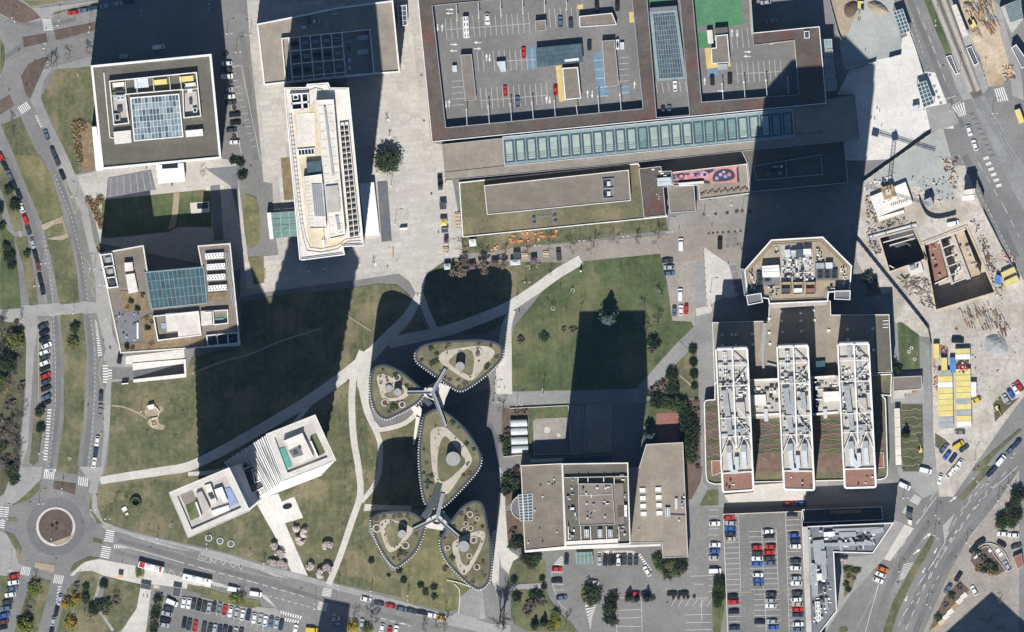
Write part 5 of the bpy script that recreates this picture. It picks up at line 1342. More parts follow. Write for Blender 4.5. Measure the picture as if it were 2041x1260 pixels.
bar(t, 'duct', 'metal_grey', C4.one(1280, 95), C4.one(1258, 310), 8, 14.1, 16); bar(t, 'duct', 'metal_grey', C4.one(1262, 300), C4.one(1268, 520), 5, 14.1, 15.4)
bar(t, 'duct', 'metal_grey', C4.one(1295, 410), C4.one(1370, 430), 4, 14.1, 15.2)
pr(t, 'glass_lantern', 'glass_teal', C5('0,395 95,388 98,470 0,478'), 14.1, 16)
# terrace garden plinth
GARD = spline(PX('1403,808 1404,800 1410,797 1424,796'), 3, False) + PX('1424,762 1778,745 1776,790') + spline(PX('1758,788 1764,794 1766,805 1769,900'), 2, False) + spline(PX('1770,930 1769,948 1762,955 1750,957'), 2, False) + PX('1500,962') + spline(PX('1425,966 1412,962 1408,955 1406,940'), 2, False)
pr(t, 'garden_terrace', 'wall_pale', GARD, -.05, 6); pr(t, 'garden_bed', 'roof_green', inset(GARD, 1.5), 5.9, 6.1); rg(t, 'terrace_rim', 'white', GARD, 2.0, 5.6, 7.0)
for s in (C4('1205,830 1400,830 1415,1100 1205,1110'), C5('25,830 215,830 225,1100 20,1110'), C4('808,700 895,700 925,1160 820,1170'), C5('490,650 545,640 565,1120 500,1120')):
    pr(t, 'planting_bed', 'mulch', s, 6.0, 6.12)
    q = s
    for k in range(7):
        v = (k + .5) / 7; pts = [bil(q, u / 8, min(1, max(0, v + .02 * math.sin(u * .9 + k * 2.0) + .014 * math.sin(u * 2.3 + k * k)))) for u in range(9)]
        MB().prism(ribbon(pts, .8, sub=4), 6.12, 6.4).build('garden_kerb', M['kerb_stone'], t)
        if k % 2 == 0:
            up = [bil(q, u / 8, min(1, max(0, v + .05 + .025 * math.sin(u * .9 + k * 2.3)))) for u in range(9)]
            MB().prism(ribbon(up, 3 + 4 * rnd.random(), 3 + 6 * rnd.random(), sub=3), 6.12, 6.3).build('garden_strip', M['lawn_lush'], t)
for s in (C4('1205,1120 1415,1095 1420,1260 1210,1260'), C5('20,1115 225,1100 232,1260 5,1260')): pr(t, 'terrace_bed', 'planting_brick', s, 6.0, 6.18)
pr(t, 'terrace_tile', 'court_red', C4('862,1180 925,1175 935,1260 865,1290'), 6.0, 6.2); rg(t, 'tile_kerb', 'white', C4('858,1175 928,1170 938,1265 862,1295'), 1.0, 6, 6.6)
pr(t, 'terrace_tile', 'court_red', C5('495,1118 552,1115 558,1225 500,1228'), 6.0, 6.2); rg(t, 'tile_kerb', 'white', C5('492,1114 555,1110 561,1230 497,1233'), 1.0, 6, 6.6)
pr(t, 'front_walk', 'path_concrete', D4('1160,140 1375,125 1380,175 1550,185 1550,255 960,272 930,215 1150,195'), .1, 1.2)
# link blocks
for s in (C4('1155,540 1390,530 1395,840 1168,848'), C5('0,510 215,505 222,805 0,822'), C4('1640,520 1690,518 1700,812 1648,820')):
    pr(t, 'link_wall', 'wall_tan', s, 6, 20); pr(t, 'link_roof', 'roof_beige', inset(s, .5), 19.9, 20.1)
for a, b_ in (('1155,545', '1385,535'), ('1165,818', '1390,808')): bar(t, 'link_beam', 'white', C4(a)[0], C4(b_)[0], 4, 20, 21)
for a, b_ in (('1640,525', '1830,512'), ('1648,812', '1850,795')): bar(t, 'link_beam', 'white', C4(a)[0], C4(b_)[0], 4, 20, 21)
pr(t, 'link_hut', 'white', C4('1165,660 1285,655 1288,735 1170,742'), 20, 22.5); pr(t, 'link_hut', 'white', C5('80,635 205,630 212,705 88,715'), 20, 22.5)
pr(t, 'link_hatch', 'metal_pale', C4('1268,770 1300,768 1305,865 1275,868'), 20, 21.4); pr(t, 'link_hatch', 'metal_pale', C5('80,770 112,768 115,842 85,845'), 20, 21.4)
clutter(t, C4('1160,590 1385,580 1388,660 1300,650 1165,655'), 18, 20.1, 2, size=(4, 10)); clutter(t, C4('1300,670 1388,665 1390,800 1180,800 1180,760 1290,750'), 7, 20.1, 2, size=(4, 10))
clutter(t, C5('0,550 205,545 210,620 70,625 0,630'), 18, 20.1, 2, size=(4, 10)); clutter(t, C5('0,640 70,640 80,780 0,790'), 4, 20.1, 2, size=(4, 10))
HB = 34.0
for idx, q in enumerate((PX('1426,692 1490,690 1503,978 1440,982'), PX('1548,687 1611,685 1624,978 1562,977'), PX('1669,682 1732,680 1747,972 1683,974'))):
    rq = []                                     # rounded ends
    for i, p in enumerate(q):
        a, c = q[i - 1], q[(i + 1) % 4]
        for tt in (.11, .055, .02): 
            if True: pass
        d0 = Vector((a[0] - p[0], a[1] - p[1])).normalized(); d1 = Vector((c[0] - p[0], c[1] - p[1])).normalized()
        P = Vector(p); rr = 6
        for k in range(5):
            w = k / 4; rq.append(tuple((P + d0 * rr) * (1 - w) ** 2 + P * 2 * w * (1 - w) + (P + d1 * rr) * w ** 2))
    pr(t, 'bar_wall', 'wall_tan', rq, -.05, HB); pr(t, 'bar_roof', 'roof_beige', inset(rq, 1), HB - .2, HB + .05)
    rg(t, 'bar_rim', 'white', inset(rq, -1.0), 4.0, HB - 1.0, HB + .7)
    bands(t, rq, HB - 1, 'glass_dark', 3.6, 7.0)
    def u(a, b_): return bil(q, a, b_)
    pr(t, 'end_terrace', 'roof_terracotta', [u(.06, .875), u(.94, .875), u(.95, .985), u(.05, .985)], HB, HB + .2)
    bar(t, 'frame_beam', 'white', u(.02, .868), u(.98, .868), 2.4, HB, HB + 1.2)
    bar(t, 'spine_beam', 'white', u(.52, .02), u(.5, .70), 3.0, HB + 1.8, HB + 3.0)
    for a in (.01, .99):
        bar(t, 'frame_rail', 'white', u(a, .02), u(a, .865), 2.6, HB + 2.0, HB + 3.0)
        for v in (.02, .3, .6, .86): bx(t, 'frame_post', 'white', *u(a, v), 2, 2, 3, HB, 2.1)
    bar(t, 'frame_rail', 'white', u(.01, .02), u(.99, .02), 2.6, HB + 2.0, HB + 2.95)
    for v in (.13, .27, .49, .62): bar(t, 'frame_beam', 'white', u(.01, v), u(.99, v), 1.3, HB + 2.0, HB + 2.9)
    for a, b_ in (((.54, .05), (.98, .15)), ((.54, .255), (.98, .15)), ((.54, .5), (.98, .61)), ((.3, .62), (.03, .75)), ((.3, .62), (.5, .73)), ((.76, .62), (.56, .73)), ((.76, .62), (.98, .75)), ((.54, .40), (.85, .49))):
        bar(t, 'brace', 'white', u(*a), u(*b_), 1.0, HB + 2.0, HB + 2.7)
    # ducts
    def du(a, b_, w, z0, z1, mt='metal_grey'): return bar(t, 'duct', mt, u(*a), u(*b_), w, HB + z0, HB + z1)
    if idx == 0:
        unit(t, *u(.28, .09), 8, 32, 3, HB, 1.6, 'metal_pale', (2, 4), name='chiller'); unit(t, *u(.28, .17), 8, 14, 3, HB, 1.6, 'metal_pale', (2, 2), name='chiller')
    elif idx == 1:
        unit(t, *u(.32, .11), 9, 38, 3, HB, 1.6, 'metal_pale', (2, 4), name='chiller')
    else:
        unit(t, *u(.36, .07), 8, 22, 3, HB, 1.6, 'metal_grey'); du((.66, .05), (.68, .3), 5, 0, 1.2)
    du((.22, .30), (.30, .52), 11, 0, 2.2); du((.12, .31), (.44, .30), 8, 0, 1.8)
    if idx == 1: du((.40, .22), (.42, .50), 8, 0, 2.6); du((.75, .33), (.78, .44), 10, 0, 2.7)
    pr(t, 'plant_room', 'roof_beige', [u(.58, .385), u(.82, .385), u(.84, .48), u(.6, .48)], HB, HB + 2.4)
    du((.30, .52), (.34, .62), 10, 0, 2.0); du((.34, .585), (.8, .575), 7, .4, 2.2); du((.66, .59), (.8, .60), 8, 0, 2.0)
    # U shaped discharge duct and its twin
    du((.27, .71), (.30, .85), 9, 0, 2.6, 'metal_pale'); du((.50, .76), (.50, .85), 8, 0, 2.6, 'metal_pale'); du((.28, .862), (.52, .862), 8, 0, 2.6, 'metal_pale') if idx < 2 else du((.3, .8), (.45, .86), 10, 0, 2.4, 'metal_pale')
    du((.73, .70), (.74, .84), 9, 0, 2.4, 'metal_pale'); du((.73, .68), (.73, .73), 11, 0, 2.9)
    du((.27, .68), (.28, .73), 11, 0, 3.0)
    clutter(t, [u(.56, .16), u(.94, .16), u(.94, .37), u(.56, .37)], 24, HB + .05, 3, size=(3, 8)); clutter(t, [u(.06, .16), u(.46, .18), u(.46, .29), u(.06, .29)], 12, HB + .05, 3, size=(3, 7))
    clutter(t, [u(.06, .33), u(.2, .33), u(.2, .60), u(.06, .60)], 12, HB + .05, 3, size=(2.5, 5)); clutter(t, [u(.56, .5), u(.92, .5), u(.92, .66), u(.56, .66)], 18, HB + .05, 3, size=(3, 8))
    clutter(t, [u(.08, .88), u(.92, .88), u(.92, .98), u(.08, .98)], 4, HB + .2, 3, size=(2, 4), mts=('white', 'metal_dark'))
pr(t, 'end_porch', 'roof_grey', C5('485,490 588,488 600,620 570,640 540,632 485,640'), -.02, 1.0)
st = thing('covered_walk', 'long white roofed walkway beside the terrace gardens', 'walkway', *C5.one(665, 985))
for i in range(6):
    q = C5('638,765 685,762 698,1208 650,1212'); pr(st, 'roof_panel', 'roof_cream', inset([bil(q, 0, i / 6), bil(q, 1, i / 6), bil(q, 1, (i + 1) / 6), bil(q, 0, (i + 1) / 6)], .3), 3.6, 3.85)
    for u in (.08, .92): p = bil(q, u, (i + .5) / 6); bx(st, 'post', 'metal_grey', p[0], p[1], 1, 1, 0, 0, 3.6)
pv = building('gate_house', 'flat grey gatehouse beside the small green lawn', 'building', C5('630,520 855,510 858,610 632,628'), 3.6, 'wall_pale', 'roof_gravel', (1.0, .4, 'metal_pale'), None)
surf('pavement', 'pavement', C5('610,480 870,470 880,720 610,722'), .12, 'pavement around the flat gatehouse')
pr(pv, 'lower_roof', 'roof_beige', C5('632,632 775,612 780,640 720,650 725,680 632,690'), 0, 2.4)
GW = C5('695,735 860,735 870,1150 840,1260 705,1260')
surf('garden', 'scrub', GW, .13, 'wavy planted garden beside the long white walkway', cat='garden')
for k in range(8):
    v = (k + .5) / 8; q = C5('695,745 855,745 850,1240 705,1240')
    pts = [bil(q, u / 8, min(1, max(0, v + .014 * math.sin(u * .8 + k * 1.7) + .01 * math.sin(u * 2.1 + k * k)))) for u in range(9)]
    surf('garden_strip', 'lawn_lush', ribbon([(x, y + 6) for x, y in pts], 6, sub=2), .17, f'{nth(k)} wavy grass strip of the walkway garden from the top', cat='garden')
    surf('garden_kerb', 'kerb_stone', ribbon(pts, .9, sub=3), .2, f'{nth(k)} wavy pale kerb of the walkway garden from the top', cat='kerb')

# ---------------------------------------------------------------- hotel: tower between two low wings
t = thing('hotel', 'hotel with brown roofed tower between two low wings and a round glazed bay', 'building', 1200, 1010)
HL, HR, HT = PX('1038,928 1120,924 1126,1090 1046,1098'), PX('1288,886 1361,882 1371,1110 1321,1112 1320,1082 1256,1082 1252,935 1274,932'), PX('1120,924 1252,922 1257,1085 1127,1091')
block(t, HL, 11, 'wall_tan', 'roof_gravel', (1.6, .6, 'cream'), 3.6)
block(t, HR, 10, 'wall_tan', 'roof_gravel_tan', (1.0, .5, 'cream'), 3.4)
pr(t, 'wall', 'wall_tan', inset(HT, 1), 0, 78.7); bands(t, inset(HT, 1), 78, 'glass_dark', 3.2, 11.5)
pr(t, 'roof', 'roof_brown', inset(HT, 1.2), 78.6, 79.0); rg(t, 'parapet', 'cream', HT, 2.4, 77.5, 80.2)
pr(t, 'front_ledge', 'cream', D3('940,632 1245,612 1650,600 1975,590 1975,606 1650,618 1245,632 940,655'), 9, 10.9)
pr(t, 'front_cornice', 'cream', D3('1245,570 1650,548 1650,600 1245,612'), 76, 79.6)
pr(t, 'plant_block', 'roof_gravel', D3('1345,130 1604,130 1628,440 1352,450'), 79, 82.5)
rg(t, 'plant_rim', 'metal_pale', D3('1345,130 1604,130 1628,440 1352,450'), .8, 82.2, 83.0)
pr(t, 'plant_block', 'roof_gravel', D3('1604,130 1690,128 1700,440 1628,440'), 79, 81.2)
bar(t, 'roof_pipe', 'white', D3.one(1350, 222), D3.one(1600, 212), .7, 82.5, 82.8)
for x, y in ((1410, 285), (1555, 165), (1490, 165), (1550, 385), (1415, 395), (1407, 208)): vent(t, *D3.one(x, y), 1.6, 82.5, 1.5, 'white')
for x in (1270, 1365, 1440, 1560, 1655): bar(t, 'bay_wall', 'cream', D3.one(x, 455), D3.one(x + 3, 560), 1.6, 79, 82)
for x in (1345, 1420, 1540, 1620): bar(t, 'bay_wall', 'cream', D3.one(x, 80), D3.one(x, 135), 1.6, 79, 82)
bar(t, 'bay_wall', 'cream', D3.one(1240, 85), D3.one(1720, 75), 1.2, 79, 81)
for x in (1410, 1512, 1590): unit(t, *D3.one(x, 510), 9, 16, 2, 79, 2.0, 'metal_pale', (2, 4), name='chiller')
for y in (315, 360): bx(t, 'roof_hut', 'white', *D4.one(155, y), 18, 11, 0, 79, 2.2)
clutter(t, D3('1250,90 1335,90 1340,250 1255,255'), 5, 79, 0, size=(3, 8)); clutter(t, D4('100,60 190,60 195,270 105,275'), 6, 79, 0, size=(3, 9)); clutter(t, D4('110,440 200,440 205,530 115,535'), 5, 79, 0, size=(4, 8))
clutter(t, D3('1255,310 1340,310 1345,550 1260,555'), 9, 79, 0, size=(3, 8)); clutter(t, D3('1360,150 1590,150 1610,430 1370,435'), 12, 82.5, 0, size=(2, 7), hh=(.4, 1.2))
for i in range(4):
    for j, x0 in enumerate((308, 428)): unit(t, *D4.one(x0 + i * 3, 180 - j * 6 + i * 60), 11.5, 8.5, 2, 10.05, .9, 'white', name='roof_light')
unit(t, *D4.one(500, 346), 10, 18, 0, 10.05, 1.5, 'metal_pale', (2, 4), name='chiller'); unit(t, *D4.one(565, 285), 5, 22, 0, 10.05, 1.4, 'metal_pale'); bar(t, 'duct', 'metal_dark', D4.one(520, 365), D4.one(635, 370), 1.5, 10.05, 10.6)
clutter(t, D4('550,225 630,225 635,345 585,345'), 5, 10.05, 0, size=(3, 8)); vent(t, *D4.one(585, 410), 2, 10.05, 1); vent(t, *D4.one(280, 480), 1.2, 10.05, 1)
for x, y in ((1120, 130), (1148, 140), (1165, 128), (1162, 98), (1060, 145), (1075, 230), (1052, 475), (1182, 500), (965, 580), (1075, 575), (1015, 335)): vent(t, *D3.one(x, y), 1.5, 11.05, 1.0, rnd.choice(('white', 'metal_dark')))
# round bay
cx, cy = D3.one(925, 312)
half = circle(cx, cy, 23, 20, 90, 270) + D3('1000,418 1000,205')[0:2]
half = circle(cx, cy, 24, 20, 95, 265) + D3('1003,415 1003,205')
pr(t, 'bay_base', 'wall_tan', half, 0, 6); pr(t, 'bay_roof', 'roof_grey', inset(half, .5), 5.9, 6.1); rg(t, 'bay_rim', 'cream', inset(half, -.3), 1.4, 5.8, 6.7)
gq = D3('888,218 998,205 1000,412 905,415')
sk = pr(t, 'bay_glass', 'dark_void', gq, 6.05, 11.2)
for i in range(3):
    for j in range(9): MB().prism(inset([bil(gq, i / 3, j / 9), bil(gq, (i + 1) / 3, j / 9), bil(gq, (i + 1) / 3, (j + 1) / 9), bil(gq, i / 3, (j + 1) / 9)], .3), 11.2, 11.26).build('pane', M['glass_blue'], sk)
for j in range(10): bar(sk, 'glazing_bar', 'white', bil(gq, 0, j / 9), bil(gq, 1, j / 9), .9, 11.22, 11.5)
for i in range(4): bar(sk, 'glazing_bar', 'white', bil(gq, i / 3, 0), bil(gq, i / 3, 1), .8, 11.22, 11.45)
for i in range(4):
    q = C3('1000,0 1001,0 1002,0 1003,0')
pr(t, 'rear_canopy', 'glass_dark', C3('1010,1165 1654,1135 1654,1190 1012,1215'), 9, 10.5)
gc = thing('glass_canopy', 'green glass canopy at the hotel front door', 'canopy', *D3.one(1390, 700))
q = D3('1330,652 1450,648 1455,740 1332,745')
for i in range(4):
    for j in range(3): pr(gc, 'pane', 'glass_green', inset([bil(q, i / 4, j / 3), bil(q, (i + 1) / 4, j / 3), bil(q, (i + 1) / 4, (j + 1) / 3), bil(q, i / 4, (j + 1) / 3)], .4), 4.0, 4.1)
for i in range(5): bar(gc, 'canopy_beam', 'metal_pale', bil(q, i / 4, 0), bil(q, i / 4, 1), .6, 3.8, 4.14)
for p in q: bx(gc, 'canopy_post', 'metal_grey', p[0], p[1], 1, 1, 0, 0, 3.8)
# garden court, sheds and pools behind the hotel
for i, y in enumerate((855, 920, 995, 1062)):
    q = C3(f'{855 + i * 3},{y} {983 + i * 4},{y - 5} {990 + i * 2},{y + 50} {860 + i * 2},{y + 55}')
    sh = thing('garden_shed', f'white vaulted shed, {nth(i)} from the top in the row by the hotel garden', 'shed', *centre(q), group='white vaulted sheds')
    pr(sh, 'wall', 'white', q, 0, 2.4)
    for k in range(6):
        a0, a1_ = math.pi * k / 6, math.pi * (k + 1) / 6
        v0, v1 = .5 - .5 * math.cos(a0), .5 - .5 * math.cos(a1_); z0, z1 = 2.4 + 1.1 * math.sin(a0), 2.4 + 1.1 * math.sin(a1_)
        MB().face([W(bil(q, 0, v0), z0), W(bil(q, 0, v1), z1), W(bil(q, 1, v1), z1), W(bil(q, 1, v0), z0)]).build('roof_strip', M['metal_pale'], sh)
surf('sand_court', 'gravel_park', spline(C3('1045,855 1060,845 1300,836 1285,1008 1045,1020'), 1), .16, 'sandy sunken court behind the hotel', cat='court')
for x, y, r in ((1145, 935, 26), (1235, 975, 15)):
    surf('court_ring', 'path_concrete', circle(*C3.one(x, y), r / K, 20), .2, 'pale ring on the sandy court, ' + ('large one' if r > 20 else 'small one'), cat='paving')
surf('court', 'paving_patch', C3('1048,1020 1285,1008 1335,1120 1050,1130'), .17, 'dark paved strip behind the hotel', cat='paving')
surf('path', 'asphalt_pale', C3('1320,745 1425,740 1435,1125 1335,1130'), .14, 'shaded path between garden courts')
surf('court', 'gravel_park', C3('1440,735 1654,725 1654,1105 1445,1115'), .17, 'dark shaded court beside the garden path', cat='paving')
surf('court', 'court_red', C4('425,805 575,795 600,805 605,1020 435,1030'), .17, 'red clay play court beside the hotel wing')
gw = thing('garden_wall', 'low wall around the hotel garden court', 'wall', *C3.one(1200, 960))
for a, b_ in (('1040,860', '1042,1130'), ('1042,1130', '1335,1120'), ('1335,1120', '1310,745'), ('1430,735', '1440,1120'), ('800,1145', '945,1130'), ('850,765', '1310,742')):
    bar(gw, 'wall_run', 'wall_pale', C3(a)[0], C3(b_)[0], 1.2, 0, 1.1)

# ---------------------------------------------------------------- parking deck and ducted building
DQ = PX('1441,1025 1598,1019 1610,1300 1452,1300')
pd = thing('parking_deck', 'open parking deck full of cars beside the ducted roof', 'parking deck', *centre(DQ))
pr(pd, 'deck', 'deck_grey', DQ, -.05, 5.0); rg(pd, 'parapet', 'wall_pale', inset(DQ, -.4), 1.5, 4.5, 5.8)
def dl(segs, w=.55, mt='paint_white'):
    for pts in segs:
        p, q = Vector(pts[0]), Vector(pts[1]); d = (q - p).normalized(); n = Vector((-d.y, d.x)) * w / 2
        MB().face([W(v, 5.012) for v in orient([tuple(p + n), tuple(q + n), tuple(q - n), tuple(p - n)])]).build('bay_line', M[mt], pd)
for i in range(22):
    y = 375 + i * 40.2
    dl([D4(f'{925 + i * 1.6},{y + 4} {1035 + i * 1.5},{y}'), D4(f'{1395 + i * 1.4},{y - 8} {1500 + i * 1.6},{y - 12}')])
    if 2 < i < 15: dl([D4(f'{1110 + i * 1.6},{y} {1325 + i * 1.5},{y - 6}')])
    if i >= 15: dl([D4(f'{1140 + i},{y - 4} {1340 + i},{y - 8}')])
dl([D4('1215,470 1230,930'), D4('1238,960 1250,1260'), D4('1325,480 1342,930'), D4('1395,350 1425,1260'), D4('1038,375 1055,950')])
for i in range(6): dl([D4(f'{1045 + i * 16},958 {1052 + i * 16},957'), D4(f'{1342 + i * 16},941 {1349 + i * 16},940')], 1.6, 'paint_yellow')
KB = PX('1600,1050 1781,1042 1740,1103 1662,1101 1668,1218 1634,1262 1640,1300 1610,1300')
t = building('ducted_building', 'L shaped building with a roof full of grey ducts', 'building', KB, 20, 'wall_grey', 'roof_grey', (2.0, 1.0, 'white'), 3.6)
pr(t, 'side_wall', 'roof_beige', D4('1528,460 1565,458 1598,1300 1556,1300'), 20, 21.2)
def dd(a, b_, w, h, mt='metal_grey'): bar(t, 'duct', mt, D5.one(*a), D5.one(*b_), w, 20.1, 20.1 + h)
for a, b_, w, h in (((-20, 600), (420, 585), 7, 1.6), ((150, 490), (540, 475), 8, 1.4), ((200, 520), (330, 515), 10, 2.0), ((440, 500), (540, 480), 10, 1.6), ((390, 570), (450, 590), 9, 1.8), ((40, 560), (60, 740), 22, 1.6), ((10, 740), (20, 990), 12, 1.8), ((80, 640), (90, 860), 10, 2.4), ((-30, 480), (-10, 900), 5, 1.2), ((100, 1000), (110, 1090), 6, 1.5), ((280, 540), (320, 600), 6, 2.2), ((200, 560), (220, 640), 6, 1.6), ((440, 540), (470, 600), 5, 1.2)): dd(a, b_, w, h)
unit(t, *D5.one(125, 515), 22, 9, 4, 20.1, 2.4, 'white'); unit(t, *D5.one(60, 840), 16, 14, 4, 20.1, 2.2, 'cream'); unit(t, *D5.one(75, 920), 14, 12, 4, 20.1, 1.2, 'metal_dark')
unit(t, *D5.one(40, 1100), 10, 38, 3, 20.1, 1.8, 'white', (2, 4), name='chiller')
unit(t, *D5.one(365, 560), 10, 9, 4, 20.1, 1.6, 'metal_dark', (1, 1)); unit(t, *D5.one(250, 600), 12, 7, 4, 20.1, 1.6, 'metal_pale')
clutter(t, D5('10,480 560,460 430,640 130,640'), 44, 20.1, 4, size=(3, 9)); clutter(t, D5('10,660 120,660 150,1080 60,1200 20,1220'), 34, 20.1, 4, size=(3, 9))
clutter(t, D4('1570,480 1600,480 1640,1200 1600,1220'), 12, 20.1, 4, size=(3, 7))
LN = PX('1599,1016 1757,1010 1760,1036 1602,1042')
t = building('low_link', 'shaded low link with a planter beside the parking deck', 'building', LN, 8, 'wall_grey', 'roof_dark', (1.4, .8, 'white'), 3.4)
pr(t, 'roof_planter', 'planting_tan', D5('130,335 370,325 372,355 135,365'), 8, 9)

# ---------------------------------------------------------------- five flower towers and their sky bridges
PET = [
    ('first', 'egg shaped apartment tower with grass roof at the top of the group', spline(C3('103,362 118,310 165,268 250,245 400,230 600,222 720,236 780,268 800,320 785,390 700,480 600,560 510,618 460,632 410,615 300,540 190,460 125,410'), 4)),
    ('second', 'small grass roofed apartment tower beside the long pale path', spline(PX('743,736 754,728 771,727 800,740 829,764 846,782 836,801 812,818 786,831 770,837 755,831 744,814 738,790 737,760'), 4)),
    ('third', 'large grass roofed apartment tower in the middle of the group', spline(PX('842,836 853,821 868,815 886,819 922,848 950,886 960,914 954,937 931,965 893,1004 876,1014 858,1013 845,1000 837,958 834,900'), 4)),
    ('fourth', 'grass roofed apartment tower beside the fifth, near the long path foot', spline(PX('738,1046 744,1029 762,1021 790,1018 822,1021 846,1040 846,1062 828,1102 800,1127 787,1132 772,1119 752,1085'), 4)),
    ('fifth', 'grass roofed apartment tower above the garage drive', spline(PX('876,1087 882,1064 913,1018 934,1001 952,998 964,1008 973,1048 980,1092 979,1140 973,1164 957,1176 941,1171 913,1147 887,1116'), 4)),
]
RINGS = [
    (C3('293,372 325,322 450,290 640,273 715,298 728,345 650,440 585,520 530,546 450,505 370,450 310,405'), C3('374,392 440,332 520,303 565,340 567,430 550,500 500,492 400,432')),
    (C2('1383,520 1430,492 1530,540 1600,590 1634,640 1600,685 1500,708 1430,692 1400,605'), C2('1442,652 1500,622 1580,602 1592,648 1520,682 1462,678')),
    (PX('860,858 884,851 902,864 927,889 940,912 937,927 922,944 897,980 884,983 869,966 861,930 858,890'), PX('878,882 890,871 915,902 928,920 915,937 887,960 874,952 872,912')),
    (D2('1358,440 1400,403 1480,410 1600,460 1610,500 1560,565 1480,640 1425,642 1382,540'), D2('1410,452 1480,428 1565,470 1515,580 1452,612 1415,540')),
    (D3('388,592 430,550 520,510 610,488 638,530 600,645 530,775 480,823 440,792 400,680'), D3('435,582 520,560 592,540 602,572 560,662 502,748 460,732 440,650')),
]
CYL = [[(C3, 460, 435, 37, 5.5)], [(C2, 1545, 637, 31, 4.5), (C2, 1477, 607, 30, 1.2)], [(C3, 407, 1160, 57, 6.0)], [(D2, 1532, 515, 33, 5.5)], [(D3, 474, 607, 43, 6.0)]]
ROSE = [[(C3, 600, 330, 40)], [(C2, 1540, 522, 30), (C2, 1445, 720, 30), (C2, 1580, 735, 28), (C2, 1412, 565, 16), (C2, 1410, 510, 16), (C2, 1458, 518, 16)], [], [(D2, 1340, 470, 34), (D2, 1560, 600, 30)], [(D3, 522, 365, 26), (D3, 492, 436, 20), (D3, 478, 482, 24), (D3, 528, 470, 22), (D3, 550, 560, 28), (D3, 518, 680, 22), (D3, 575, 765, 26), (D3, 577, 395, 18), (D3, 350, 620, 22)]]
HP = 39.0
for (onum, lab, outl), (ro, ri), cyl, rose in zip(PET, RINGS, CYL, ROSE):
    t = thing('apartment_tower', lab, 'tower', *centre(outl), group='five flower shaped towers')
    core = inset(outl, 3.5)
    pr(t, 'wall', 'wall_dark', core, -.05, HP); bands(t, core, HP, 'glass_dark', 3.2, .8, 2.0)
    pr(t, 'roof', 'roof_green', inset(core, 1), HP - .2, HP + .1); rg(t, 'roof_edge', 'metal_dark', inset(outl, .8), 4.2, HP - .5, HP + .35)
    pr(t, 'roof_path', 'roof_path', spline(ro, 4), HP + .1, HP + .2); pr(t, 'roof_lawn', 'roof_green', spline(ri, 4), HP + .18, HP + .32)
    # balcony teeth, evenly spaced round the edge; the same ring of teeth repeats on every storey
    o2 = orient(outl); per = []; acc = 0
    for a, b_ in zip(o2, o2[1:] + o2[:1]): per.append((acc, a, b_)); acc += math.dist(a, b_)
    nt_ = int(acc / 5.4); teeth = MB()
    for i in range(nt_):
        s0 = acc * i / nt_
        for st_, a, b_ in reversed(per):
            if st_ <= s0: break
        L_ = math.dist(a, b_); d = Vector((b_[0] - a[0], b_[1] - a[1])) / max(L_, 1e-6); n = Vector((-d.y, d.x))
        p = Vector(a) + d * (s0 - st_)
        teeth.prism([tuple(p - d * 1.6 - n), tuple(p + d * 1.6 - n), tuple(p + d * .2 + n * 2.4)], 0, .9)
    me = teeth.mesh('balcony_teeth', M['white'], ORG[t.name])
    slab = MB().ring(inset(outl, .8), 3.4, 0, .3).mesh('balcony_slab', M['wall_dark'], ORG[t.name])
    for i in range(12):
        z = .6 + i * 3.2
        o = part(me, 'balcony_teeth', t, (0, 0, z + .1)); o['kind'] = 'stuff'
        part(slab, 'balcony_slab', t, (0, 0, z))
    for s, x, y, r, h in cyl:
        c = s.one(x, y); rr = r / s.k
        pr(t, 'stair_drum', 'wall_grey', circle(*c, rr, 28), HP, HP + h); pr(t, 'drum_roof', 'drum_grey', circle(*c, rr * .96, 28), HP + h - .1, HP + h + .15)
    for s, x, y, r in rose:
        c = s.one(x, y); rr = r / s.k
        rg(t, 'seat_ring', 'roof_path', circle(*c, rr, 20), rr * .35, HP + .1, HP + .6); pr(t, 'planter', 'planting_red', circle(*c, rr * .45, 14), HP + .1, HP + .7)
    clutter(t, inset(spline(ro, 3), 2), 12, HP + .2, 20, mts=('timber', 'metal_dark', 'roof_grey'), size=(1.2, 3), hh=(.3, .8), avoid=[spline(ri, 3)])
def bridge(label, hub, arms, slab, ring_r):
    b = thing('sky_bridge', label, 'bridge', *hub, group='three armed sky bridges')
    zb = HP + .5
    pr(b, 'hub_floor', 'roof_cream', slab, HP - 3.0, HP - 2.6); pr(b, 'hub_core', 'wall_dark', circle(*hub, ring_r * .9, 20), 0, HP - 3.0)
    rg(b, 'hub_ring', 'roof_dark', circle(*hub, ring_r, 28), 1.0, HP - 2.6, HP - 1.4)
    for k, a in enumerate(arms): bar(b, 'bridge_arm', 'wall_grey', hub, a, 6.0, zb + .02 * k, zb + .5 + .02 * k); 
    for k, a in enumerate(arms):
        d = Vector((a[0] - hub[0], a[1] - hub[1])).normalized(); n = Vector((-d.y, d.x)) * 3.2
        for s_ in (-1, 1): bar(b, 'handrail', 'metal_pale', (hub[0] + n.x * s_ + d.x * 4, hub[1] + n.y * s_ + d.y * 4), (a[0] + n.x * s_, a[1] + n.y * s_), .5, zb + .5, zb + 1.5)
    return b
b1 = bridge('three armed sky bridge joining the upper grass roofed towers', C3.one(245, 637), [C3.one(350, 455), C3.one(45, 640), C3.one(345, 905)], C3('165,612 235,575 275,550 385,600 345,690 330,765 290,745 250,700 180,670'), 13)
MB().prism(ribbon(C3('110,745 165,690 230,740 290,820 300,910'), 11), HP - 3.4, HP - 2.9).build('curved_walk', M['roof_dark'], b1)
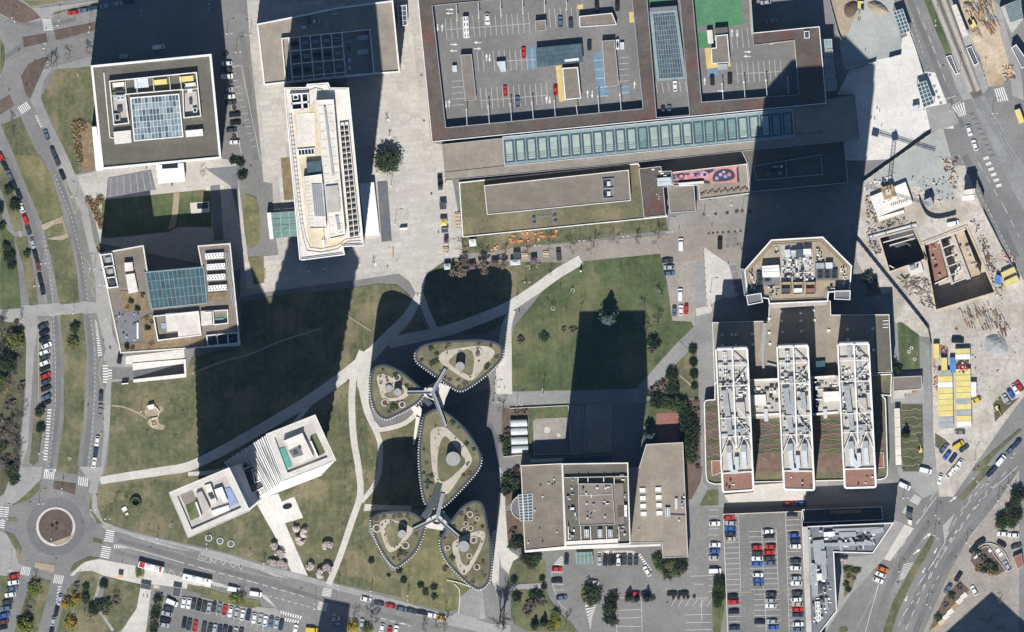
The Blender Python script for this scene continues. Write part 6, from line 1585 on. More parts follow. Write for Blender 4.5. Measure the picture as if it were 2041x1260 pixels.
b2 = bridge('three armed sky bridge joining the lower grass roofed towers', D3.one(272, 392), [D3.one(85, 482), D3.one(435, 535), D3.one(318, 205)], D3('175,430 240,340 320,340 380,410 330,490 190,465'), 13)
MB().prism(ribbon(D3('165,390 210,330 250,260 290,125'), 13), HP + .2, HP + .45).build('curved_walk', M['roof_dark'], b2)
rt = thing('retaining_wall', 'pale retaining wall at the garage drive mouth', 'wall', *D3.one(440, 890))
for a, b_ in (('345,862', '440,885'), ('440,885', '525,915'), ('405,895', '440,930'), ('440,930', '445,1000'), ('445,1000', '435,1110')): bar(rt, 'wall_run', 'path_concrete', D3(a)[0], D3(b_)[0], 2, 0, 1.0)
rw2 = thing('entrance_ramp', 'white stepped entrance ramp beside the third flower tower', 'ramp', *C3.one(130, 770))
pr(rw2, 'ramp', 'white_concrete', C3('70,760 130,725 165,780 150,830 100,800'), 0, 1.6)
pr(rw2, 'side_wall', 'white_concrete', C3('115,830 145,835 105,1050 90,1050'), 0, 1.4)

# ---------------------------------------------------------------- building site
def pit(label, poly, depth, floor, wall='wall_tan', cap=3.0, capm='timber_pale'):
    t = thing('excavation_pit', label, 'pit', *centre(poly))
    p = orient(poly); b = MB()
    for a, c in zip(p, p[1:] + p[:1]): b.face([W(c, -depth), W(a, -depth), W(a, .02), W(c, .02)])
    b.build('pit_wall', M[wall], t)
    MB().face([W(v, -depth) for v in p]).build('pit_floor', M[floor], t)
    rg(t, 'capping_beam', capm, inset(poly, -cap), cap, -.1, .5)
    return t
t = pit('deep dark square pit with round shaft on the building site', PIT_W, 11, 'wall_dark')
cw = centre(PIT_W)
rg(t, 'shaft_ring', 'wall_dark', [(cw[0] - 6 + 26 * math.cos(a) - 6 * math.sin(a), cw[1] + 4 - 7 * math.cos(a) - 17 * math.sin(a)) for a in [2 * math.pi * i / 32 for i in range(32)]], 3, -11, -8.5)
for a, b_ in (('345,822', '690,728'), ('420,855', '705,775'), ('415,1085', '480,1118')): bar(t, 'strut', 'cream', N2(a)[0], N2(b_)[0], 2.0, -1.5, -.6)
t = pit('large rectangular pit with concrete ribs and cross struts', PIT_E, 12, 'site_ground', 'wall_tan', 4.0)
q = PIT_E
for u0, u1 in ((.33, .38), (.62, .70)):
    pr(t, 'dividing_wall', 'site_ground', [bil(q, u0, .02), bil(q, u1, .02), bil(q, u1 + .01, .72), bil(q, u0 + .01, .72)], -12, -1.5)
pr(t, 'pit_bench', 'roof_terracotta', [bil(q, .05, .03), bil(q, .32, .03), bil(q, .32, .62), bil(q, .05, .62)], -12, -6)
pr(t, 'pit_bench', 'sand', [bil(q, .71, .03), bil(q, .93, .03), bil(q, .9, .70), bil(q, .71, .70)], -12, -3)
for v in (.17, .31, .45, .58, .70): bar(t, 'strut', 'cream', bil(q, .36, v), bil(q, .65, v - .01), 1.8, -2.4, -1.5)
bar(t, 'strut', 'wall_pale', bil(q, .02, .02), bil(q, .98, .02), 4, -1.0, .3)
bar(t, 'strut', 'cream', bil(q, .05, .63), bil(q, .32, .6), 2, -6, -5)
for k in range(48):
    u, v = rnd.uniform(.07, .9), rnd.uniform(.05, .6)
    if .31 < u < .40 or .60 < u < .72: continue
    z = -6 if u < .32 else (-12 if u < .62 else -3)
    p = bil(q, u, v); bx(t, 'site_crate', rnd.choice(('steel_rust', 'timber_pale', 'metal_grey', 'white', 'mulch')), p[0], p[1], rnd.uniform(3, 8), rnd.uniform(2, 5), rnd.uniform(0, 180), z, rnd.uniform(.5, 1.6))
t = thing('pump_base', 'square concrete base with machine between the two pits', 'base', *N2.one(715, 1110))
pr(t, 'base_block', 'wall_pale', N2('615,1085 775,1035 805,1150 660,1200'), 0, 1.4); pr(t, 'machine', 'metal_grey', N2('645,1090 700,1072 715,1125 660,1145'), 1.4, 2.6); vent(t, *N2.one(735, 1100), 2.4, 1.4, 1.4, 'metal_dark')
t = thing('concrete_slab', 'white concrete station slab at the crane foot', 'slab', *N2.one(440, 340))
pr(t, 'slab', 'white_concrete', N2('190,300 600,130 685,375 285,530'), 0, 2.6)
pr(t, 'slab_step', 'white_concrete', N2('285,532 580,452 585,480 300,580'), 0, 1.6)
for k in range(9): p = N2.one(440 + k * 22, 395 - k * 7); bx(t, 'starter_bar', 'steel_rust', p[0], p[1], 1, 4, 15, 2.6, .8)
for k in range(7): p = N2.one(rnd.uniform(300, 560), rnd.uniform(250, 440)); bx(t, 'formwork', rnd.choice(('timber_pale', 'timber', 'metal_pale')), p[0], p[1], rnd.uniform(3, 8), rnd.uniform(2, 4), rnd.uniform(0, 90), 2.6, .4)
# trench below the slab, pipes
for i, (a, b_, r, mt, lab) in enumerate((((170, 760), (722, 612), .55, 'metal_pale', 'long pale blue steel pipe beside the dark pit'), ((165, 775), (400, 712), .45, 'metal_grey', 'shorter grey pipe lying against the long pipe'))):
    p, q_ = N2.one(*a), N2.one(*b_)
    o = thing('site_pipe', lab, 'pipe', *centre([p, q_]))
    MB().tube(W(p, r + .1), W(q_, r + .1), r, n=12).build('pipe_shell', M[mt], o)
    for f in (.1, .9): c = lerp(p, q_, f); bx(o, 'pipe_flange', 'metal_dark', c[0], c[1], 1.5, 7, math.degrees(math.atan2(-(q_[1] - p[1]), q_[0] - p[0])), 0, 1.3)
def hoarding(label, pts, h=2.6, mt='wall_dark', w=1.0):
    t = thing('hoarding', label, 'fence', *pts[0])
    for p, q_ in zip(pts, pts[1:]):
        n = max(1, int(math.dist(p, q_) / 12))
        for k in range(n):
            a, c = lerp(p, q_, k / n), lerp(p, q_, (k + 1) / n - .012); bar(t, 'panel', mt, a, c, w, 0, h); bx(t, 'post', 'metal_pale', a[0], a[1], 1.2, 1.2, 0, 0, h + .2)
    return t
hoarding('site hoarding running up from the gravel yard to the white square', PX('1718,364 1765,330 1856,265'))
hoarding('site hoarding beside the tan walkway below the pits', PX('1704,474 1770,556 1830,630 1850,656 1856,690'))
hoarding('curved hoarding above the white site truck', spline(N2('755,330 780,400 830,490 880,530 960,550 1060,535 1175,505'), 2, False), 2.8)
hoarding('hoarding between the gravel heap and the mall side lane', A5('130,0 200,260 230,330'), 2.2, 'wall_grey')
hoarding('dark hoarding across the top of the white square', A5('290,552 400,515 498,480'), 2.4)
hoarding('short hoarding beside the glass stair shelter', A5('600,452 695,425'), 2.8)
hoarding('low barrier along the white square footway', A5('755,240 800,360 870,590'), 1.2, 'metal_grey')
hoarding('fence beside the tram road along the building site', B5('1340,440 1470,700 1620,960'), 1.8, 'metal_grey')
hoarding('hoarding on the inner edge of the tram road below the tower', B5('1290,200 1340,320'), 3.2)
t = thing('site_container', 'grey blue cabin with long shadow on the gravel yard', 'cabin', *N2.one(865, 370))
pr(t, 'body', 'metal_grey', N2('810,340 890,305 920,390 842,432'), 0, 5.2); rg(t, 'roof_rim', 'metal_pale', N2('810,340 890,305 920,390 842,432'), .8, 5.0, 5.4)
t = thing('site_silo', 'tall cream site tower casting a broad shadow beside the road', 'tower', *N2.one(1318, 280))
pr(t, 'tower_body', 'wall_pale', N2('1268,225 1398,205 1390,335 1262,345'), 0, 10.5); pr(t, 'tower_top', 'roof_cream', N2('1275,222 1375,207 1372,270 1268,278'), 10.5, 12)
pr(t, 'tower_frame', 'white', N2('1250,290 1385,278 1382,330 1240,345'), 10.5, 11.2)
# tower crane
t = thing('tower_crane', 'tower crane standing on the white station slab', 'crane', *N2.one(405, 245))
cx, cy = N2.one(405, 245)
base = W((cx, cy)); HC = 29.0
def lattice(parent, name, p, q_, w, n, mt):
    p, q_ = Vector(p), Vector(q_); d = (q_ - p).normalized(); s1 = d.cross(Vector((0, 0, 1))) if abs(d.z) < .9 else Vector((1, 0, 0)); s1.normalize(); s2 = d.cross(s1)
    b = MB(); cs = [s1 * w + s2 * w, s1 * -w + s2 * w, s1 * -w - s2 * w, s1 * w - s2 * w]
    for c in cs: b.tube(p + c, q_ + c, .09, n=4)
    for k in range(n):
        a, e = p.lerp(q_, k / n), p.lerp(q_, (k + 1) / n)
        for i in range(4):
            b.tube(a + cs[i], e + cs[(i + 1) % 4], .06, n=3); b.tube(a + cs[i], a + cs[(i + 1) % 4], .05, n=3)
    return b.build(name, M[mt], parent)
MB().box((base.x, base.y, 2.6), (5, 5, .8), .3).build('crane_base', M['timber'], t)
lattice(t, 'mast', base + Vector((0, 0, 2.6)), base + Vector((0, 0, HC)), .7, 14, 'metal_dark')
jd = Vector((1, -.30, 0)).normalized()
lattice(t, 'jib', base + Vector((0, 0, HC)), base + jd * 17 + Vector((0, 0, HC)), .5, 14, 'metal_dark')
lattice(t, 'counter_jib', base + Vector((0, 0, HC)), base - jd * 9 + Vector((0, 0, HC)), .5, 6, 'metal_dark')
cwp = base - jd * 8; MB().box((cwp.x, cwp.y, HC - 1.5), (2.6, 1.8, 2.2), math.atan2(jd.y, jd.x)).build('counterweight', M['wall_grey'], t)
MB().box((base.x, base.y, HC - .5), (2, 2, 2.4), .3).build('cab', M['cream'], t)
b = MB(); b.tube(base + Vector((0, 0, HC + 4)), base + jd * 14 + Vector((0, 0, HC + .5)), .05, n=3); b.tube(base + Vector((0, 0, HC + 4)), base - jd * 8 + Vector((0, 0, HC + .5)), .05, n=3); b.tube(base + Vector((0, 0, HC)), base + Vector((0, 0, HC + 4)), .2, n=5)
b.build('tie_bar', M['metal_dark'], t)

# yellow cabins: one container built once per colour, copied
def container_proto(mt):
    r = thing('site_cabin', 'cabin', 'cabin', -400, 900)
    part(MB().box((0, 0, .1), (5.9, 2.35, 2.5)).mesh('body', M[mt]), 'body', r)
    part(MB().box((0, 0, 2.6), (5.7, 2.15, .08)).mesh('roof_panel', M[mt]), 'roof_panel', r)
    e = MB()
    for s_ in (-1, 1): e.box((0, s_ * 1.16, 2.5), (6, .1, .2)); e.box((s_ * 2.95, 0, 2.5), (.1, 2.2, .2))
    part(e.mesh('roof_frame', M['metal_grey']), 'roof_frame', r)
    part(MB().box((1.6, -1.19, .2), (.9, .06, 2.0)).mesh('door', M['white']), 'door', r)
    part(MB().box((-1.0, -1.19, 1.1), (1.4, .06, 1.0)).mesh('window', M['glass_dark']), 'window', r)
    return r
CONT = {m: container_proto(m) for m in ('yellow', 'metal_grey', 'white', 'blue_tarp')}
ci = 0
def cabins(x, ys, cols, angs, label, z=0):
    for i, (y, c) in enumerate(zip(ys, cols)):
        m = {'y': 'yellow', 'g': 'metal_grey', 'w': 'white', 'b': 'blue_tarp'}[c]
        p = C5.one(x + (y - 500) * .02, y)
        copy_thing(CONT[m], p[0], p[1], z, angs, f"{dict(y='yellow', g='grey', w='white', b='blue')[c]} site cabin, {nth(i)} from the top {label}", 'site cabins')
cabins(1038, [488 + i * 45.5 for i in range(10)], 'gywyyyyygg', 2, 'in the long column beside the lane')
cabins(1180, [318, 358, 478, 525, 571, 617, 663, 694 + 14, 752, 798, 844, 868 + 18], 'ywyyyyygygyw', 2, 'in the column beside the open yard')
copy_thing(CONT['yellow'], *C5.one(970, 315), 0, 91, 'lone yellow site cabin standing upright above the orange rubble', 'site cabins')
copy_thing(CONT['yellow'], *C5.one(1032, 425), 0, 92, 'yellow site cabin between the two columns', 'site cabins')
copy_thing(CONT['blue_tarp'], *C5.one(1100, 425), 0, 92, 'blue site cabin between the two columns', 'site cabins')
copy_thing(CONT['white'], *C5.one(1262, 615), 0, 91, 'white trailer cabin beside the yellow column', 'site cabins')
copy_thing(CONT['blue_tarp'], *N2.one(1660, 1248), 0, 75, 'blue box cabin at the corner of the large pit', 'site cabins', scale=(.6, 1, .9))
copy_thing(CONT['yellow'], 2010, 543, 0, 25, 'yellow cabin at the road edge beside the red frames', 'site cabins')
copy_thing(CONT['yellow'], 2016, 560, 0, 25, 'second yellow cabin at the road edge', 'site cabins')
copy_thing(CONT['yellow'], 2032, 232, 0, -70, 'yellow cabin at the far edge of the sand yard', 'site cabins')
for r in list(CONT.values()):
    for ch in list(r.children): bpy.data.objects.remove(ch)
    bpy.data.objects.remove(r)
# debris fields, a mass of small pieces each
def debris(name, label, poly, n, mts, size=(2, 9), thin=False, h=(.15, .8), ang=None, cat='rubble'):
    bs = {m: MB() for m in mts}
    xs = [p[0] for p in poly]; ys = [p[1] for p in poly]; k = 0
    while k < n:
        x, y = rnd.uniform(min(xs), max(xs)), rnd.uniform(min(ys), max(ys))
        if not inside((x, y), poly): continue
        p = W((x, y)); l = rnd.uniform(*size) * S; w_ = l * rnd.uniform(.08, .2) if thin else l * rnd.uniform(.3, .9)
        bs[rnd.choice(mts)].box((p.x, p.y, rnd.uniform(.02, .25)), (l, max(.15, w_), rnd.uniform(*h)), R(ang + rnd.uniform(-8, 8)) if ang is not None else rnd.uniform(0, 6.28)); k += 1
    t = thing(name, label, cat, *centre(poly)); t['kind'] = 'stuff'
    for m in mts: 
        if bs[m].v: bs[m].build('piece_mass', M[m], t, kind='stuff')
RUB = ('steel_rust', 'timber_pale', 'roof_beige', 'metal_grey', 'mulch', 'timber_grey')
debris('rubble', 'small pale gear scattered over the gravel yard', N2('620,60 1050,60 1200,330 950,420 700,330'), 60, ('metal_grey', 'cream', 'steel_rust', 'metal_dark'), (1, 4))
debris('rubble', 'tools and timber around the white slab rim', N2('150,280 200,260 270,540 260,700 160,740'), 90, ('steel_rust', 'metal_dark', 'timber', 'metal_pale'), (1.5, 7), True)
debris('rubble', 'dark ruts and offcuts across the open yard', PX('1870,640 1980,600 2030,640 2020,790 1960,840 1900,690'), 90, ('site_gravel', 'roof_beige', 'mulch', 'metal_grey'), (1, 5), h=(.05, .2))
debris('rubble', 'loose material along the pit and road edge', PX('1935,440 1952,440 2000,560 1996,610 1985,590'), 110, ('steel_rust', 'metal_dark', 'cream', 'timber'), (1.5, 7), True)
debris('rubble', 'scattered boards and steel beside the dark pit', N3('480,0 840,20 890,370 790,340 600,180 520,80'), 150, RUB, (3, 12), True)
debris('rubble', 'long steel and timber pieces below the large pit', N3('1130,400 1300,340 1500,300 1640,420 1740,600 1600,660 1500,580 1280,580'), 130, RUB, (4, 16), True, ang=-70)
debris('rubble', 'timber heap above the tram sand yard', N4('640,0 900,0 1010,310 900,400 760,260 690,150'), 190, ('timber', 'timber_pale', 'steel_rust', 'metal_grey', 'mulch'), (4, 20), True, ang=-62)
debris('rubble', 'small rubble beside the tan walkway', N2('180,800 300,820 330,950 270,960 180,890'), 50, RUB, (1.5, 4))
debris('rubble', 'pale sacks and stones above the station slab', N2('120,160 400,60 470,20 460,90 330,170 140,230'), 60, ('white', 'metal_pale', 'metal_dark'), (2, 5))
debris('rubble', 'orange scaffold pieces beside the yellow cabins', C5('945,390 985,390 980,640 955,640'), 60, ('red_paint', 'orange', 'cream'), (2, 6), True)
debris('rubble', 'boards and crates on the gravel yard edge', B5('1000,20 1130,20 1150,250 1090,260 1040,120'), 50, RUB, (2, 8))
debris('rubble', 'red frames piled beside the road', B5('1450,730 1540,780 1610,820 1530,860'), 40, ('red_paint', 'white', 'metal_grey'), (3, 8), True)
debris('rubble', 'small sand yard junk by the platform end', N4('1060,830 1200,830 1210,980 1090,1040'), 45, ('timber_pale', 'metal_grey', 'steel_rust', 'orange_pale'), (2, 8))
debris('rubble', 'pallets and orange parts between cabins', C5('1000,280 1060,280 1060,340 1005,370'), 30, ('red_paint', 'metal_dark', 'orange_pale'), (2, 5))
debris('rubble', 'loose gear on the yellow cabin roofs', C5('1140,400 1220,400 1220,480 1140,480'), 25, ('red_paint', 'metal_dark', 'cream', 'steel_rust'), (2, 6), h=(2.7, 3.0))
debris('rubble', 'rusty steel around the pit rim', N2('1480,760 1640,1180 1560,1180 1480,900'), 40, ('steel_rust', 'metal_dark'), (3, 10), True, ang=-70)
debris('rubble', 'steel below the station slab', N2('290,590 600,500 620,600 300,690'), 60, ('steel_rust', 'metal_dark', 'cream', 'metal_grey'), (2, 8), True)
def heap(label, poly, h, mt, cat='heap'):
    c = centre(poly); b = MB(); rings = [[W(p, .05) for p in orient(poly)]]
    for f, z in ((.7, h * .5), (.4, h * .85), (.12, h)):
        rings.append([W(lerp(c, (p[0] + rnd.uniform(-2, 2), p[1] + rnd.uniform(-2, 2)), f), z * rnd.uniform(.9, 1.05)) for p in orient(poly)])
    o = b.loft(rings, False, True).build('spoil_heap', M[mt]); return tag(o, label, cat)
heap('grey gravel heap beside the steel pile', spline(N3('1440,690 1510,640 1640,650 1700,830 1600,870 1470,850'), 3), 2.6, 'site_gravel')
heap('dark brown soil heap beside the excavator', spline(A5('250,40 310,5 355,20 345,90 290,140 250,110'), 3), 2.2, 'mulch')
heap('large tan spoil heap at the top edge', spline(A5('430,20 500,5 560,40 600,100 540,110 450,80'), 3), 2.4, 'dirt')
heap('brown sand heap behind the tram shelter', spline(N4('560,40 620,10 680,60 690,130 620,150 570,120'), 3), 2.2, 'sand')
heap('rusty sand heap below the yellow digger', spline(N4('650,370 740,330 800,430 810,500 720,530 660,480'), 3), 1.8, 'sand')
def excavator(label, p, ang, k=1):
    t = thing('excavator', label, 'excavator', p[0], p[1], 0, ang); t.scale = (k, k, k)
    for s_ in (-1, 1): part(MB().box((0, s_ * 1.0, 0), (3.4, .6, .8)).mesh('track', M['tyre']), 'track', t)
    part(MB().box((-.3, 0, .8), (3.0, 2.3, 1.2)).mesh('body', M['yellow']), 'body', t)
    part(MB().box((.5, .6, 2.0), (1.4, 1.0, 1.0)).mesh('cab', M['glass_dark']), 'cab', t)
    part(MB().tube((1.2, -.4, 1.6), (3.4, -.4, 3.4), .22, n=5).mesh('boom', M['yellow']), 'boom', t)
    part(MB().tube((3.4, -.4, 3.4), (5.4, -.4, 1.2), .18, n=5).mesh('dipper', M['yellow']), 'dipper', t)
    part(MB().box((5.4, -.4, .4), (.9, 1.0, .8)).mesh('bucket', M['metal_dark']), 'bucket', t)
excavator('yellow excavator digging between the two spoil heaps', A5.one(375, 45), -92)
excavator('yellow excavator on the sand behind the tram shelter', N4.one(680, 295), 118)
excavator('small yellow digger in the weedy wedge', C5.one(1450, 765), -55, .6)
excavator('yellow digger beside the walkway garden', C5.one(845, 1090), 100, .6)

# glass stair shelters, tram stop
def shelter(label, q, nu, nv, z, mt='glass_teal'):
    t = thing('glass_shelter', label, 'shelter', *centre(q), group='glass stair shelters')
    for i in range(nu):
        for j in range(nv): pr(t, 'pane', mt, inset([bil(q, i / nu, j / nv), bil(q, (i + 1) / nu, j / nv), bil(q, (i + 1) / nu, (j + 1) / nv), bil(q, i / nu, (j + 1) / nv)], .35), z, z + .08)
    for i in range(nu + 1): bar(t, 'glazing_bar', 'white', bil(q, i / nu, 0), bil(q, i / nu, 1), .8, z + .02, z + .2)
    for j in range(nv + 1): bar(t, 'glazing_bar', 'white', bil(q, 0, j / nv), bil(q, 1, j / nv), .8, z + .02, z + .17)
    for u in (.02, .98):
        for v in (.02, .5, .98): p = bil(q, u, v); bx(t, 'post', 'metal_grey', p[0], p[1], 1, 1, -70, 0, z)
    pr(t, 'stair_well', 'dark_void', inset(q, 2), .12, .2)
shelter('green glass stair shelter beside the gravel heap', A5('630,95 705,70 765,245 690,270'), 3, 6, 4.6)
shelter('green glass stair shelter at the foot of the white square', A5('815,660 890,635 955,810 870,845'), 3, 6, 4.2)
t = thing('tram_shelter', 'long cream tram shelter of six roof panels', 'shelter', *N4.one(525, 260))
q = N4('415,75 480,50 632,440 560,472')
for i in range(6):
    pr(t, 'roof_panel', 'roof_cream', inset([bil(q, 0, i / 6), bil(q, 1, i / 6), bil(q, 1, (i + 1) / 6), bil(q, 0, (i + 1) / 6)], .25), 3.2, 3.45); p = bil(q, .5, (i + .5) / 6); bx(t, 'post', 'metal_grey', p[0], p[1], 1, 1, 0, 0, 3.2)
for lab, s in (('white framed stairway opening beside the tram road', '345,712 415,690 505,925 470,940'), ('white framed stairway opening behind the tram track', '602,607 670,577 762,790 705,830')):
    t = thing('stair_opening', lab, 'stairway', *centre(N4(s)), group='tram stop stairways'); q = N4(s)
    pr(t, 'well', 'roof_dark', inset(q, 1), .1, .2); rg(t, 'parapet', 'white', q, 1.5, .1, 1.2)
    for k in range(6): v = .1 + k * .14; pr(t, 'step', 'roof_grey', [bil(q, .3, v), bil(q, .7, v), bil(q, .7, v + .08), bil(q, .3, v + .08)], .15, .25 + k * .05)
tk = thing('tram_rails', 'double tram track with pale sleepers beside the shelter', 'track', *N4.one(480, 600)); tk['kind'] = 'structure'
for (a, b_) in (((200, 0), (668, 1160)), ((318, 0), (760, 1150))):
    pa, pb = N4.one(*a), N4.one(*b_); n = 84; sl = MB()
    for k in range(n):
        c = lerp(pa, pb, k / n); p = W(c); sl.box((p.x, p.y, .08), (2.0, .24, .1), R(28))
    sl.build('sleeper_row', M['cream'], tk, kind='stuff')
    d = Vector((pb[0] - pa[0], pb[1] - pa[1])).normalized(); nn = Vector((-d.y, d.x))
    for s_ in (-3.4, 3.4): bar(tk, 'rail', 'metal_dark', (pa[0] + nn.x * s_, pa[1] + nn.y * s_), (pb[0] + nn.x * s_, pb[1] + nn.y * s_), .5, .15, .27)
lines([[A5.one(1262, 770), A5.one(1440, 1050), A5.one(1570, 1260)], [A5.one(1282, 765), A5.one(1470, 1060), A5.one(1600, 1260)], [A5.one(1300, 760), A5.one(1500, 1060), A5.one(1620, 1240)]], .5, 'rail_line', 'embedded tram rails below the stop', 'metal_dark', .13)
for i in range(9): p = A5.one(1250 + i * 20, 900 + i * 41); surf('paving_slab', 'paving_patch', rect(p[0], p[1], 9, 4.5, 18), .14, f'{nth(i)} dark stripe of the lower tram platform from the top', cat='paving')
for i in range(6): p = B5.one(1360 + i * 20, 20 + i * 43); surf('paving_slab', 'plaza_white', rect(p[0], p[1], 11, 6, 18), .145, f'{nth(i)} pale stripe of the lower tram platform from the top', cat='paving')
t = building('corner_house', 'slatted grey roof house at the upper corner beyond the sand', 'building', N4('1022,95 1280,-10 1320,260 1175,450 1120,340'), 9, 'wall_tan', 'roof_beige', (1.2, .5, 'metal_grey'), 3.2)
q = N4('1080,90 1300,-10 1310,240 1150,300')
for i in range(8): bar(t, 'roof_slat', 'glass_pale', bil(q, .05, (i + .5) / 8), bil(q, .98, (i + .5) / 8), 2.4, 9.1, 9.6)
building('corner_house', 'dark edged low roof at the frame edge below the slatted house', 'building', N4('1172,600 1230,560 1400,800 1300,860'), 5, 'wall_grey', 'roof_grey', (1.6, .6, 'white'), 3.2)
t = thing('kiosk', 'small grey kiosk on the white square', 'kiosk', *A5.one(805, 845))
pr(t, 'body', 'wall_grey', A5('782,835 828,825 832,868 788,878'), 0, 3.4); pr(t, 'roof', 'metal_pale', inset(A5('782,835 828,825 832,868 788,878'), -.6), 3.4, 3.6)
t = thing('ticket_hut', 'flat roofed hut with stone block on the side street corner', 'hut', *D5.one(738, 420))
pr(t, 'body', 'roof_dark', D5('712,338 760,355 752,400 705,385'), 0, 3.0); pr(t, 'roof', 'roof_cream', D5('722,402 755,412 752,450 728,440'), 0, 2.0)
shelter_q = D1('1075,893 1148,905 1142,940 1072,925')
t = thing('bus_shelter', 'grey bus shelter on the pale pavement above the garden path', 'shelter', *centre(shelter_q))
pr(t, 'roof', 'roof_dark', shelter_q, 2.6, 2.8)
for p in shelter_q: bx(t, 'post', 'metal_grey', p[0], p[1], .8, .8, 0, 0, 2.6)
for (s, x, y, lx, ly, a, lab, mt) in ((D1, 1345, 955, 17, 19, -10, 'grey flat garage roof beside the car park corner', 'roof_dark'), (D1, 947, 325, 10, 9, 30, 'pale square stone block on the roundabout lawn', 'white_concrete'), (D1, 966, 362, 6, 5, 30, 'small pale stone block on the roundabout lawn', 'white_concrete')):
    c = s.one(x, y); k = thing('garden_block', lab, 'block', *c); h_ = 3.0 if 'garage' in lab else .8
    pr(k, 'body', mt, rect(*c, lx, ly, a), 0, h_); rg(k, 'edge', 'wall_pale', rect(*c, lx, ly, a), .8, h_ - .1, h_ + .15)
t = thing('advert_kiosk', 'orange kiosk with dark roof shade on the bus stop pavement', 'kiosk', *D1.one(920, 830))
c = D1.one(918, 838); pr(t, 'body', 'orange', rect(*c, 9, 6, -12), 0, 3.0); pr(t, 'roof', 'orange_pale', rect(*c, 10, 7, -12), 3.0, 3.2); bx(t, 'counter', 'white', c[0], c[1] + 3.5, 8, 1, -12, 0, 1.1)
t = thing('paving_pad', 'orange paved pad beside the garden path', 'paving', *D1.one(1192, 915)); MB().prism(D1('1170,900 1215,905 1212,930 1168,925'), .1, .3).build('pad', M['timber_pale'], t)
t = thing('play_frame', 'timber climbing frame on the sandy play area', 'playground', *C1.one(1210, 830))
for a, b_ in (('1150,750', '1200,735'), ('1200,735', '1250,790'), ('1250,790', '1240,830'), ('1180,850', '1240,840'), ('1180,850', '1195,910'), ('1195,910', '1225,895')): bar(t, 'frame_beam', 'cream', C1(a)[0], C1(b_)[0], 1.4, 1.2, 1.6)
for p in C1('1150,750 1200,735 1250,790 1240,830 1180,850 1195,910'): bx(t, 'post', 'timber', p[0], p[1], 1, 1, 0, 0, 1.4)
pr(t, 'tower_roof', 'white', C1('1158,745 1205,730 1212,765 1168,778'), 2.4, 2.7); bx(t, 'deck', 'timber', *C1.one(1210, 885), 6, 8, 20, .6, .4)
bm = thing('fountain', 'rectangular basin with dark water in the shaded lawn', 'fountain', *B1.one(1560, 410))
pr(bm, 'basin', 'wall_pale', B1('1490,372 1640,360 1650,445 1500,458'), 0, .5); pr(bm, 'water', 'glass_dark', B1('1545,375 1630,368 1634,415 1548,420'), .5, .55)

# ---------------------------------------------------------------- food stalls and seating along the promenade
def tent(label, s, x, y, lx, ly, ang, mt, h=2.6, pitched=True):
    c = s.one(x, y); t = thing('market_tent', label, 'tent', *c, group='market stalls')
    q = rect(*c, lx, ly, ang); p = orient(q)
    b = MB()
    if pitched:
        ap = W(c, h + 1.0); r = [W(v, h) for v in p]
        for i in range(4): b.face([r[i], r[(i + 1) % 4], ap])
    else: b.prism(q, h, h + .2)
    b.build('canopy', M[mt], t)
    for v in inset(q, .6): bx(t, 'pole', 'metal_grey', v[0], v[1], .6, .6, ang, 0, h)
    bx(t, 'counter', 'timber', c[0], c[1], lx * .8, 2, ang, 0, 1.0)
tent('black food stall beside the mall corner, topmost of the stall column', B3, 305, 250, 9, 11, 5, 'metal_dark', 3.4)
tent('black food stall below the topmost dark stall', B3, 325, 395, 13, 14, 5, 'metal_dark', 3.2, False)
tent('yellow food stall in the stall column', B3, 330, 525, 14, 14, 3, 'yellow', 3.0)
tent('grey food stall just below the yellow one', B3, 340, 590, 13, 8, 3, 'metal_dark', 2.6, False)
tent('purple food stall below the yellow stall', B3, 350, 670, 9, 10, 3, 'purple', 2.8)
tent('white square tent on the grass strip', B3, 560, 685, 14, 14, 6, 'white', 2.6)
tent('pale stall at the lower end of the stall column', B3, 360, 872, 13, 12, 5, 'metal_pale', 3.0)
tent('lilac stall among the bare trees', B3, 555, 870, 13, 12, 8, 'purple', 2.8)
tent('dark red stall on the promenade', B3, 730, 845, 13, 12, 6, 'leaf_red', 2.8)
tent('large grey stall on the promenade', B3, 893, 840, 21, 11, 4, 'metal_pale', 3.2)
tent('grey back tent behind the large grey stall', B3, 905, 785, 14, 14, 4, 'metal_dark', 2.4, False)
tent('purple stall on the promenade beside the large grey stall', B3, 1037, 825, 13, 13, 6, 'purple', 3.0)
def picnic_proto():
    r = thing('picnic_table', 'x', 'table', -400, 950)
    for k in range(3): part(MB().box((0, -.28 + k * .28, .72), (1.9, .25, .05)).mesh('plank', M['timber_pale']), 'plank', r)
    for s_ in (-1, 1): part(MB().box((0, s_ * .75, .42), (1.9, .28, .05)).mesh('seat', M['timber_pale']), 'seat', r)
    for s_ in (-1, 1): part(MB().box((s_ * .7, 0, 0), (.1, 1.5, .72)).mesh('leg', M['timber']), 'leg', r)
    return r
pt = picnic_proto()
for i, (s, x, y, a, lab) in enumerate(((B3, 350, 740, 5, 'picnic table below the purple stall of the column'), (B3, 352, 752, 5, ''), (B3, 625, 822, 5, 'picnic table between the bare trees on the promenade'), (B3, 450, 832, 5, 'picnic table under the largest bare tree'), (B3, 795, 805, 5, 'picnic table between the dark red and grey stalls'), (B3, 970, 787, 5, 'picnic table between the large grey and purple stalls'), (B3, 1133, 773, 5, 'picnic table beside the purple stall, toward the van'),
                                     (B3, 440, 470, 5, 'topmost picnic table by the green roof wall'), (B3, 440, 495, 5, 'second picnic table by the green roof wall'), (B3, 445, 525, 5, 'third picnic table by the green roof wall'), (B3, 450, 552, 5, 'lowest picnic table by the green roof wall'))):
    if lab: copy_thing(pt, *s.one(x, y), .14, a, lab, 'picnic tables', scale=1.25)
for ch in list(pt.children): bpy.data.objects.remove(ch)
bpy.data.objects.remove(pt)
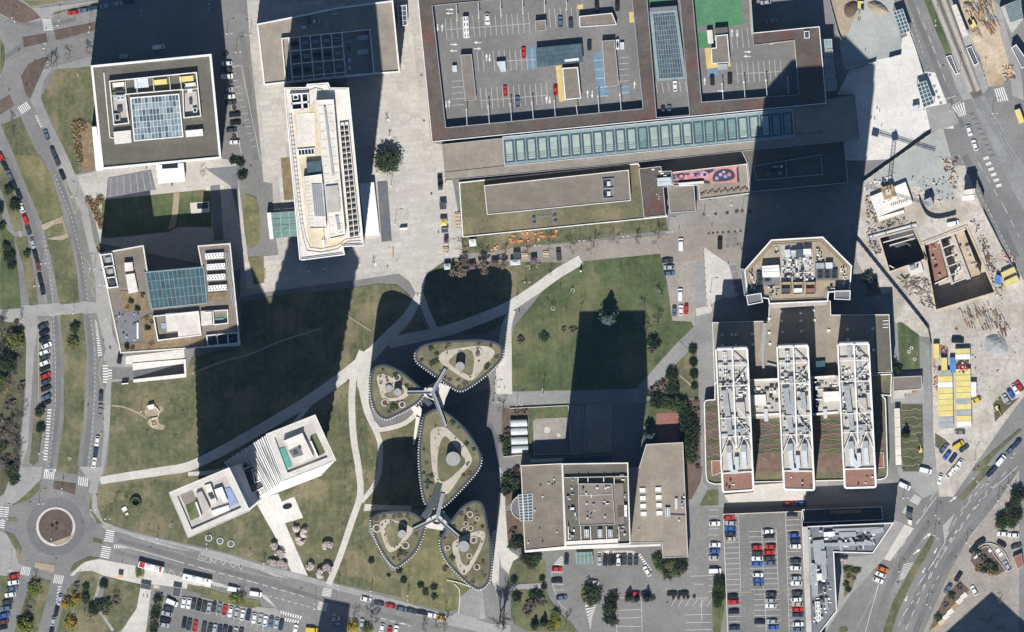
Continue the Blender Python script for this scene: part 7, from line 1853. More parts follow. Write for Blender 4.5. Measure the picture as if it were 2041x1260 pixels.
dc = thing('deck_chair', 'x', 'chair', -400, 960)
part(MB().loft([[(-.6, -.35, .3), (.2, -.35, .25), (.2, .35, .25), (-.6, .35, .3)], [(-.6, -.35, .36), (.2, -.35, .31), (.2, .35, .31), (-.6, .35, .36)]]).mesh('seat', M['orange']), 'seat', dc)
part(MB().loft([[(.15, -.35, .25), (.75, -.35, .95), (.75, .35, .95), (.15, .35, .25)], [(.2, -.35, .22), (.8, -.35, .92), (.8, .35, .92), (.2, .35, .22)]]).mesh('backrest', M['orange_pale']), 'backrest', dc)
for s_ in (-1, 1): part(MB().tube((-.5, s_ * .36, 0), (.5, s_ * .36, .6), .03, n=4).mesh('leg', M['timber']), 'leg', dc)
DC = [(878, 632), (860, 662), (866, 680), (883, 680), (912, 676), (928, 678), (945, 672), (958, 622), (968, 630), (988, 618), (987, 652), (1032, 608), (1046, 618), (1033, 655), (1100, 606), (1082, 638), (1098, 634), (1118, 640), (1078, 665), (1163, 636), (1185, 640), (1204, 634), (1214, 600), (740, 715), (733, 735), (992, 680)]
for i, (x, y) in enumerate(sorted(DC)): copy_thing(dc, *B3.one(x, y), .17, rnd.uniform(0, 360), f'orange deck chair on the grass strip, {nth(i)} counted from the white tent', 'orange deck chairs', scale=1.05)
for ch in list(dc.children): bpy.data.objects.remove(ch)
bpy.data.objects.remove(dc)

# ---------------------------------------------------------------- vehicles
PAINT = dict(w=('white', 'e8e8e6'), s=('silver', 'a9adb0'), g=('grey', '7f8386'), d=('dark grey', '3f4347'), k=('black', '1f2124'), n=('navy', '2d3a55'), b=('blue', '3a62a8'), r=('red', 'b93127'),
             y=('yellow', 'd8b93c'), o=('orange', 'c9702c'), e=('beige', 'b7ab97'), m=('maroon', '6a3b38'), t=('slate blue', '5a6a7a'))
for k, (nm, hx) in PAINT.items(): mat('car_' + k, hx, rough=.32, spec=.5)
def rrect(l, w, r, x0=0.0, n=3):
    pts = []
    for cx, cy, a0 in ((l / 2 - r, w / 2 - r, 0), (-l / 2 + r, w / 2 - r, 90), (-l / 2 + r, -w / 2 + r, 180), (l / 2 - r, -w / 2 + r, 270)):
        for i in range(n + 1): a = R(a0 + 90 * i / n); pts.append((x0 + cx + r * math.cos(a), cy + r * math.sin(a)))
    return pts
def at_z(pts, z): return [(x, y, z) for x, y in pts]
def car_body(kind):
    b = MB()
    if kind == 'van':
        b.loft([at_z(rrect(4.9, 1.85, .3), .3), at_z(rrect(5.0, 1.95, .3), .6), at_z(rrect(4.95, 1.92, .35), 1.1)])
        b.loft([at_z(rrect(4.1, 1.86, .25, -.4), 1.1), at_z(rrect(3.6, 1.66, .3, -.6), 2.05), at_z(rrect(3.3, 1.5, .3, -.65), 2.1)])
        return b
    b.loft([at_z(rrect(4.2, 1.66, .35), .22), at_z(rrect(4.38, 1.8, .45), .5), at_z(rrect(4.34, 1.78, .5), .75), at_z(rrect(4.1, 1.6, .55), .92)])
    b.loft([at_z(rrect(1.75, 1.3, .25, -.3), 1.38), at_z(rrect(1.6, 1.18, .3, -.3), 1.46)])
    for s_ in (-1, 1):                            # pillars
        b.tube((1.05, s_ * .72, .9), (.5, s_ * .6, 1.4), .05, n=4); b.tube((-1.75, s_ * .7, .9), (-1.1, s_ * .6, 1.4), .06, n=4); b.tube((-.35, s_ * .76, .9), (-.35, s_ * .63, 1.4), .05, n=4)
    return b
def quadm(name, mt, pts): return MB().face(pts).face([(x, y, z - .03) for x, y, z in reversed(pts)]).mesh(name, M[mt])
GL = {
    'car': [('windscreen', quadm('windscreen', 'glass_dark', [(1.12, -.7, .9), (1.12, .7, .9), (.55, .6, 1.4), (.55, -.6, 1.4)])), ('rear_window', quadm('rear_window', 'glass_dark', [(-1.82, .68, .93), (-1.82, -.68, .93), (-1.15, -.58, 1.4), (-1.15, .58, 1.4)])),
            ('side_window', quadm('side_window', 'glass_dark', [(-1.75, -.74, .92), (1.05, -.74, .92), (.5, -.62, 1.4), (-1.1, -.62, 1.4)])), ('side_window', quadm('side_window', 'glass_dark', [(1.05, .74, .92), (-1.75, .74, .92), (-1.1, .62, 1.4), (.5, .62, 1.4)]))],
    'van': [('windscreen', quadm('windscreen', 'glass_dark', [(1.72, -.8, 1.14), (1.72, .8, 1.14), (1.24, .72, 2.0), (1.24, -.72, 2.0)])), ('side_window', quadm('side_window', 'glass_dark', [(.3, -.955, 1.2), (1.5, -.95, 1.2), (1.1, -.86, 1.9), (.3, -.86, 1.9)])), ('side_window', quadm('side_window', 'glass_dark', [(1.5, .95, 1.2), (.3, .955, 1.2), (.3, .86, 1.9), (1.1, .86, 1.9)]))]}
def wheel_mesh():
    n = 12; b = MB()
    b.loft([[(.32 * math.cos(2 * math.pi * i / n), y, .32 + .32 * math.sin(2 * math.pi * i / n)) for i in range(n)] for y in (.11, -.11)])
    return b.mesh('wheel', M['tyre'])
WH = wheel_mesh()
BODY = {}
COUNT = {}
def vehicle(kind, col, x, y, z, ang, label, group):
    key = (kind, col)
    if key not in BODY: BODY[key] = car_body(kind).mesh('body', M['car_' + col], smooth=False)
    t = thing('parked_car' if kind == 'car' else 'parked_van', label, kind, x, y, z, ang, group)
    part(BODY[key], 'body', t)
    for nm, me in GL[kind]: part(me, nm, t)
    wb = 1.32 if kind == 'car' else 1.55; tw = .8 if kind == 'car' else .86
    for sx in (-1, 1):
        for sy in (-1, 1): part(WH, 'wheel', t, (sx * wb, sy * tw, 0))
    if kind == 'car': k = rnd.uniform(.96, 1.06); t.scale = (k, k, rnd.uniform(.95, 1.1))
    return t
def row(s, where, ref, ang, data, z=.03):
    for i, d in enumerate(data.split()):
        f = d.split(','); x, y, c = float(f[0]), float(f[1]), f[2]
        a = float(f[3]) if len(f) > 3 and f[3] else ang
        kind = 'van' if len(f) > 4 and f[4] == 'v' else 'car'
        p = s.one(x, y)
        lab = f"{PAINT[c][0]} {kind} {where}, {nth(i)} from {ref}" if ref else f"{PAINT[c][0]} {kind} {where}"
        vehicle(kind, c, p[0], p[1], z, a + rnd.uniform(-1.5, 1.5) + (180 if rnd.random() < .5 and kind == 'car' else 0), lab, 'cars ' + where)
row(A1, 'in the kerbside row on the top street', 'the median crossing', 8, '575,98,r 655,80,t 740,60,n 825,48,s 920,30,s 1015,8,n')
row(A1, 'standing on the shaded street above the white rimmed office', '', 0, '983,443,s,0,v'); row(A1, 'on the shaded top street beside the planting patch', '', 8, '1245,370,w,8,v')
row(A1, 'on the east kerb of the boulevard', 'the hatched kerb paint', -70, '365,1060,t 418,1190,d 448,1262,d,-68 490,1372,k,-66')
row(B1, 'on the west kerb of the boulevard', 'the top', -65, '12,14,r 35,75,k 75,155,t,-68 108,230,k,-68 148,310,k,-68 170,410,w,-70 200,500,r,-70 222,582,d,-72 256,690,s,-76 276,772,k,-76 298,860,m,-78 315,965,k,-78 333,1050,k,-80')
row(C1, 'in the slanted row beside the wooded strip', 'the top', 24, '338,118,d 347,168,k 347,222,k 367,268,w 352,322,w 352,357,d 352,405,w 352,450,k 358,508,r 362,552,d 362,607,k 365,675,t 362,722,k')
row(C1, 'in the lane beside the playground lawn', 'the ramp mouth', 86, '792,665,d 787,775,g 762,1022,w,82 752,1098,n,82 738,1190,w,80')
row(C1, 'parked against the terrace corner of the U shaped office', '', 80, '940,370,k')
row(D1, 'in the slanted row below the roundabout', 'the crossing', 12, '107,835,r 103,882,w 93,927,t 78,975,w 58,1030,d 48,1078,t 35,1132,b 28,1182,m 15,1225,k')
row(D1, 'beside the lower median kerb', 'the hatched paint', 80, '455,1015,s 430,1100,k 402,1185,s 392,1255,k')
row(D1, 'in the end column of the lower lot', 'the garage roof', -12, '1308,1035,w,-25,v 1283,1080,d 1270,1120,s 1260,1165,k 1250,1205,s')
row(D1, 'in the upper row of the lower lot', 'the garage roof', 79, '1397,1035,w 1437,1040,w 1473,1045,d 1515,1055,k 1555,1065,d 1590,1075,s 1628,1070,d 1671,1078,g 1711,1092,r 1753,1105,w 1800,1115,s 1845,1130,w 1890,1130,n 1935,1155,w 1981,1163,s 2018,1175,w 2063,1180,t 2105,1193,s 2140,1205,n')
row(D1, 'in the lower row of the lower lot', 'the end column', 79, '1402,1190,k 1440,1203,d 1485,1215,r 1553,1225,d 1597,1237,d 1632,1240,s 1672,1250,n 1712,1252,d 1750,1262,k 1790,1268,s 1833,1272,d')
row(D2, 'beside the verge island', 'the bus', -12, '250,935,w,-10,v 418,970,w,-10,v')
row(D2, 'in the tower shade at the avenue', 'the lower crossing', 80, '1015,1160,s 1050,1165,s')
row(D2, 'at the car park mouth', '', 80, '720,1245,w'); row(D2, 'at the lower edge beside the avenue mouth', '', -5, '845,1245,y,-5,v')
row(D2, 'along the avenue kerb below the park', 'the crossing', -13, '1258,1010,w 1357,1040,d 1443,1060,r 1528,1085,t 1604,1098,d 1682,1112,k 1752,1130,w 1830,1152,y')
row(D2, 'at the lower edge among the bare trees', 'the shaded pair', 80, '1225,1200,s 1378,1235,w 1437,1258,r 1485,1250,w')
row(D3, 'beside the hotel canopy', '', 90, '1257,705,k')
row(D3, 'at the hotel drive', 'the canopy', 0, '1183,782,r 1183,868,k 1220,998,t,6 1460,885,w')
row(D3, 'in the row at the hotel front', 'the canopy', 89, '1508,712,s 1553,712,k 1592,712,k 1627,708,k 1667,708,k 1652,708,k'.replace(' 1652,708,k', '') + ' 1697,708,d 1654,708,k'.replace(' 1654,708,k', ''))
row(D4, 'in the front row near the shrub island', 'the dark cars', 89, '125,710,w 170,710,s 212,710,d 258,710,d 342,797,w,-60')
row(D4, 'among the conifers of the hotel car park', 'the round island', 0, '248,970,r 335,970,n 533,968,k 618,968,k')
row(D4, 'in the lane column beside the parking deck', 'the top', 0, '857,433,w 860,595,w 857,643,b 850,693,s 860,795,w,0,v')
row(D4, 'on the parking deck first column', 'the top', 0, '965,387,r 980,430,s 975,470,b 975,508,n 977,550,e 995,988,k 998,1030,r 1003,1105,k 1008,1228,n', 5.03)
row(D4, 'on the parking deck second column', 'the top', 0, '1175,615,r 1182,660,d 1182,700,w 1180,740,b 1187,825,w 1188,862,b 1190,897,t 1200,1182,k', 5.03)
row(D4, 'on the parking deck third column', 'the top', 0, '1262,495,w 1270,528,k 1283,610,r 1272,653,r 1272,697,d 1277,735,t 1287,972,d 1282,1020,s 1285,1060,w 1295,1180,s 1305,1225,b', 5.03)
row(D4, 'on the parking deck last column', 'the top', 0, '1448,362,k 1458,523,b 1470,563,n 1473,607,w 1472,720,d 1473,772,w 1477,850,s 1480,888,w 1485,965,d 1480,1013,w 1487,1048,e 1487,1088,r 1490,1128,n 1493,1200,w 1495,1240,t', 5.03)
row(D4, 'in the shade above the parking deck', 'the lane', 0, '1415,280,r 1512,280,b')
row(D5, 'at the side street mouth', 'the terraced offices', 55, '698,148,w,-25,v 858,30,w,-15,v 968,95,w,75')
row(D5, 'leaving along the slip road', 'the side street', 48, '1050,50,w 1095,8,w')
row(D5, 'driving on the main road', 'the grass median tip', 48, '1355,42,n')
row(D5, 'on the brownish pavement', 'the top', -22, '535,782,o 517,822,w 497,865,w')
row(D5, 'around the planted bed in the yard', 'the main road', 50, '1223,625,k 1275,572,k,30 1437,587,k,-35 1480,757,s,-60')
row(D5, 'below the dark shrubs of the yard', 'the main road', 0, '1447,512,w 1530,522,w 1548,605,d,15')
row(D5, 'beside the timber terraces', 'the top', 58, '1108,838,k 1030,928,t,55 1228,943,w,-60')
row(C5, 'above the yellow cabin column', '', 0, '1137,232,k,0,v'); row(C5, 'pickup beside the white trailer', '', 25, '1283,700,y')
row(C5, 'on the slope above the main road', 'the weedy wedge', 122, '1520,690,s 1555,648,b 1590,612,w 1622,590,r')
row(C5, 'below the yellow cabins', 'the top', 35, '1155,952,g,0 1140,1055,y,32,v 1187,1078,d')
row(C5, 'in the slanted bays at the lane end', 'the grass wedge', 55, '1027,1080,t 1055,1130,b 1100,1155,n 1145,1200,w 1097,1252,w')
row(C5, 'driving down the main road lanes', 'the far edge', 50, '1605,1035,n 1548,1095,t 1475,1175,w,50,v 1415,1250,n')
row(A3, 'on the mall roof parking', 'the white chiller', 92, '675,150,w 1248,172,t 1330,180,d 960,415,r 815,715,r 912,800,t 1210,710,r 1475,355,k 1535,48,k', 11.05)
row(A4, 'on the mall roof court and far parking', 'the chiller', 92, '120,45,k 573,675,w 478,875,d 527,870,t 865,630,k 1003,618,k', 11.05)
row(A4, 'in the shade beside the mall', 'the top edge', 12, '1285,18,s 1330,165,s')
row(A2, 'in the bays beside the white rimmed office', 'the top', 4, '205,497,w 205,545,d 205,600,w,4,v 218,700,s 228,758,w 237,805,d 268,900,k 273,965,k 243,1020,d 268,1115,w')
row(A5, 'driving on the tram road', 'the crossing', -73, '1228,1025,w 1272,1140,w')
row(B4, 'in the upper group of the gravel car park', 'the top', 4, '513,825,d 525,878,s 525,925,t')
row(B4, 'in the lower group of the gravel car park', 'the lawn', 88, '568,1220,t 618,1215,w 660,1205,r')
row(B4, 'with a load parked above the gravel row', '', 90, '613,1095,w,90,v')
row(B4, 'on the grey square beside the planters', '', 90, '925,690,k,90,v'); row(B4, 'delivering at the promenade end', '', 92, '618,700,w,92,v')
row(B3, 'parked at the promenade stalls', '', 95, '1235,780,d,95,v'); row(B3, 'parked beside the mall corner stalls', '', 92, '303,200,k,92,v')
row(B5, 'standing on the site above the large pit', '', 10, '1100,535,w,10,v')

def bus(label, p, q_, accents):
    c = centre([p, q_]); ang = math.degrees(math.atan2(-(q_[1] - p[1]), q_[0] - p[0])); L_ = math.dist(p, q_) * S
    t = thing('city_bus', label, 'bus', c[0], c[1], .02, ang)
    part(MB().loft([at_z(rrect(L_, 2.5, .25), .35), at_z(rrect(L_, 2.55, .25), 1.0), at_z(rrect(L_, 2.5, .3), 2.8), at_z(rrect(L_ - .3, 2.2, .3), 3.0)]).mesh('body', M['white']), 'body', t)
    for x, l in accents: part(MB().box((x * L_, 0, 2.98), (l, 2.1, .06)).mesh('roof_patch', M['red_paint']), 'roof_patch', t)
    for x, l in ((-.1, 1.8), (.22, 1.4)): part(MB().box((x * L_, 0, 3.0), (l, 1.5, .35)).mesh('roof_unit', M['metal_pale']), 'roof_unit', t)
    part(MB().box((.35 * L_, .5, 3.0), (.8, .8, .1)).mesh('hatch', M['metal_dark']), 'hatch', t); part(MB().box((-.35 * L_, -.3, 3.0), (.8, .8, .1)).mesh('hatch', M['metal_dark']), 'hatch', t)
    for s_ in (-1, 1): part(MB().box((0, s_ * 1.27, 1.3), (L_ * .9, .04, 1.0)).mesh('side_window', M['glass_dark']), 'side_window', t)
    part(MB().box((-L_ / 2, 0, 1.2), (.06, 2.2, 1.3)).mesh('windscreen', M['glass_dark']), 'windscreen', t)
    for x in (-.3, .3):
        for s_ in (-1, 1): part(WH, 'wheel', t, (x * L_, s_ * 1.1, 0), 0, (1.4, 1.4, 1.4))
bus('red and white city bus at the stop beside the orange kiosk', D1.one(1052, 742), D1.one(1244, 790), ((-.32, 1.6), (-.42, .8), (.38, .9)))
bus('plain white bus in the bay behind the red and white one', D1.one(1388, 835), D2.one(82, 885), ())

# ---------------------------------------------------------------- trees and shrubs
def bare_tree(seed, h, spread, mt='twig', leaf=None, nleaf=0, dens=1.0):
    r = random.Random(seed); tr, tw, lv = MB(), MB(), MB(); tips = []
    def grow(p, d, l, rad, depth):
        q = p + d * l
        (tr if depth < 2 else tw).tube(p, q, rad, rad * .65, n=5 if depth < 2 else 3, cap=False)
        if depth >= 5: tips.append(q); return
        for k in range(r.choice((2, 3, 3)) + (1 if depth in (1, 2) else 0)):
            nd = (d + Vector((r.uniform(-1, 1), r.uniform(-1, 1), r.uniform(-.25, .6))) * (.75 if depth else .95) * spread).normalized()
            grow(p.lerp(q, r.uniform(.6, 1)), nd, l * r.uniform(.6, .8), rad * .66, depth + 1)
    grow(Vector((0, 0, 0)), Vector((r.uniform(-.05, .05), r.uniform(-.05, .05), 1)).normalized(), h * .34, h * .022, 0)
    if leaf:
        for k in range(nleaf):
            c = r.choice(tips) + Vector((r.gauss(0, .25), r.gauss(0, .25), r.gauss(0, .2))); s_ = r.uniform(.12, .28); a = Vector((r.gauss(0, 1), r.gauss(0, 1), r.gauss(0, 1))).normalized() * s_; b_ = a.orthogonal().normalized() * s_
            lv.face([c - a - b_, c + a - b_, c + a + b_, c - a + b_])
    return tr.mesh('trunk', M['bark']), tw.mesh('twigs', M[mt]), (lv.mesh('crown', M[leaf]) if leaf else None)
def leafy(seed, prof, n, size, leaf):
    """Leaf cards in clumps through a crown volume; prof(t) gives radius and height at t."""
    r = random.Random(seed); b = MB()
    clumps = []
    for k in range(max(8, n // 22)):
        t_ = r.random(); rad, z = prof(t_); a = r.uniform(0, 6.283); q = rad * math.sqrt(r.uniform(.1, 1.05)); clumps.append((Vector((q * math.cos(a), q * math.sin(a), z)), rad))
    for k in range(n):
        c, rad = r.choice(clumps); sp = max(.16, rad * .2)
        p = c + Vector((r.gauss(0, sp), r.gauss(0, sp), r.gauss(0, sp * .8)))
        if p.z < .05: p.z = .05 + r.random() * .2
        s_ = size * r.uniform(.6, 1.3); u = Vector((r.gauss(0, 1), r.gauss(0, 1), r.gauss(0, .7))).normalized(); v = u.orthogonal().normalized(); w_ = u.cross(v)
        b.face([p - v * s_ - w_ * s_ * .6, p + v * s_ - w_ * s_ * .6, p + v * s_ * .8 + w_ * s_ * .7, p - v * s_ * .8 + w_ * s_ * .7])
    return b.mesh('crown', M[leaf])
def stem(h, r0): return MB().tube((0, 0, 0), (0, 0, h), r0, r0 * .4, n=7).mesh('trunk', M['bark'])
cone = lambda R_, H_: (lambda t: (R_ * (1 - t ** 1.2) + .15, .5 + H_ * t))
dome = lambda R_, H_: (lambda t: (R_ * math.sqrt(max(.02, 1 - (2 * t - 1) ** 2)), H_ * (.15 + .85 * t)))
BARE = [bare_tree(s_, 9, sp) for s_, sp in ((1, 1.0), (2, 1.15), (3, .9), (4, 1.1))]
SAP = [bare_tree(s_, 4.5, .8) for s_ in (21, 22)]
BROWN = [bare_tree(s_, 9, 1.15, leaf='leaf_brown', nleaf=420) for s_ in (31, 32)]
BLOS = [bare_tree(s_, 5, 1.1, leaf='blossom', nleaf=750) for s_ in (41, 42)]
YEL = [(stem(1.6, .1), None, leafy(51, dome(2.2, 3.2), 800, .26, 'leaf_light')), (stem(1.4, .1), None, leafy(52, dome(1.9, 2.6), 700, .24, 'leaf_yellow'))]
SPRUCE = [(stem(9, .25), None, leafy(61, cone(3.4, 11.5), 2400, .34, 'leaf_blue')), (stem(9, .2), None, leafy(62, cone(2.6, 9), 1700, .3, 'leaf_dark'))]
EVER = [(stem(4, .22), None, leafy(71, dome(3.6, 6), 2200, .32, 'leaf_dark')), (stem(3.6, .2), None, leafy(72, dome(3.0, 5.2), 1800, .3, 'leaf_mid'))]
GREENT = [(stem(5, .3), None, leafy(81, dome(5.2, 8.5), 4200, .36, 'leaf_mid'))]
BUSH = [(stem(.8, .08), None, leafy(91, dome(1.6, 1.9), 600, .2, 'leaf_dark')), (stem(.8, .08), None, leafy(92, dome(1.5, 1.7), 600, .2, 'leaf_mid')), (stem(.7, .07), None, leafy(93, dome(1.2, 1.4), 420, .18, 'leaf_brown')), (stem(.6, .07), None, leafy(94, dome(1.1, 1.3), 420, .16, 'leaf_red')), (stem(.6, .06), None, leafy(95, dome(1.2, 1.2), 450, .18, 'straw'))]
POPLAR = [bare_tree(99, 20, .4)]
KINDS = dict(bare=('bare_tree', 'bare tree', BARE), sapling=('sapling', 'thin leafless sapling', SAP), brown=('budding_tree', 'brown budding tree', BROWN), blossom=('blossom_tree', 'pale pink blossom tree', BLOS), yellow=('yellow_shrub', 'fresh yellow green shrub tree', YEL),
             spruce=('spruce_tree', 'conical spruce', SPRUCE), ever=('evergreen_tree', 'dark evergreen', EVER), green=('leafy_tree', 'round green tree', GREENT), bush=('garden_bush', 'rounded bush', BUSH), poplar=('poplar_tree', 'tall narrow poplar', POPLAR))
RINGM = MB().lathe([(1.0, 0), (.95, .12), (.5, .06)], 12).mesh('mulch_ring', M['white_concrete'])
def tree(kind, x, y, label, scale=1.0, z=.12, var=None, group=None):
    nm, w_, vs = KINDS[kind]; v = vs[rnd.randrange(len(vs)) if var is None else var % len(vs)]
    cat = 'bush' if kind == 'bush' else 'shrub' if kind == 'yellow' else 'tree'
    t = thing(nm, label, cat, x, y, z, rnd.uniform(0, 360), group)
    t.scale = (scale * rnd.uniform(.92, 1.08), scale * rnd.uniform(.92, 1.08), scale * rnd.uniform(.9, 1.1))
    if kind == 'sapling': part(RINGM, 'mulch_ring', t, (0, 0, .04))
    for me, pn in zip(v, ('trunk', 'twigs', 'crown')):
        if me: part(me, pn, t)
    return t
def trees(kind, s, where, ref, data, scale=1.0, var=None, z=.12):
    for i, d in enumerate(data.split()):
        f = d.split(','); p = s.one(float(f[0]), float(f[1])); sc_ = scale * (float(f[2]) if len(f) > 2 else 1)
        v = int(f[3]) if len(f) > 3 else var
        lab = f"{KINDS[kind][1]} {where}" + (f", {nth(i)} from {ref}" if ref else '')
        tree(kind, p[0], p[1], lab, sc_, z, v, f"{KINDS[kind][1]}s {where}" if ref else None)
T = trees
T('bare', A1, 'beside the upper footway', 'the roundabout', '400,520,.9 440,480,.8 548,430,.75 678,405,.7')
T('bare', A1, 'on the small corner of the top street', 'the crossing', '95,930,.6 110,1050,.5')
T('green', A2, 'on the plaza between tower and mall', '', '1465,1268,.88')
T('bush', A2, 'in the office bay planters', 'the top', '195,430,.9,2 235,650,.7,2 262,855,.7,2 260,1075,.7,2')
T('sapling', A2, 'in the paved plaza pits', 'the top', '1468,945,.8 1480,1075,.8')
T('bare', B1, 'in the forecourt beside the white canopy', '', '1575,140,.6')
T('bush', B2, 'at the oval lawn head', 'the top', '258,45,1,0 310,60,1.1,0 325,150,1.2,0')
T('sapling', B2, 'below the slab tower', 'the west', '1236,865,.9 1365,855,.9 845,905,.7 972,895,.7 1105,885,.7')
T('ever', B1, 'in the west verge', 'the top', '70,275,.55 120,395,.55 215,775,.45')
T('ever', B1, 'at the park lawn edge', 'the top', '-10,420,.5 15,560,.45 50,720,.5 70,790,.55 90,860,.45')
W_ = []
r2 = random.Random(5)
for k in range(76):
    x, y = r2.uniform(0, 180), r2.uniform(20, 1250); x = min(x, 190 - max(0, (y - 700)) * .12); W_.append((round(x), round(y)))
W_.sort(key=lambda a: a[1])
T('bare', C1, 'in the wooded strip', 'the top', ' '.join(f'{x},{y},{r2.uniform(.5, .8):.2f}' for x, y in W_[::2]))
T('bush', C1, 'in the wooded strip undergrowth', 'the top', ' '.join(f'{x},{y},{r2.uniform(.7, 1.3):.2f},{r2.choice((1, 2, 2, 2))}' for x, y in W_[1::2]))
T('yellow', C1, 'in the wooded strip', 'the top', '115,240,1.5,0 20,560,1.2,0 40,610,.9,1')
T('ever', C1, 'in the wooded strip', 'the top', '45,390,.9 70,420,.8')
T('ever', C1, 'in the boulevard median', '', '590,140,.6'); T('yellow', C1, 'in the boulevard median', '', '572,255,.9,0'); T('ever', C1, 'in the narrow verge', 'the top', '312,795,.6 320,925,.45')
T('ever', D1, 'beside the roundabout footway', 'the top', '90,30,.9 110,110,.6')
T('bush', D1, 'on the roundabout island', 'the top', '435,432,.35,0 395,448,.35,0 432,470,.35,1')
T('yellow', D1, 'in the lower median lawn', 'the top', '265,935,1.1,0 190,1220,1.3,0 160,1190,.9,0')
T('bare', D1, 'in the lower median lawn', 'the top', '275,860,.6 230,1000,.5 205,1050,.6')
T('bush', D1, 'in the lower median lawn', 'the top', '215,1085,1.0,2 215,1130,1.0,0 200,1155,1.0,2')
T('ever', D1, 'in the corner park', 'the bus stop', '790,900,.45,0 650,1010,.55,1 715,1085,.55,0 560,1180,.45,1')
T('yellow', D1, 'in the corner park', 'the top', '500,1040,1.0,1 570,1000,1.1,1 540,1200,1.2,1 550,1030,.8,0')
T('bush', D1, 'in the corner park', 'the top', '585,905,1.0,2 650,915,.9,0 770,1060,1.7,1 810,1040,1.4,1 800,1100,1.4,2 880,1030,1.4,2')
T('bare', D1, 'in the corner park', 'the top', '640,1100,.8 690,1160,.8 870,1000,.7')
T('bush', D1, 'in the hedge strip beside the car park', 'the top', ' '.join(f'{1205 - i * 7},{1010 + i * 40},1.1,{(0, 2, 1)[i % 3]}' for i in range(7)))
T('yellow', D1, 'beside the first bus', '', '1065,810,.8,0')
T('sapling', D1, 'on the roundabout lawn', 'the top', '895,225,.6 1178,140,.6 1318,155,.6 952,255,.6 870,285,.5 1152,300,.5 845,352,.5 1070,372,.5 1035,435,.5 1132,460,.5 1300,450,.7 960,410,.5')
T('sapling', C2, 'on the lawn beside the long pale path', 'the top', '1105,298,.5 1083,525,.5 1157,562,.5 1103,695,.5 1137,780,.5 1090,860,.5 1245,865,.5 1262,948,.5 1153,1018,.5 1278,1033,.5 1120,1092,.5 1180,1198,.5 1345,1205,.5')
T('sapling', D2, 'on the lower park lawn', 'the top', '1130,58,.5 1255,66,.5 1257,125,.5 1090,180,.5 1140,272,.5 1067,342,.5 1080,460,.5 1007,508,.5 1215,635,.5 1145,698,.5 938,658,.5 1108,828,.5 370,665,.7 355,475,.6 1235,375,.5')
T('blossom', D2, 'beside the white entrance walk', 'the split tower', '565,610,.75 605,670,.85 560,735,.75 615,735,.85 640,760,.7 535,730,.55')
T('blossom', D2, 'on the lawn beyond the white entrance walk', 'the top', '722,480,.7 785,505,.8 752,565,.8 965,600,.8 835,770,.8 908,815,.85 968,778,.85')
T('bush', D2, 'on the dry lawn', 'the top', '1295,715,.8,0 1512,795,.7,0 1545,862,.7,0 1430,830,.5,0')
T('yellow', D2, 'on the verge island', '', '285,1010,1.1,0'); T('bare', D2, 'on the verge island', '', '320,950,.6')
T('bare', D2, 'at the lower edge of the avenue', 'the tower shade', '1165,1130,.8 1300,1150,1.0 1330,1190,.9 1790,1210,.9 1850,1235,.9 1690,1215,.8')
T('yellow', D2, 'under the avenue trees', 'the yellow van', '1150,1215,1.2,1 1265,1240,.9,0')
T('sapling', C1, 'on the playground lawn', 'the top', '1340,730,.6 1433,810,.6 1160,975,.7 1370,985,.6 545,1160,.7')
T('brown', B3, 'behind the stalls', 'the plaza', '450,900,1.05 505,870,.8 625,880,.95 790,850,.7')
T('bare', B3, 'along the promenade', 'the plaza', '480,745,.9 640,770,.75 815,770,.7 990,745,.7 1160,700,.75 1330,725,.8 1505,720,.85 1670,665,.7 1840,660,.8 2015,650,.95')
T('sapling', B3, 'on the wedge lawn and green lawn', 'the top', '995,880,.8 1075,870,.8 1170,925,.6 970,995,.5 905,1105,.5 1250,1040,.7 1345,1060,.8 1135,1150,.7 1190,1200,.8 1300,1210,.6 1410,1180,.7')
T('spruce', C3, 'in the middle of the green lawn', '', '1625,55,1.15,0')
T('bush', C3, 'on the green lawn', 'the pale path', '935,232,1.3,2 1120,212,1.2,1 1275,145,.8,2 1345,150,1.1,2')
T('bare', C4, 'at the gravel car park corner', 'the top', '470,-130,.9 330,-60,.7 310,110,.8 350,160,.8 440,110,.8 450,30,.6')
T('ever', C4, 'in the shrub triangle', 'the top', '545,500,.6,0 555,560,.6,1 560,610,.6,0 715,305,.4,0 715,410,.4,0 720,500,.4,0 725,590,.35,0')
T('bush', C4, 'in the shrub triangle', 'the top', '400,255,1.6,0 390,310,1.2,2 440,590,1.3,2 410,630,1.5,2 480,560,1.2,3 500,620,1.2,2 380,650,1.0,1')
T('ever', C4, 'in the hedge beside the red court', 'the top', '430,710,.7,0 500,720,.7,1 560,725,.8,1 620,740,.8,1 650,790,.7,0 670,870,.8,0 690,940,.9,0 680,1010,.9,0 690,1080,.9,1 695,1140,.9,1')
T('spruce', C4, 'beside the red court', '', '375,985,.85,0'); T('spruce', C4, 'behind the blue spruce at the court', '', '360,890,.5,1')
T('bush', C4, 'in the brown bed beside the service lane', 'the top', '735,700,1,3 735,780,1,2 740,880,.9,3 745,1160,.9,2 750,1220,.9,3')
T('bare', C3, 'at the corner of the garden path', '', '800,750,.85'); T('bush', C3, 'in the garden bed', 'the top', '905,790,1,2 965,790,1,2 830,960,1.4,2 825,1020,1.6,1 840,1080,1.4,0 905,1245,1.4,3')
T('bush', D3, 'around the hotel round bay', 'the top', '820,100,1.6,1 860,130,2,1 810,170,1.8,0 880,90,1.4,0 850,500,1.3,2 880,560,1.4,0 910,590,1.3,0 845,595,1.2,1')
T('ever', D3, 'in the grass patch beside the hotel corner', 'the top', '965,690,.7,0 1030,690,.6,1 1000,740,.7,1 855,865,.35,0 1070,855,.3,0 1085,915,.3,0')
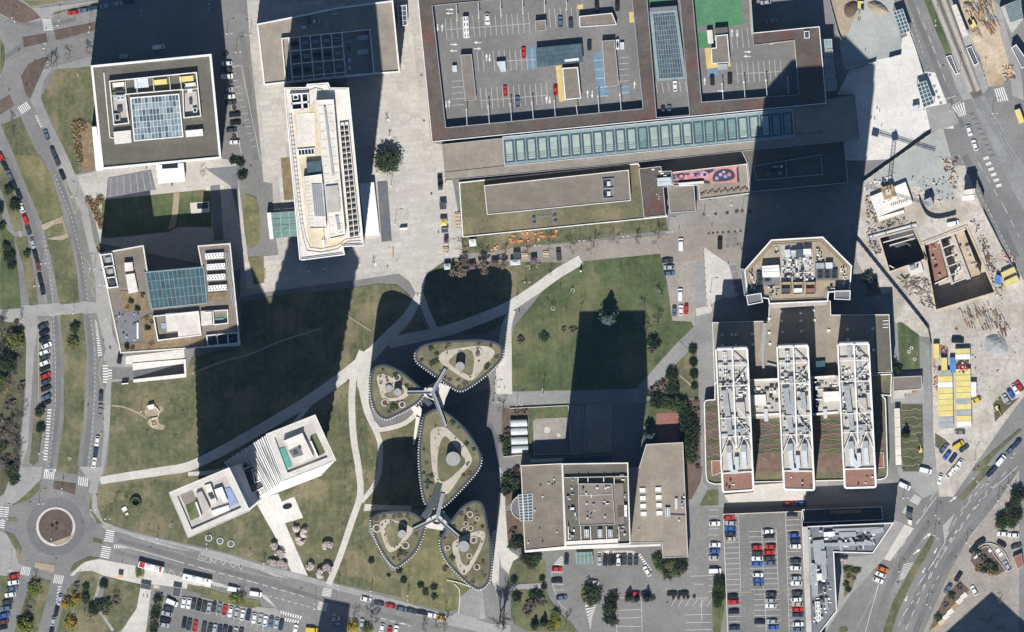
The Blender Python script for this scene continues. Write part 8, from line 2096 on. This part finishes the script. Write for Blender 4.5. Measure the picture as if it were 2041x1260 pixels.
T('brown', D3, 'on the grass patch beside the hotel corner', '', '985,760,.45')
T('bush', D3, 'on the shrubby lawn', 'the top', '880,1000,1.2,0 1020,990,1.5,0 1050,1020,1.5,2 990,1060,1.8,2 960,1110,1.7,2 1080,1040,1.1,2')
T('spruce', D3, 'on the shrubby lawn', 'the west', '1015,1210,.6,1 1085,1190,.6,1')
T('yellow', D3, 'on the shrubby lawn', 'the top', '1170,1140,.9,0 1175,1190,.9,1 1140,1225,.8,0')
T('bare', D3, 'at the shrubby lawn corner', '', '1250,1200,.8')
T('poplar', D3, 'at the avenue beside the garage drive', 'the west', '745,1200,1.05 775,1150,.95')
T('bush', D3, 'on the round planted island', 'the top', '1440,930,1.6,0 1470,980,1.8,1 1420,1000,1.6,2 1450,1020,1.6,1')
T('yellow', D3, 'on the round planted island', '', '1385,955,.4,1')
T('bush', D3, 'on the dry lawn below the fifth tower', 'the top', '15,865,.8,0 145,900,.8,0 248,922,.8,0 180,960,.9,1 245,990,.8,1 335,780,1,2')
T('bush', D4, 'on the rounded shrub island', 'the top', ' '.join(f'{x},{y},1.3,{v}' for x, y, v in ((420, 690, 1), (480, 710, 0), (560, 720, 0), (620, 740, 0), (450, 760, 1), (520, 780, 2), (580, 790, 1), (500, 820, 1), (610, 790, 2))))
T('yellow', D4, 'on the rounded shrub island', '', '530,750,.7,0')
T('spruce', D4, 'between the hotel cars', 'the round island', '205,1000,.62,1 262,1010,.5,1 342,1000,.62,1'); T('bush', D4, 'beside the hotel cars', '', '390,1003,.7,1')
T('bush', D4, 'in the shrub strip at the hotel car park corner', 'the top', '85,1010,1.5,0 70,1050,1.7,0 60,1100,1.7,1 50,1150,1.6,0 80,1180,1.2,1')
T('bush', D4, 'as clipped red hedge in the hotel car park', 'the west', '540,1003,.7,3 585,1000,.7,3 620,1000,.7,3 655,1000,.7,3 700,995,.7,3')
T('ever', D4, 'in the strip beside the parking deck', 'the top', '890,880,.6,0 900,930,.65,1 885,990,.6,0 880,1050,.5,1')
T('bush', D5, 'in the stepped bed', 'the top', '255,780,.8,1 310,790,.8,1 270,840,.8,2 310,850,.7,2 255,900,.8,1 270,940,.7,0 340,790,.7,1')
T('yellow', D5, 'in the stepped bed', '', '285,790,.5,0'); T('blossom', D5, 'beside the stepped bed', '', '235,715,.6')
T('ever', D5, 'in the yard shrubbery', 'the top', '1560,220,.7,0 1545,290,.55,1 1500,330,.6,1 1440,400,.6,0 1490,400,.65,1 1520,430,.65,1 1450,450,.55,1 1540,370,.7,0')
T('bush', D5, 'as red shrub in the yard shrubbery', 'the top', '1530,280,1.6,3 1412,440,1.6,3')
T('bush', D5, 'in the yard bed', 'the top', '1260,650,1,1 1290,700,1.2,2 1340,740,1.2,1 1390,770,1.0,0 1300,770,1.2,4 1360,810,1.2,4 1260,780,1.2,4 1300,780,1,0')
T('bare', D5, 'in the shaded lower corner', 'the top', '1410,1020,.5 1330,1180,1.2 1450,1220,1.2')
T('bush', D5, 'in the timber terrace strip', 'the top', '1120,920,1,2 1060,980,1,1 1010,1060,1,2 960,1150,1,1')
T('sapling', B5, 'below the hoarding at the tower corner', '', '450,980,1.2'); T('ever', B5, 'below the hoarding at the tower corner', '', '430,960,.6,1'); T('brown', B5, 'at the terraced office corner', '', '445,1100,.55')
T('bush', C5, 'on the gatehouse corner', '', '650,440,1.6,0'); T('spruce', C5, 'in the walkway garden', '', '728,965,.65,1'); T('bare', C5, 'in the walkway garden', '', '840,1010,.5')
T('bush', B1, 'of straw coloured grass beside the shaded lawn', 'the top', '700,360,1.3,4 785,345,1.3,4 720,385,1.2,4 765,380,1.2,4 740,420,1.3,4 760,455,1.2,4 780,500,1.2,4 790,545,1.1,4 785,740,1.1,4')
T('bush', A1, 'of straw coloured grass along the office wall', 'the top', '590,985,1.2,4 640,975,1.3,4 600,1040,1.2,4 605,1100,1.2,4 612,1160,1.2,4 620,1220,1.2,4 660,1010,1.0,4 630,1260,1.1,4')
T('bush', B4, 'as potted shrub on the grey square', 'the top row', '797,468,.45,2 890,460,.45,2 980,452,.5,2 1058,440,.55,2 1100,438,.5,2 1155,432,.55,2 837,615,.35,2 870,612,.35,2 905,608,.35,2 948,606,.35,2 993,602,.35,2 1042,598,.35,2 1086,594,.35,2 1135,590,.35,2')
for i, (oi, pts) in enumerate(((1, C1('1000,280 1040,290 1190,260 1160,130 1190,90 1150,60'.replace(' ', ' '))), (1, B1('1030,1140 1120,1100 1000,1190 1080,1200')))):
    for k, p in enumerate(pts): tree('bush', p[0], p[1], f'roof terrace bush of the U shaped office, {nth(i * 6 + k)} from the ramp side', .7, 28.3, (0, 2, 4)[k % 3], 'roof terrace bushes')

for t in [o for o in COL.objects if o.get('group') == 'five flower shaped towers']:
    i = next(k for k, p_ in enumerate(PET) if p_[1] == t['label']); ol = inset(PET[i][2], 8); n = 0
    xs, ys = [p[0] for p in ol], [p[1] for p in ol]
    while n < 22:
        p = (rnd.uniform(min(xs), max(xs)), rnd.uniform(min(ys), max(ys)))
        if inside(p, ol) and not inside(p, inset(spline(RINGS[i][0], 3), -2)):
            v = BUSH[rnd.choice((2, 2, 3, 1))]; k = rnd.uniform(.35, .8); part(v[2], 'roof_shrub', t, W(p, HP + .05) - ORG[t.name], rnd.uniform(0, 6), (k, k, k * .7)); n += 1

# ---------------------------------------------------------------- street lamps, people, small things
LMP = dict(pole=MB().tube((0, 0, 0), (0, 0, 8), .09, .06, n=6).mesh('pole', M['metal_grey']), arm=MB().tube((0, 0, 7.9), (1.6, 0, 8.2), .05, .04, n=5).mesh('arm', M['metal_grey']), head=MB().box((1.9, 0, 8.1), (.8, .3, .14)).mesh('lamp_head', M['metal_pale']))
LST = MB().lathe([(.3, 0), (.3, .3), (.12, .32)], 10).mesh('base', M['white'])
def lamps(s, where, ref, data, k=1.0):
    for i, d in enumerate(data.split()):
        f = [float(v) for v in d.split(',')]
        t = thing('street_lamp', f"slim grey street lamp {where}" + (f", {nth(i)} from {ref}" if ref else ''), 'lamp', *s.one(f[0], f[1]), .1, f[2] if len(f) > 2 else 0, 'street lamps ' + where)
        t.scale = (k,) * 3
        for nm in ('pole', 'arm', 'head'): part(LMP[nm], 'lamp_head' if nm == 'head' else nm, t)
        part(LST, 'base', t)
lamps(A1, 'on the top street', 'the roundabout', '95,140,-60 452,200,80 695,252,80 342,380,80 1110,80,-90 1640,30,-90')
lamps(B1, 'along the boulevard', 'the top', '600,330,170 320,850,0 740,890,180 268,1025,0 1110,300,0 820,1020,180'.replace(' 1110,300,0', ''))
lamps(C1, 'beside the lower boulevard', 'the top', '305,1120,20 575,20,90 1105,790,0'); lamps(D1, 'around the roundabout', 'the top', '470,170,-90 295,285,0 390,590,90 800,400,0 1195,550,-90 20,400,0 75,790,90 690,330,0')
lamps(D2, 'along the avenue', 'the split tower', '45,590,-90 480,740,-90 1045,905,-90 1295,950,-90 865,1085,90 1575,985,-90'); lamps(D3, 'beside the garage drive', '', '335,1110,-90')
lamps(B3, 'along the promenade', 'the plaza', '362,775,0 708,740,0 1050,705,0 1395,670,0 1740,635,0 2090,600,0 1170,925,0 968,995,0 905,1105,0'); lamps(B4, 'on the grey square', 'the top', '797,468,0 1100,438,0 1015,390,90 850,1080,0 1022,1100,0')
lamps(B2, 'on the slab plaza', 'the top', '1495,240,0 1525,540,0 860,800,0'); lamps(A2, 'on the street beside the white rimmed office', 'the top', '205,265,0 390,275,180 275,410,0')
lamps(D5, 'on the main road', 'the top', '1225,90,-45 935,370,-45 925,525,-45 655,800,-45 870,1050,-45 1485,140,-45 1330,130,-45 1410,260,-45 1170,580,-45 690,240,0'); lamps(A5, 'beside the tram road', 'the top', '965,200,90 1150,575,90 1345,610,90 1080,870,0 1410,890,0 870,870,0')
lamps(C3, 'beside the service road', 'the flower towers', '735,655,0 1108,655,90 905,740,0 720,715,0'); lamps(C5, 'at the lane end', 'the top', '1270,1180,50 1560,1150,50')
# people: one continuous low figure, skinned once from a joint skeleton
def person_mesh():
    J = [((0, 0, .95), .15), ((0, 0, 1.2), .15), ((0, 0, 1.42), .13), ((0, 0, 1.52), .055), ((0, .01, 1.66), .1), ((0, .01, 1.76), .07), ((.2, 0, 1.4), .06), ((.27, .03, 1.12), .05), ((.28, .12, .88), .035), ((-.2, 0, 1.4), .06), ((-.27, -.03, 1.12), .05), ((-.28, .05, .88), .035),
         ((.1, 0, .88), .1), ((.11, .1, .48), .07), ((.11, .05, .07), .05), ((.11, .2, .04), .04), ((-.1, 0, .88), .1), ((-.11, -.05, .48), .07), ((-.11, -.15, .07), .05), ((-.11, 0, .04), .04)]
    E = [(0, 1), (1, 2), (2, 3), (3, 4), (4, 5), (2, 6), (6, 7), (7, 8), (2, 9), (9, 10), (10, 11), (0, 12), (12, 13), (13, 14), (14, 15), (0, 16), (16, 17), (17, 18), (18, 19)]
    me = bpy.data.meshes.new('figure'); me.from_pydata([j[0] for j in J], E, []); o = bpy.data.objects.new('figure', me); COL.objects.link(o)
    o.modifiers.new('Skin', 'SKIN'); sv = me.skin_vertices[0].data
    for i, (_, r_) in enumerate(J): sv[i].radius = (r_, r_)
    sv[0].use_root = True
    o.modifiers.new('Sub', 'SUBSURF').levels = 1
    bpy.context.view_layer.update()
    ev = o.evaluated_get(bpy.context.evaluated_depsgraph_get()); out = bpy.data.meshes.new_from_object(ev)
    bpy.data.objects.remove(o); return out
PM = person_mesh(); PMS = {}
for c in ('metal_dark', 'car_n', 'leaf_red', 'roof_beige'):
    m2 = PM.copy(); m2.materials.clear(); m2.materials.append(M[c]); PMS[c] = m2
CN = dict(metal_dark='dark clothes', car_n='a navy coat', leaf_red='a dark red coat', roof_beige='a beige coat')
def people(s, where, ref, data):
    for i, d in enumerate(data.split()):
        x, y = (float(v) for v in d.split(',')); c = rnd.choice(list(PMS))
        solo(PMS[c], 'person', f'person in {CN[c]} walking {where}' + (f', {nth(i)} from {ref}' if ref else ''), 'person', *s.one(x, y), .14, rnd.uniform(0, 360), 'people ' + where)
people(A5, 'on the white square', 'the top', '412,400 503,860 523,875 458,930 483,935 410,1250 420,1252 540,990'); people(B1, 'below the white entrance canopy', 'the doors', '1345,232 1352,236 1148,105 1148,90')
people(B4, 'on the grey square', 'the top', '862,553 605,570 1240,512 990,855 1060,708 1095,742 860,1185'); people(B3, 'on the slab plaza', 'the top', '250,1210 235,310 290,610 345,212 125,1100')
people(C3, 'beside the green lawn', 'the top', '755,447 740,535 732,582 812,607 735,655 720,715 1110,655 925,5'); people(D1, 'at the bus stop', 'the top', '608,805 930,730 1090,990 1120,995 515,950'); people(B2, 'near the slab plaza seats', 'the top', '1540,835 1465,880'); people(A1, 'at the upper footway', 'the top', '205,680 70,715 148,402')
people(C1, 'on the boulevard footway', 'the top', '858,295 868,300 812,240 690,750')
def posts(s, where, pts, n):
    me = MB().lathe([(.12, 0), (.12, .8), (.06, .9)], 8).mesh('bollard', M['metal_dark']); P = s(pts)
    for i in range(n): p = lerp(P[0], P[1], i / (n - 1)); solo(me, 'bollard', f'dark bollard {where}, {nth(i)} from the top', 'bollard', *p, .1, 0, 'bollards ' + where)
posts(B4, 'along the pale triangular paving', '795,738 825,1190', 10); posts(C4, 'across the service road fork', '590,215 665,300', 6)
bn = dict(seat=MB().box((0, 0, .4), (1.8, .5, .08)).mesh('seat', M['timber']), leg=MB().box((0, 0, 0), (.1, .45, .4)).mesh('leg', M['metal_dark']))
for i, (s, x, y, a) in enumerate(((B2, 503, 930, 90), (B2, 1510, 760, 90), (C1, 812, 790, 85), (C1, 810, 870, 85), (C1, 795, 970, 85), (A1, 610, 590, 95), (C5, 750, 645, 0), (C5, 800, 642, 0))):
    t = thing('park_bench', f'slatless timber bench, {nth(i)} counted from the slab tower outwards', 'bench', *s.one(x, y), .14, a, 'benches'); t.scale = (2.2 if i < 2 else 1,) + (1, 1)
    part(bn['seat'], 'seat', t)
    for s_ in (-.7, .7): part(bn['leg'], 'leg', t, (s_, 0, 0))
mo = thing('garden_mound', 'round planted crater mound on the roundabout lawn', 'mound', *D1.one(1032, 262))
c = D1.one(1032, 268); rings = []
for rr, z in ((13, .1), (11, 1.6), (9, 2.4), (7, 2.2), (6.4, .4)): rings.append([W(p, z) for p in orient(circle(*c, rr, 24))])
MB().loft(rings, False, True).build('rim', M['lawn_lush'], mo); pr(mo, 'crater', 'black', circle(*c, 6, 20), .2, .5)
sg = thing('billboard', 'white sign board standing in the playground lawn', 'sign', *C1.one(982, 560)); pr(sg, 'board', 'white', C1('955,568 1008,564 1008,572 955,577'), .6, 3.0)
for p in C1('960,570 1004,568'): bx(sg, 'post', 'metal_grey', p[0], p[1], .8, .8, 0, 0, .7)
sg = thing('plaza_sign', 'white block sign with dark shadow on the slab plaza', 'sign', *B2.one(1590, 575)); pr(sg, 'board', 'white', B2('1562,570 1620,565 1620,580 1562,585'), .1, 2.4)
sg = thing('lawn_pillar', 'white pillar sign standing on the wedge lawn', 'sign', *B3.one(1408, 905)); pr(sg, 'pillar', 'white', rect(*B3.one(1408, 908), 3.5, 2.5, 0), .1, 4.2); bx(sg, 'foot', 'wall_grey', *B3.one(1408, 908), 5, 4, 0, .1, .25)
for i, (x, y) in enumerate(((775, 290), (755, 320), (800, 378))):
    k = thing('lawn_ring', f'pale concrete ring on the small green lawn, {nth(i)} from the top', 'ring', *C5.one(x, y)); rg(k, 'ring_wall', 'path_concrete', circle(*C5.one(x, y), 3.6, 18), 1.6, .1, .5); pr(k, 'ring_soil', 'mulch', circle(*C5.one(x, y), 1.8, 12), .1, .3)
tt = thing('timber_terrace', 'stepped timber seating beside the lower yard', 'seating', *D5.one(1060, 1080))
for k in range(7): p = D5.one(1150 - k * 34, 985 + k * 40); bx(tt, 'step', rnd.choice(('timber_pale', 'cream', 'timber', 'roof_cream')), p[0], p[1], 14, 9, 40, .2, .5)
ys = thing('yard_terrace', 'curved pale walled terrace around the yard bed', 'terrace', *D5.one(1400, 680))
MB().ring(spline(D5('1215,660 1300,588 1380,590 1450,640 1500,740 1480,800 1430,740 1380,680 1330,610 1260,640'), 3), 1.2, .1, .9).build('terrace_wall', M['wall_pale'], ys)
for x, y, lx, ly in ((1350, 640, 6, 6), (1410, 640, 8, 8), (1430, 670, 9, 6), (1240, 690, 8, 4), (1260, 670, 8, 4)): bx(ys, 'terrace_seat', 'white', *D5.one(x, y), lx, ly, 35, .2, .6)
t = building('yard_house', 'red roofed kiosk at the edge of the paved yard', 'building', D5('1522,690 1590,660 1600,760 1560,780'), 3, 'wall_pale', 'court_red', None, None)

# ---------------------------------------------------------------- thin air between the survey height and the ground
hz = MB().box((0, 0, -16), (1180, 1000, 440)).build('haze', None)
tag(hz, 'thin blue air over the whole district', 'haze', kind='stuff')
hm = bpy.data.materials.new('haze'); hm.use_nodes = True
hn = hm.node_tree; hn.nodes.remove(hn.nodes['Principled BSDF'])
pv_ = hn.nodes.new('ShaderNodeVolumePrincipled')
pv_.inputs['Color'].default_value = (0.25, 0.56, 1.0, 1); pv_.inputs['Density'].default_value = 0.000065
hn.links.new(pv_.outputs['Volume'], hn.nodes['Material Output'].inputs['Volume'])
hz.data.materials.append(hm)
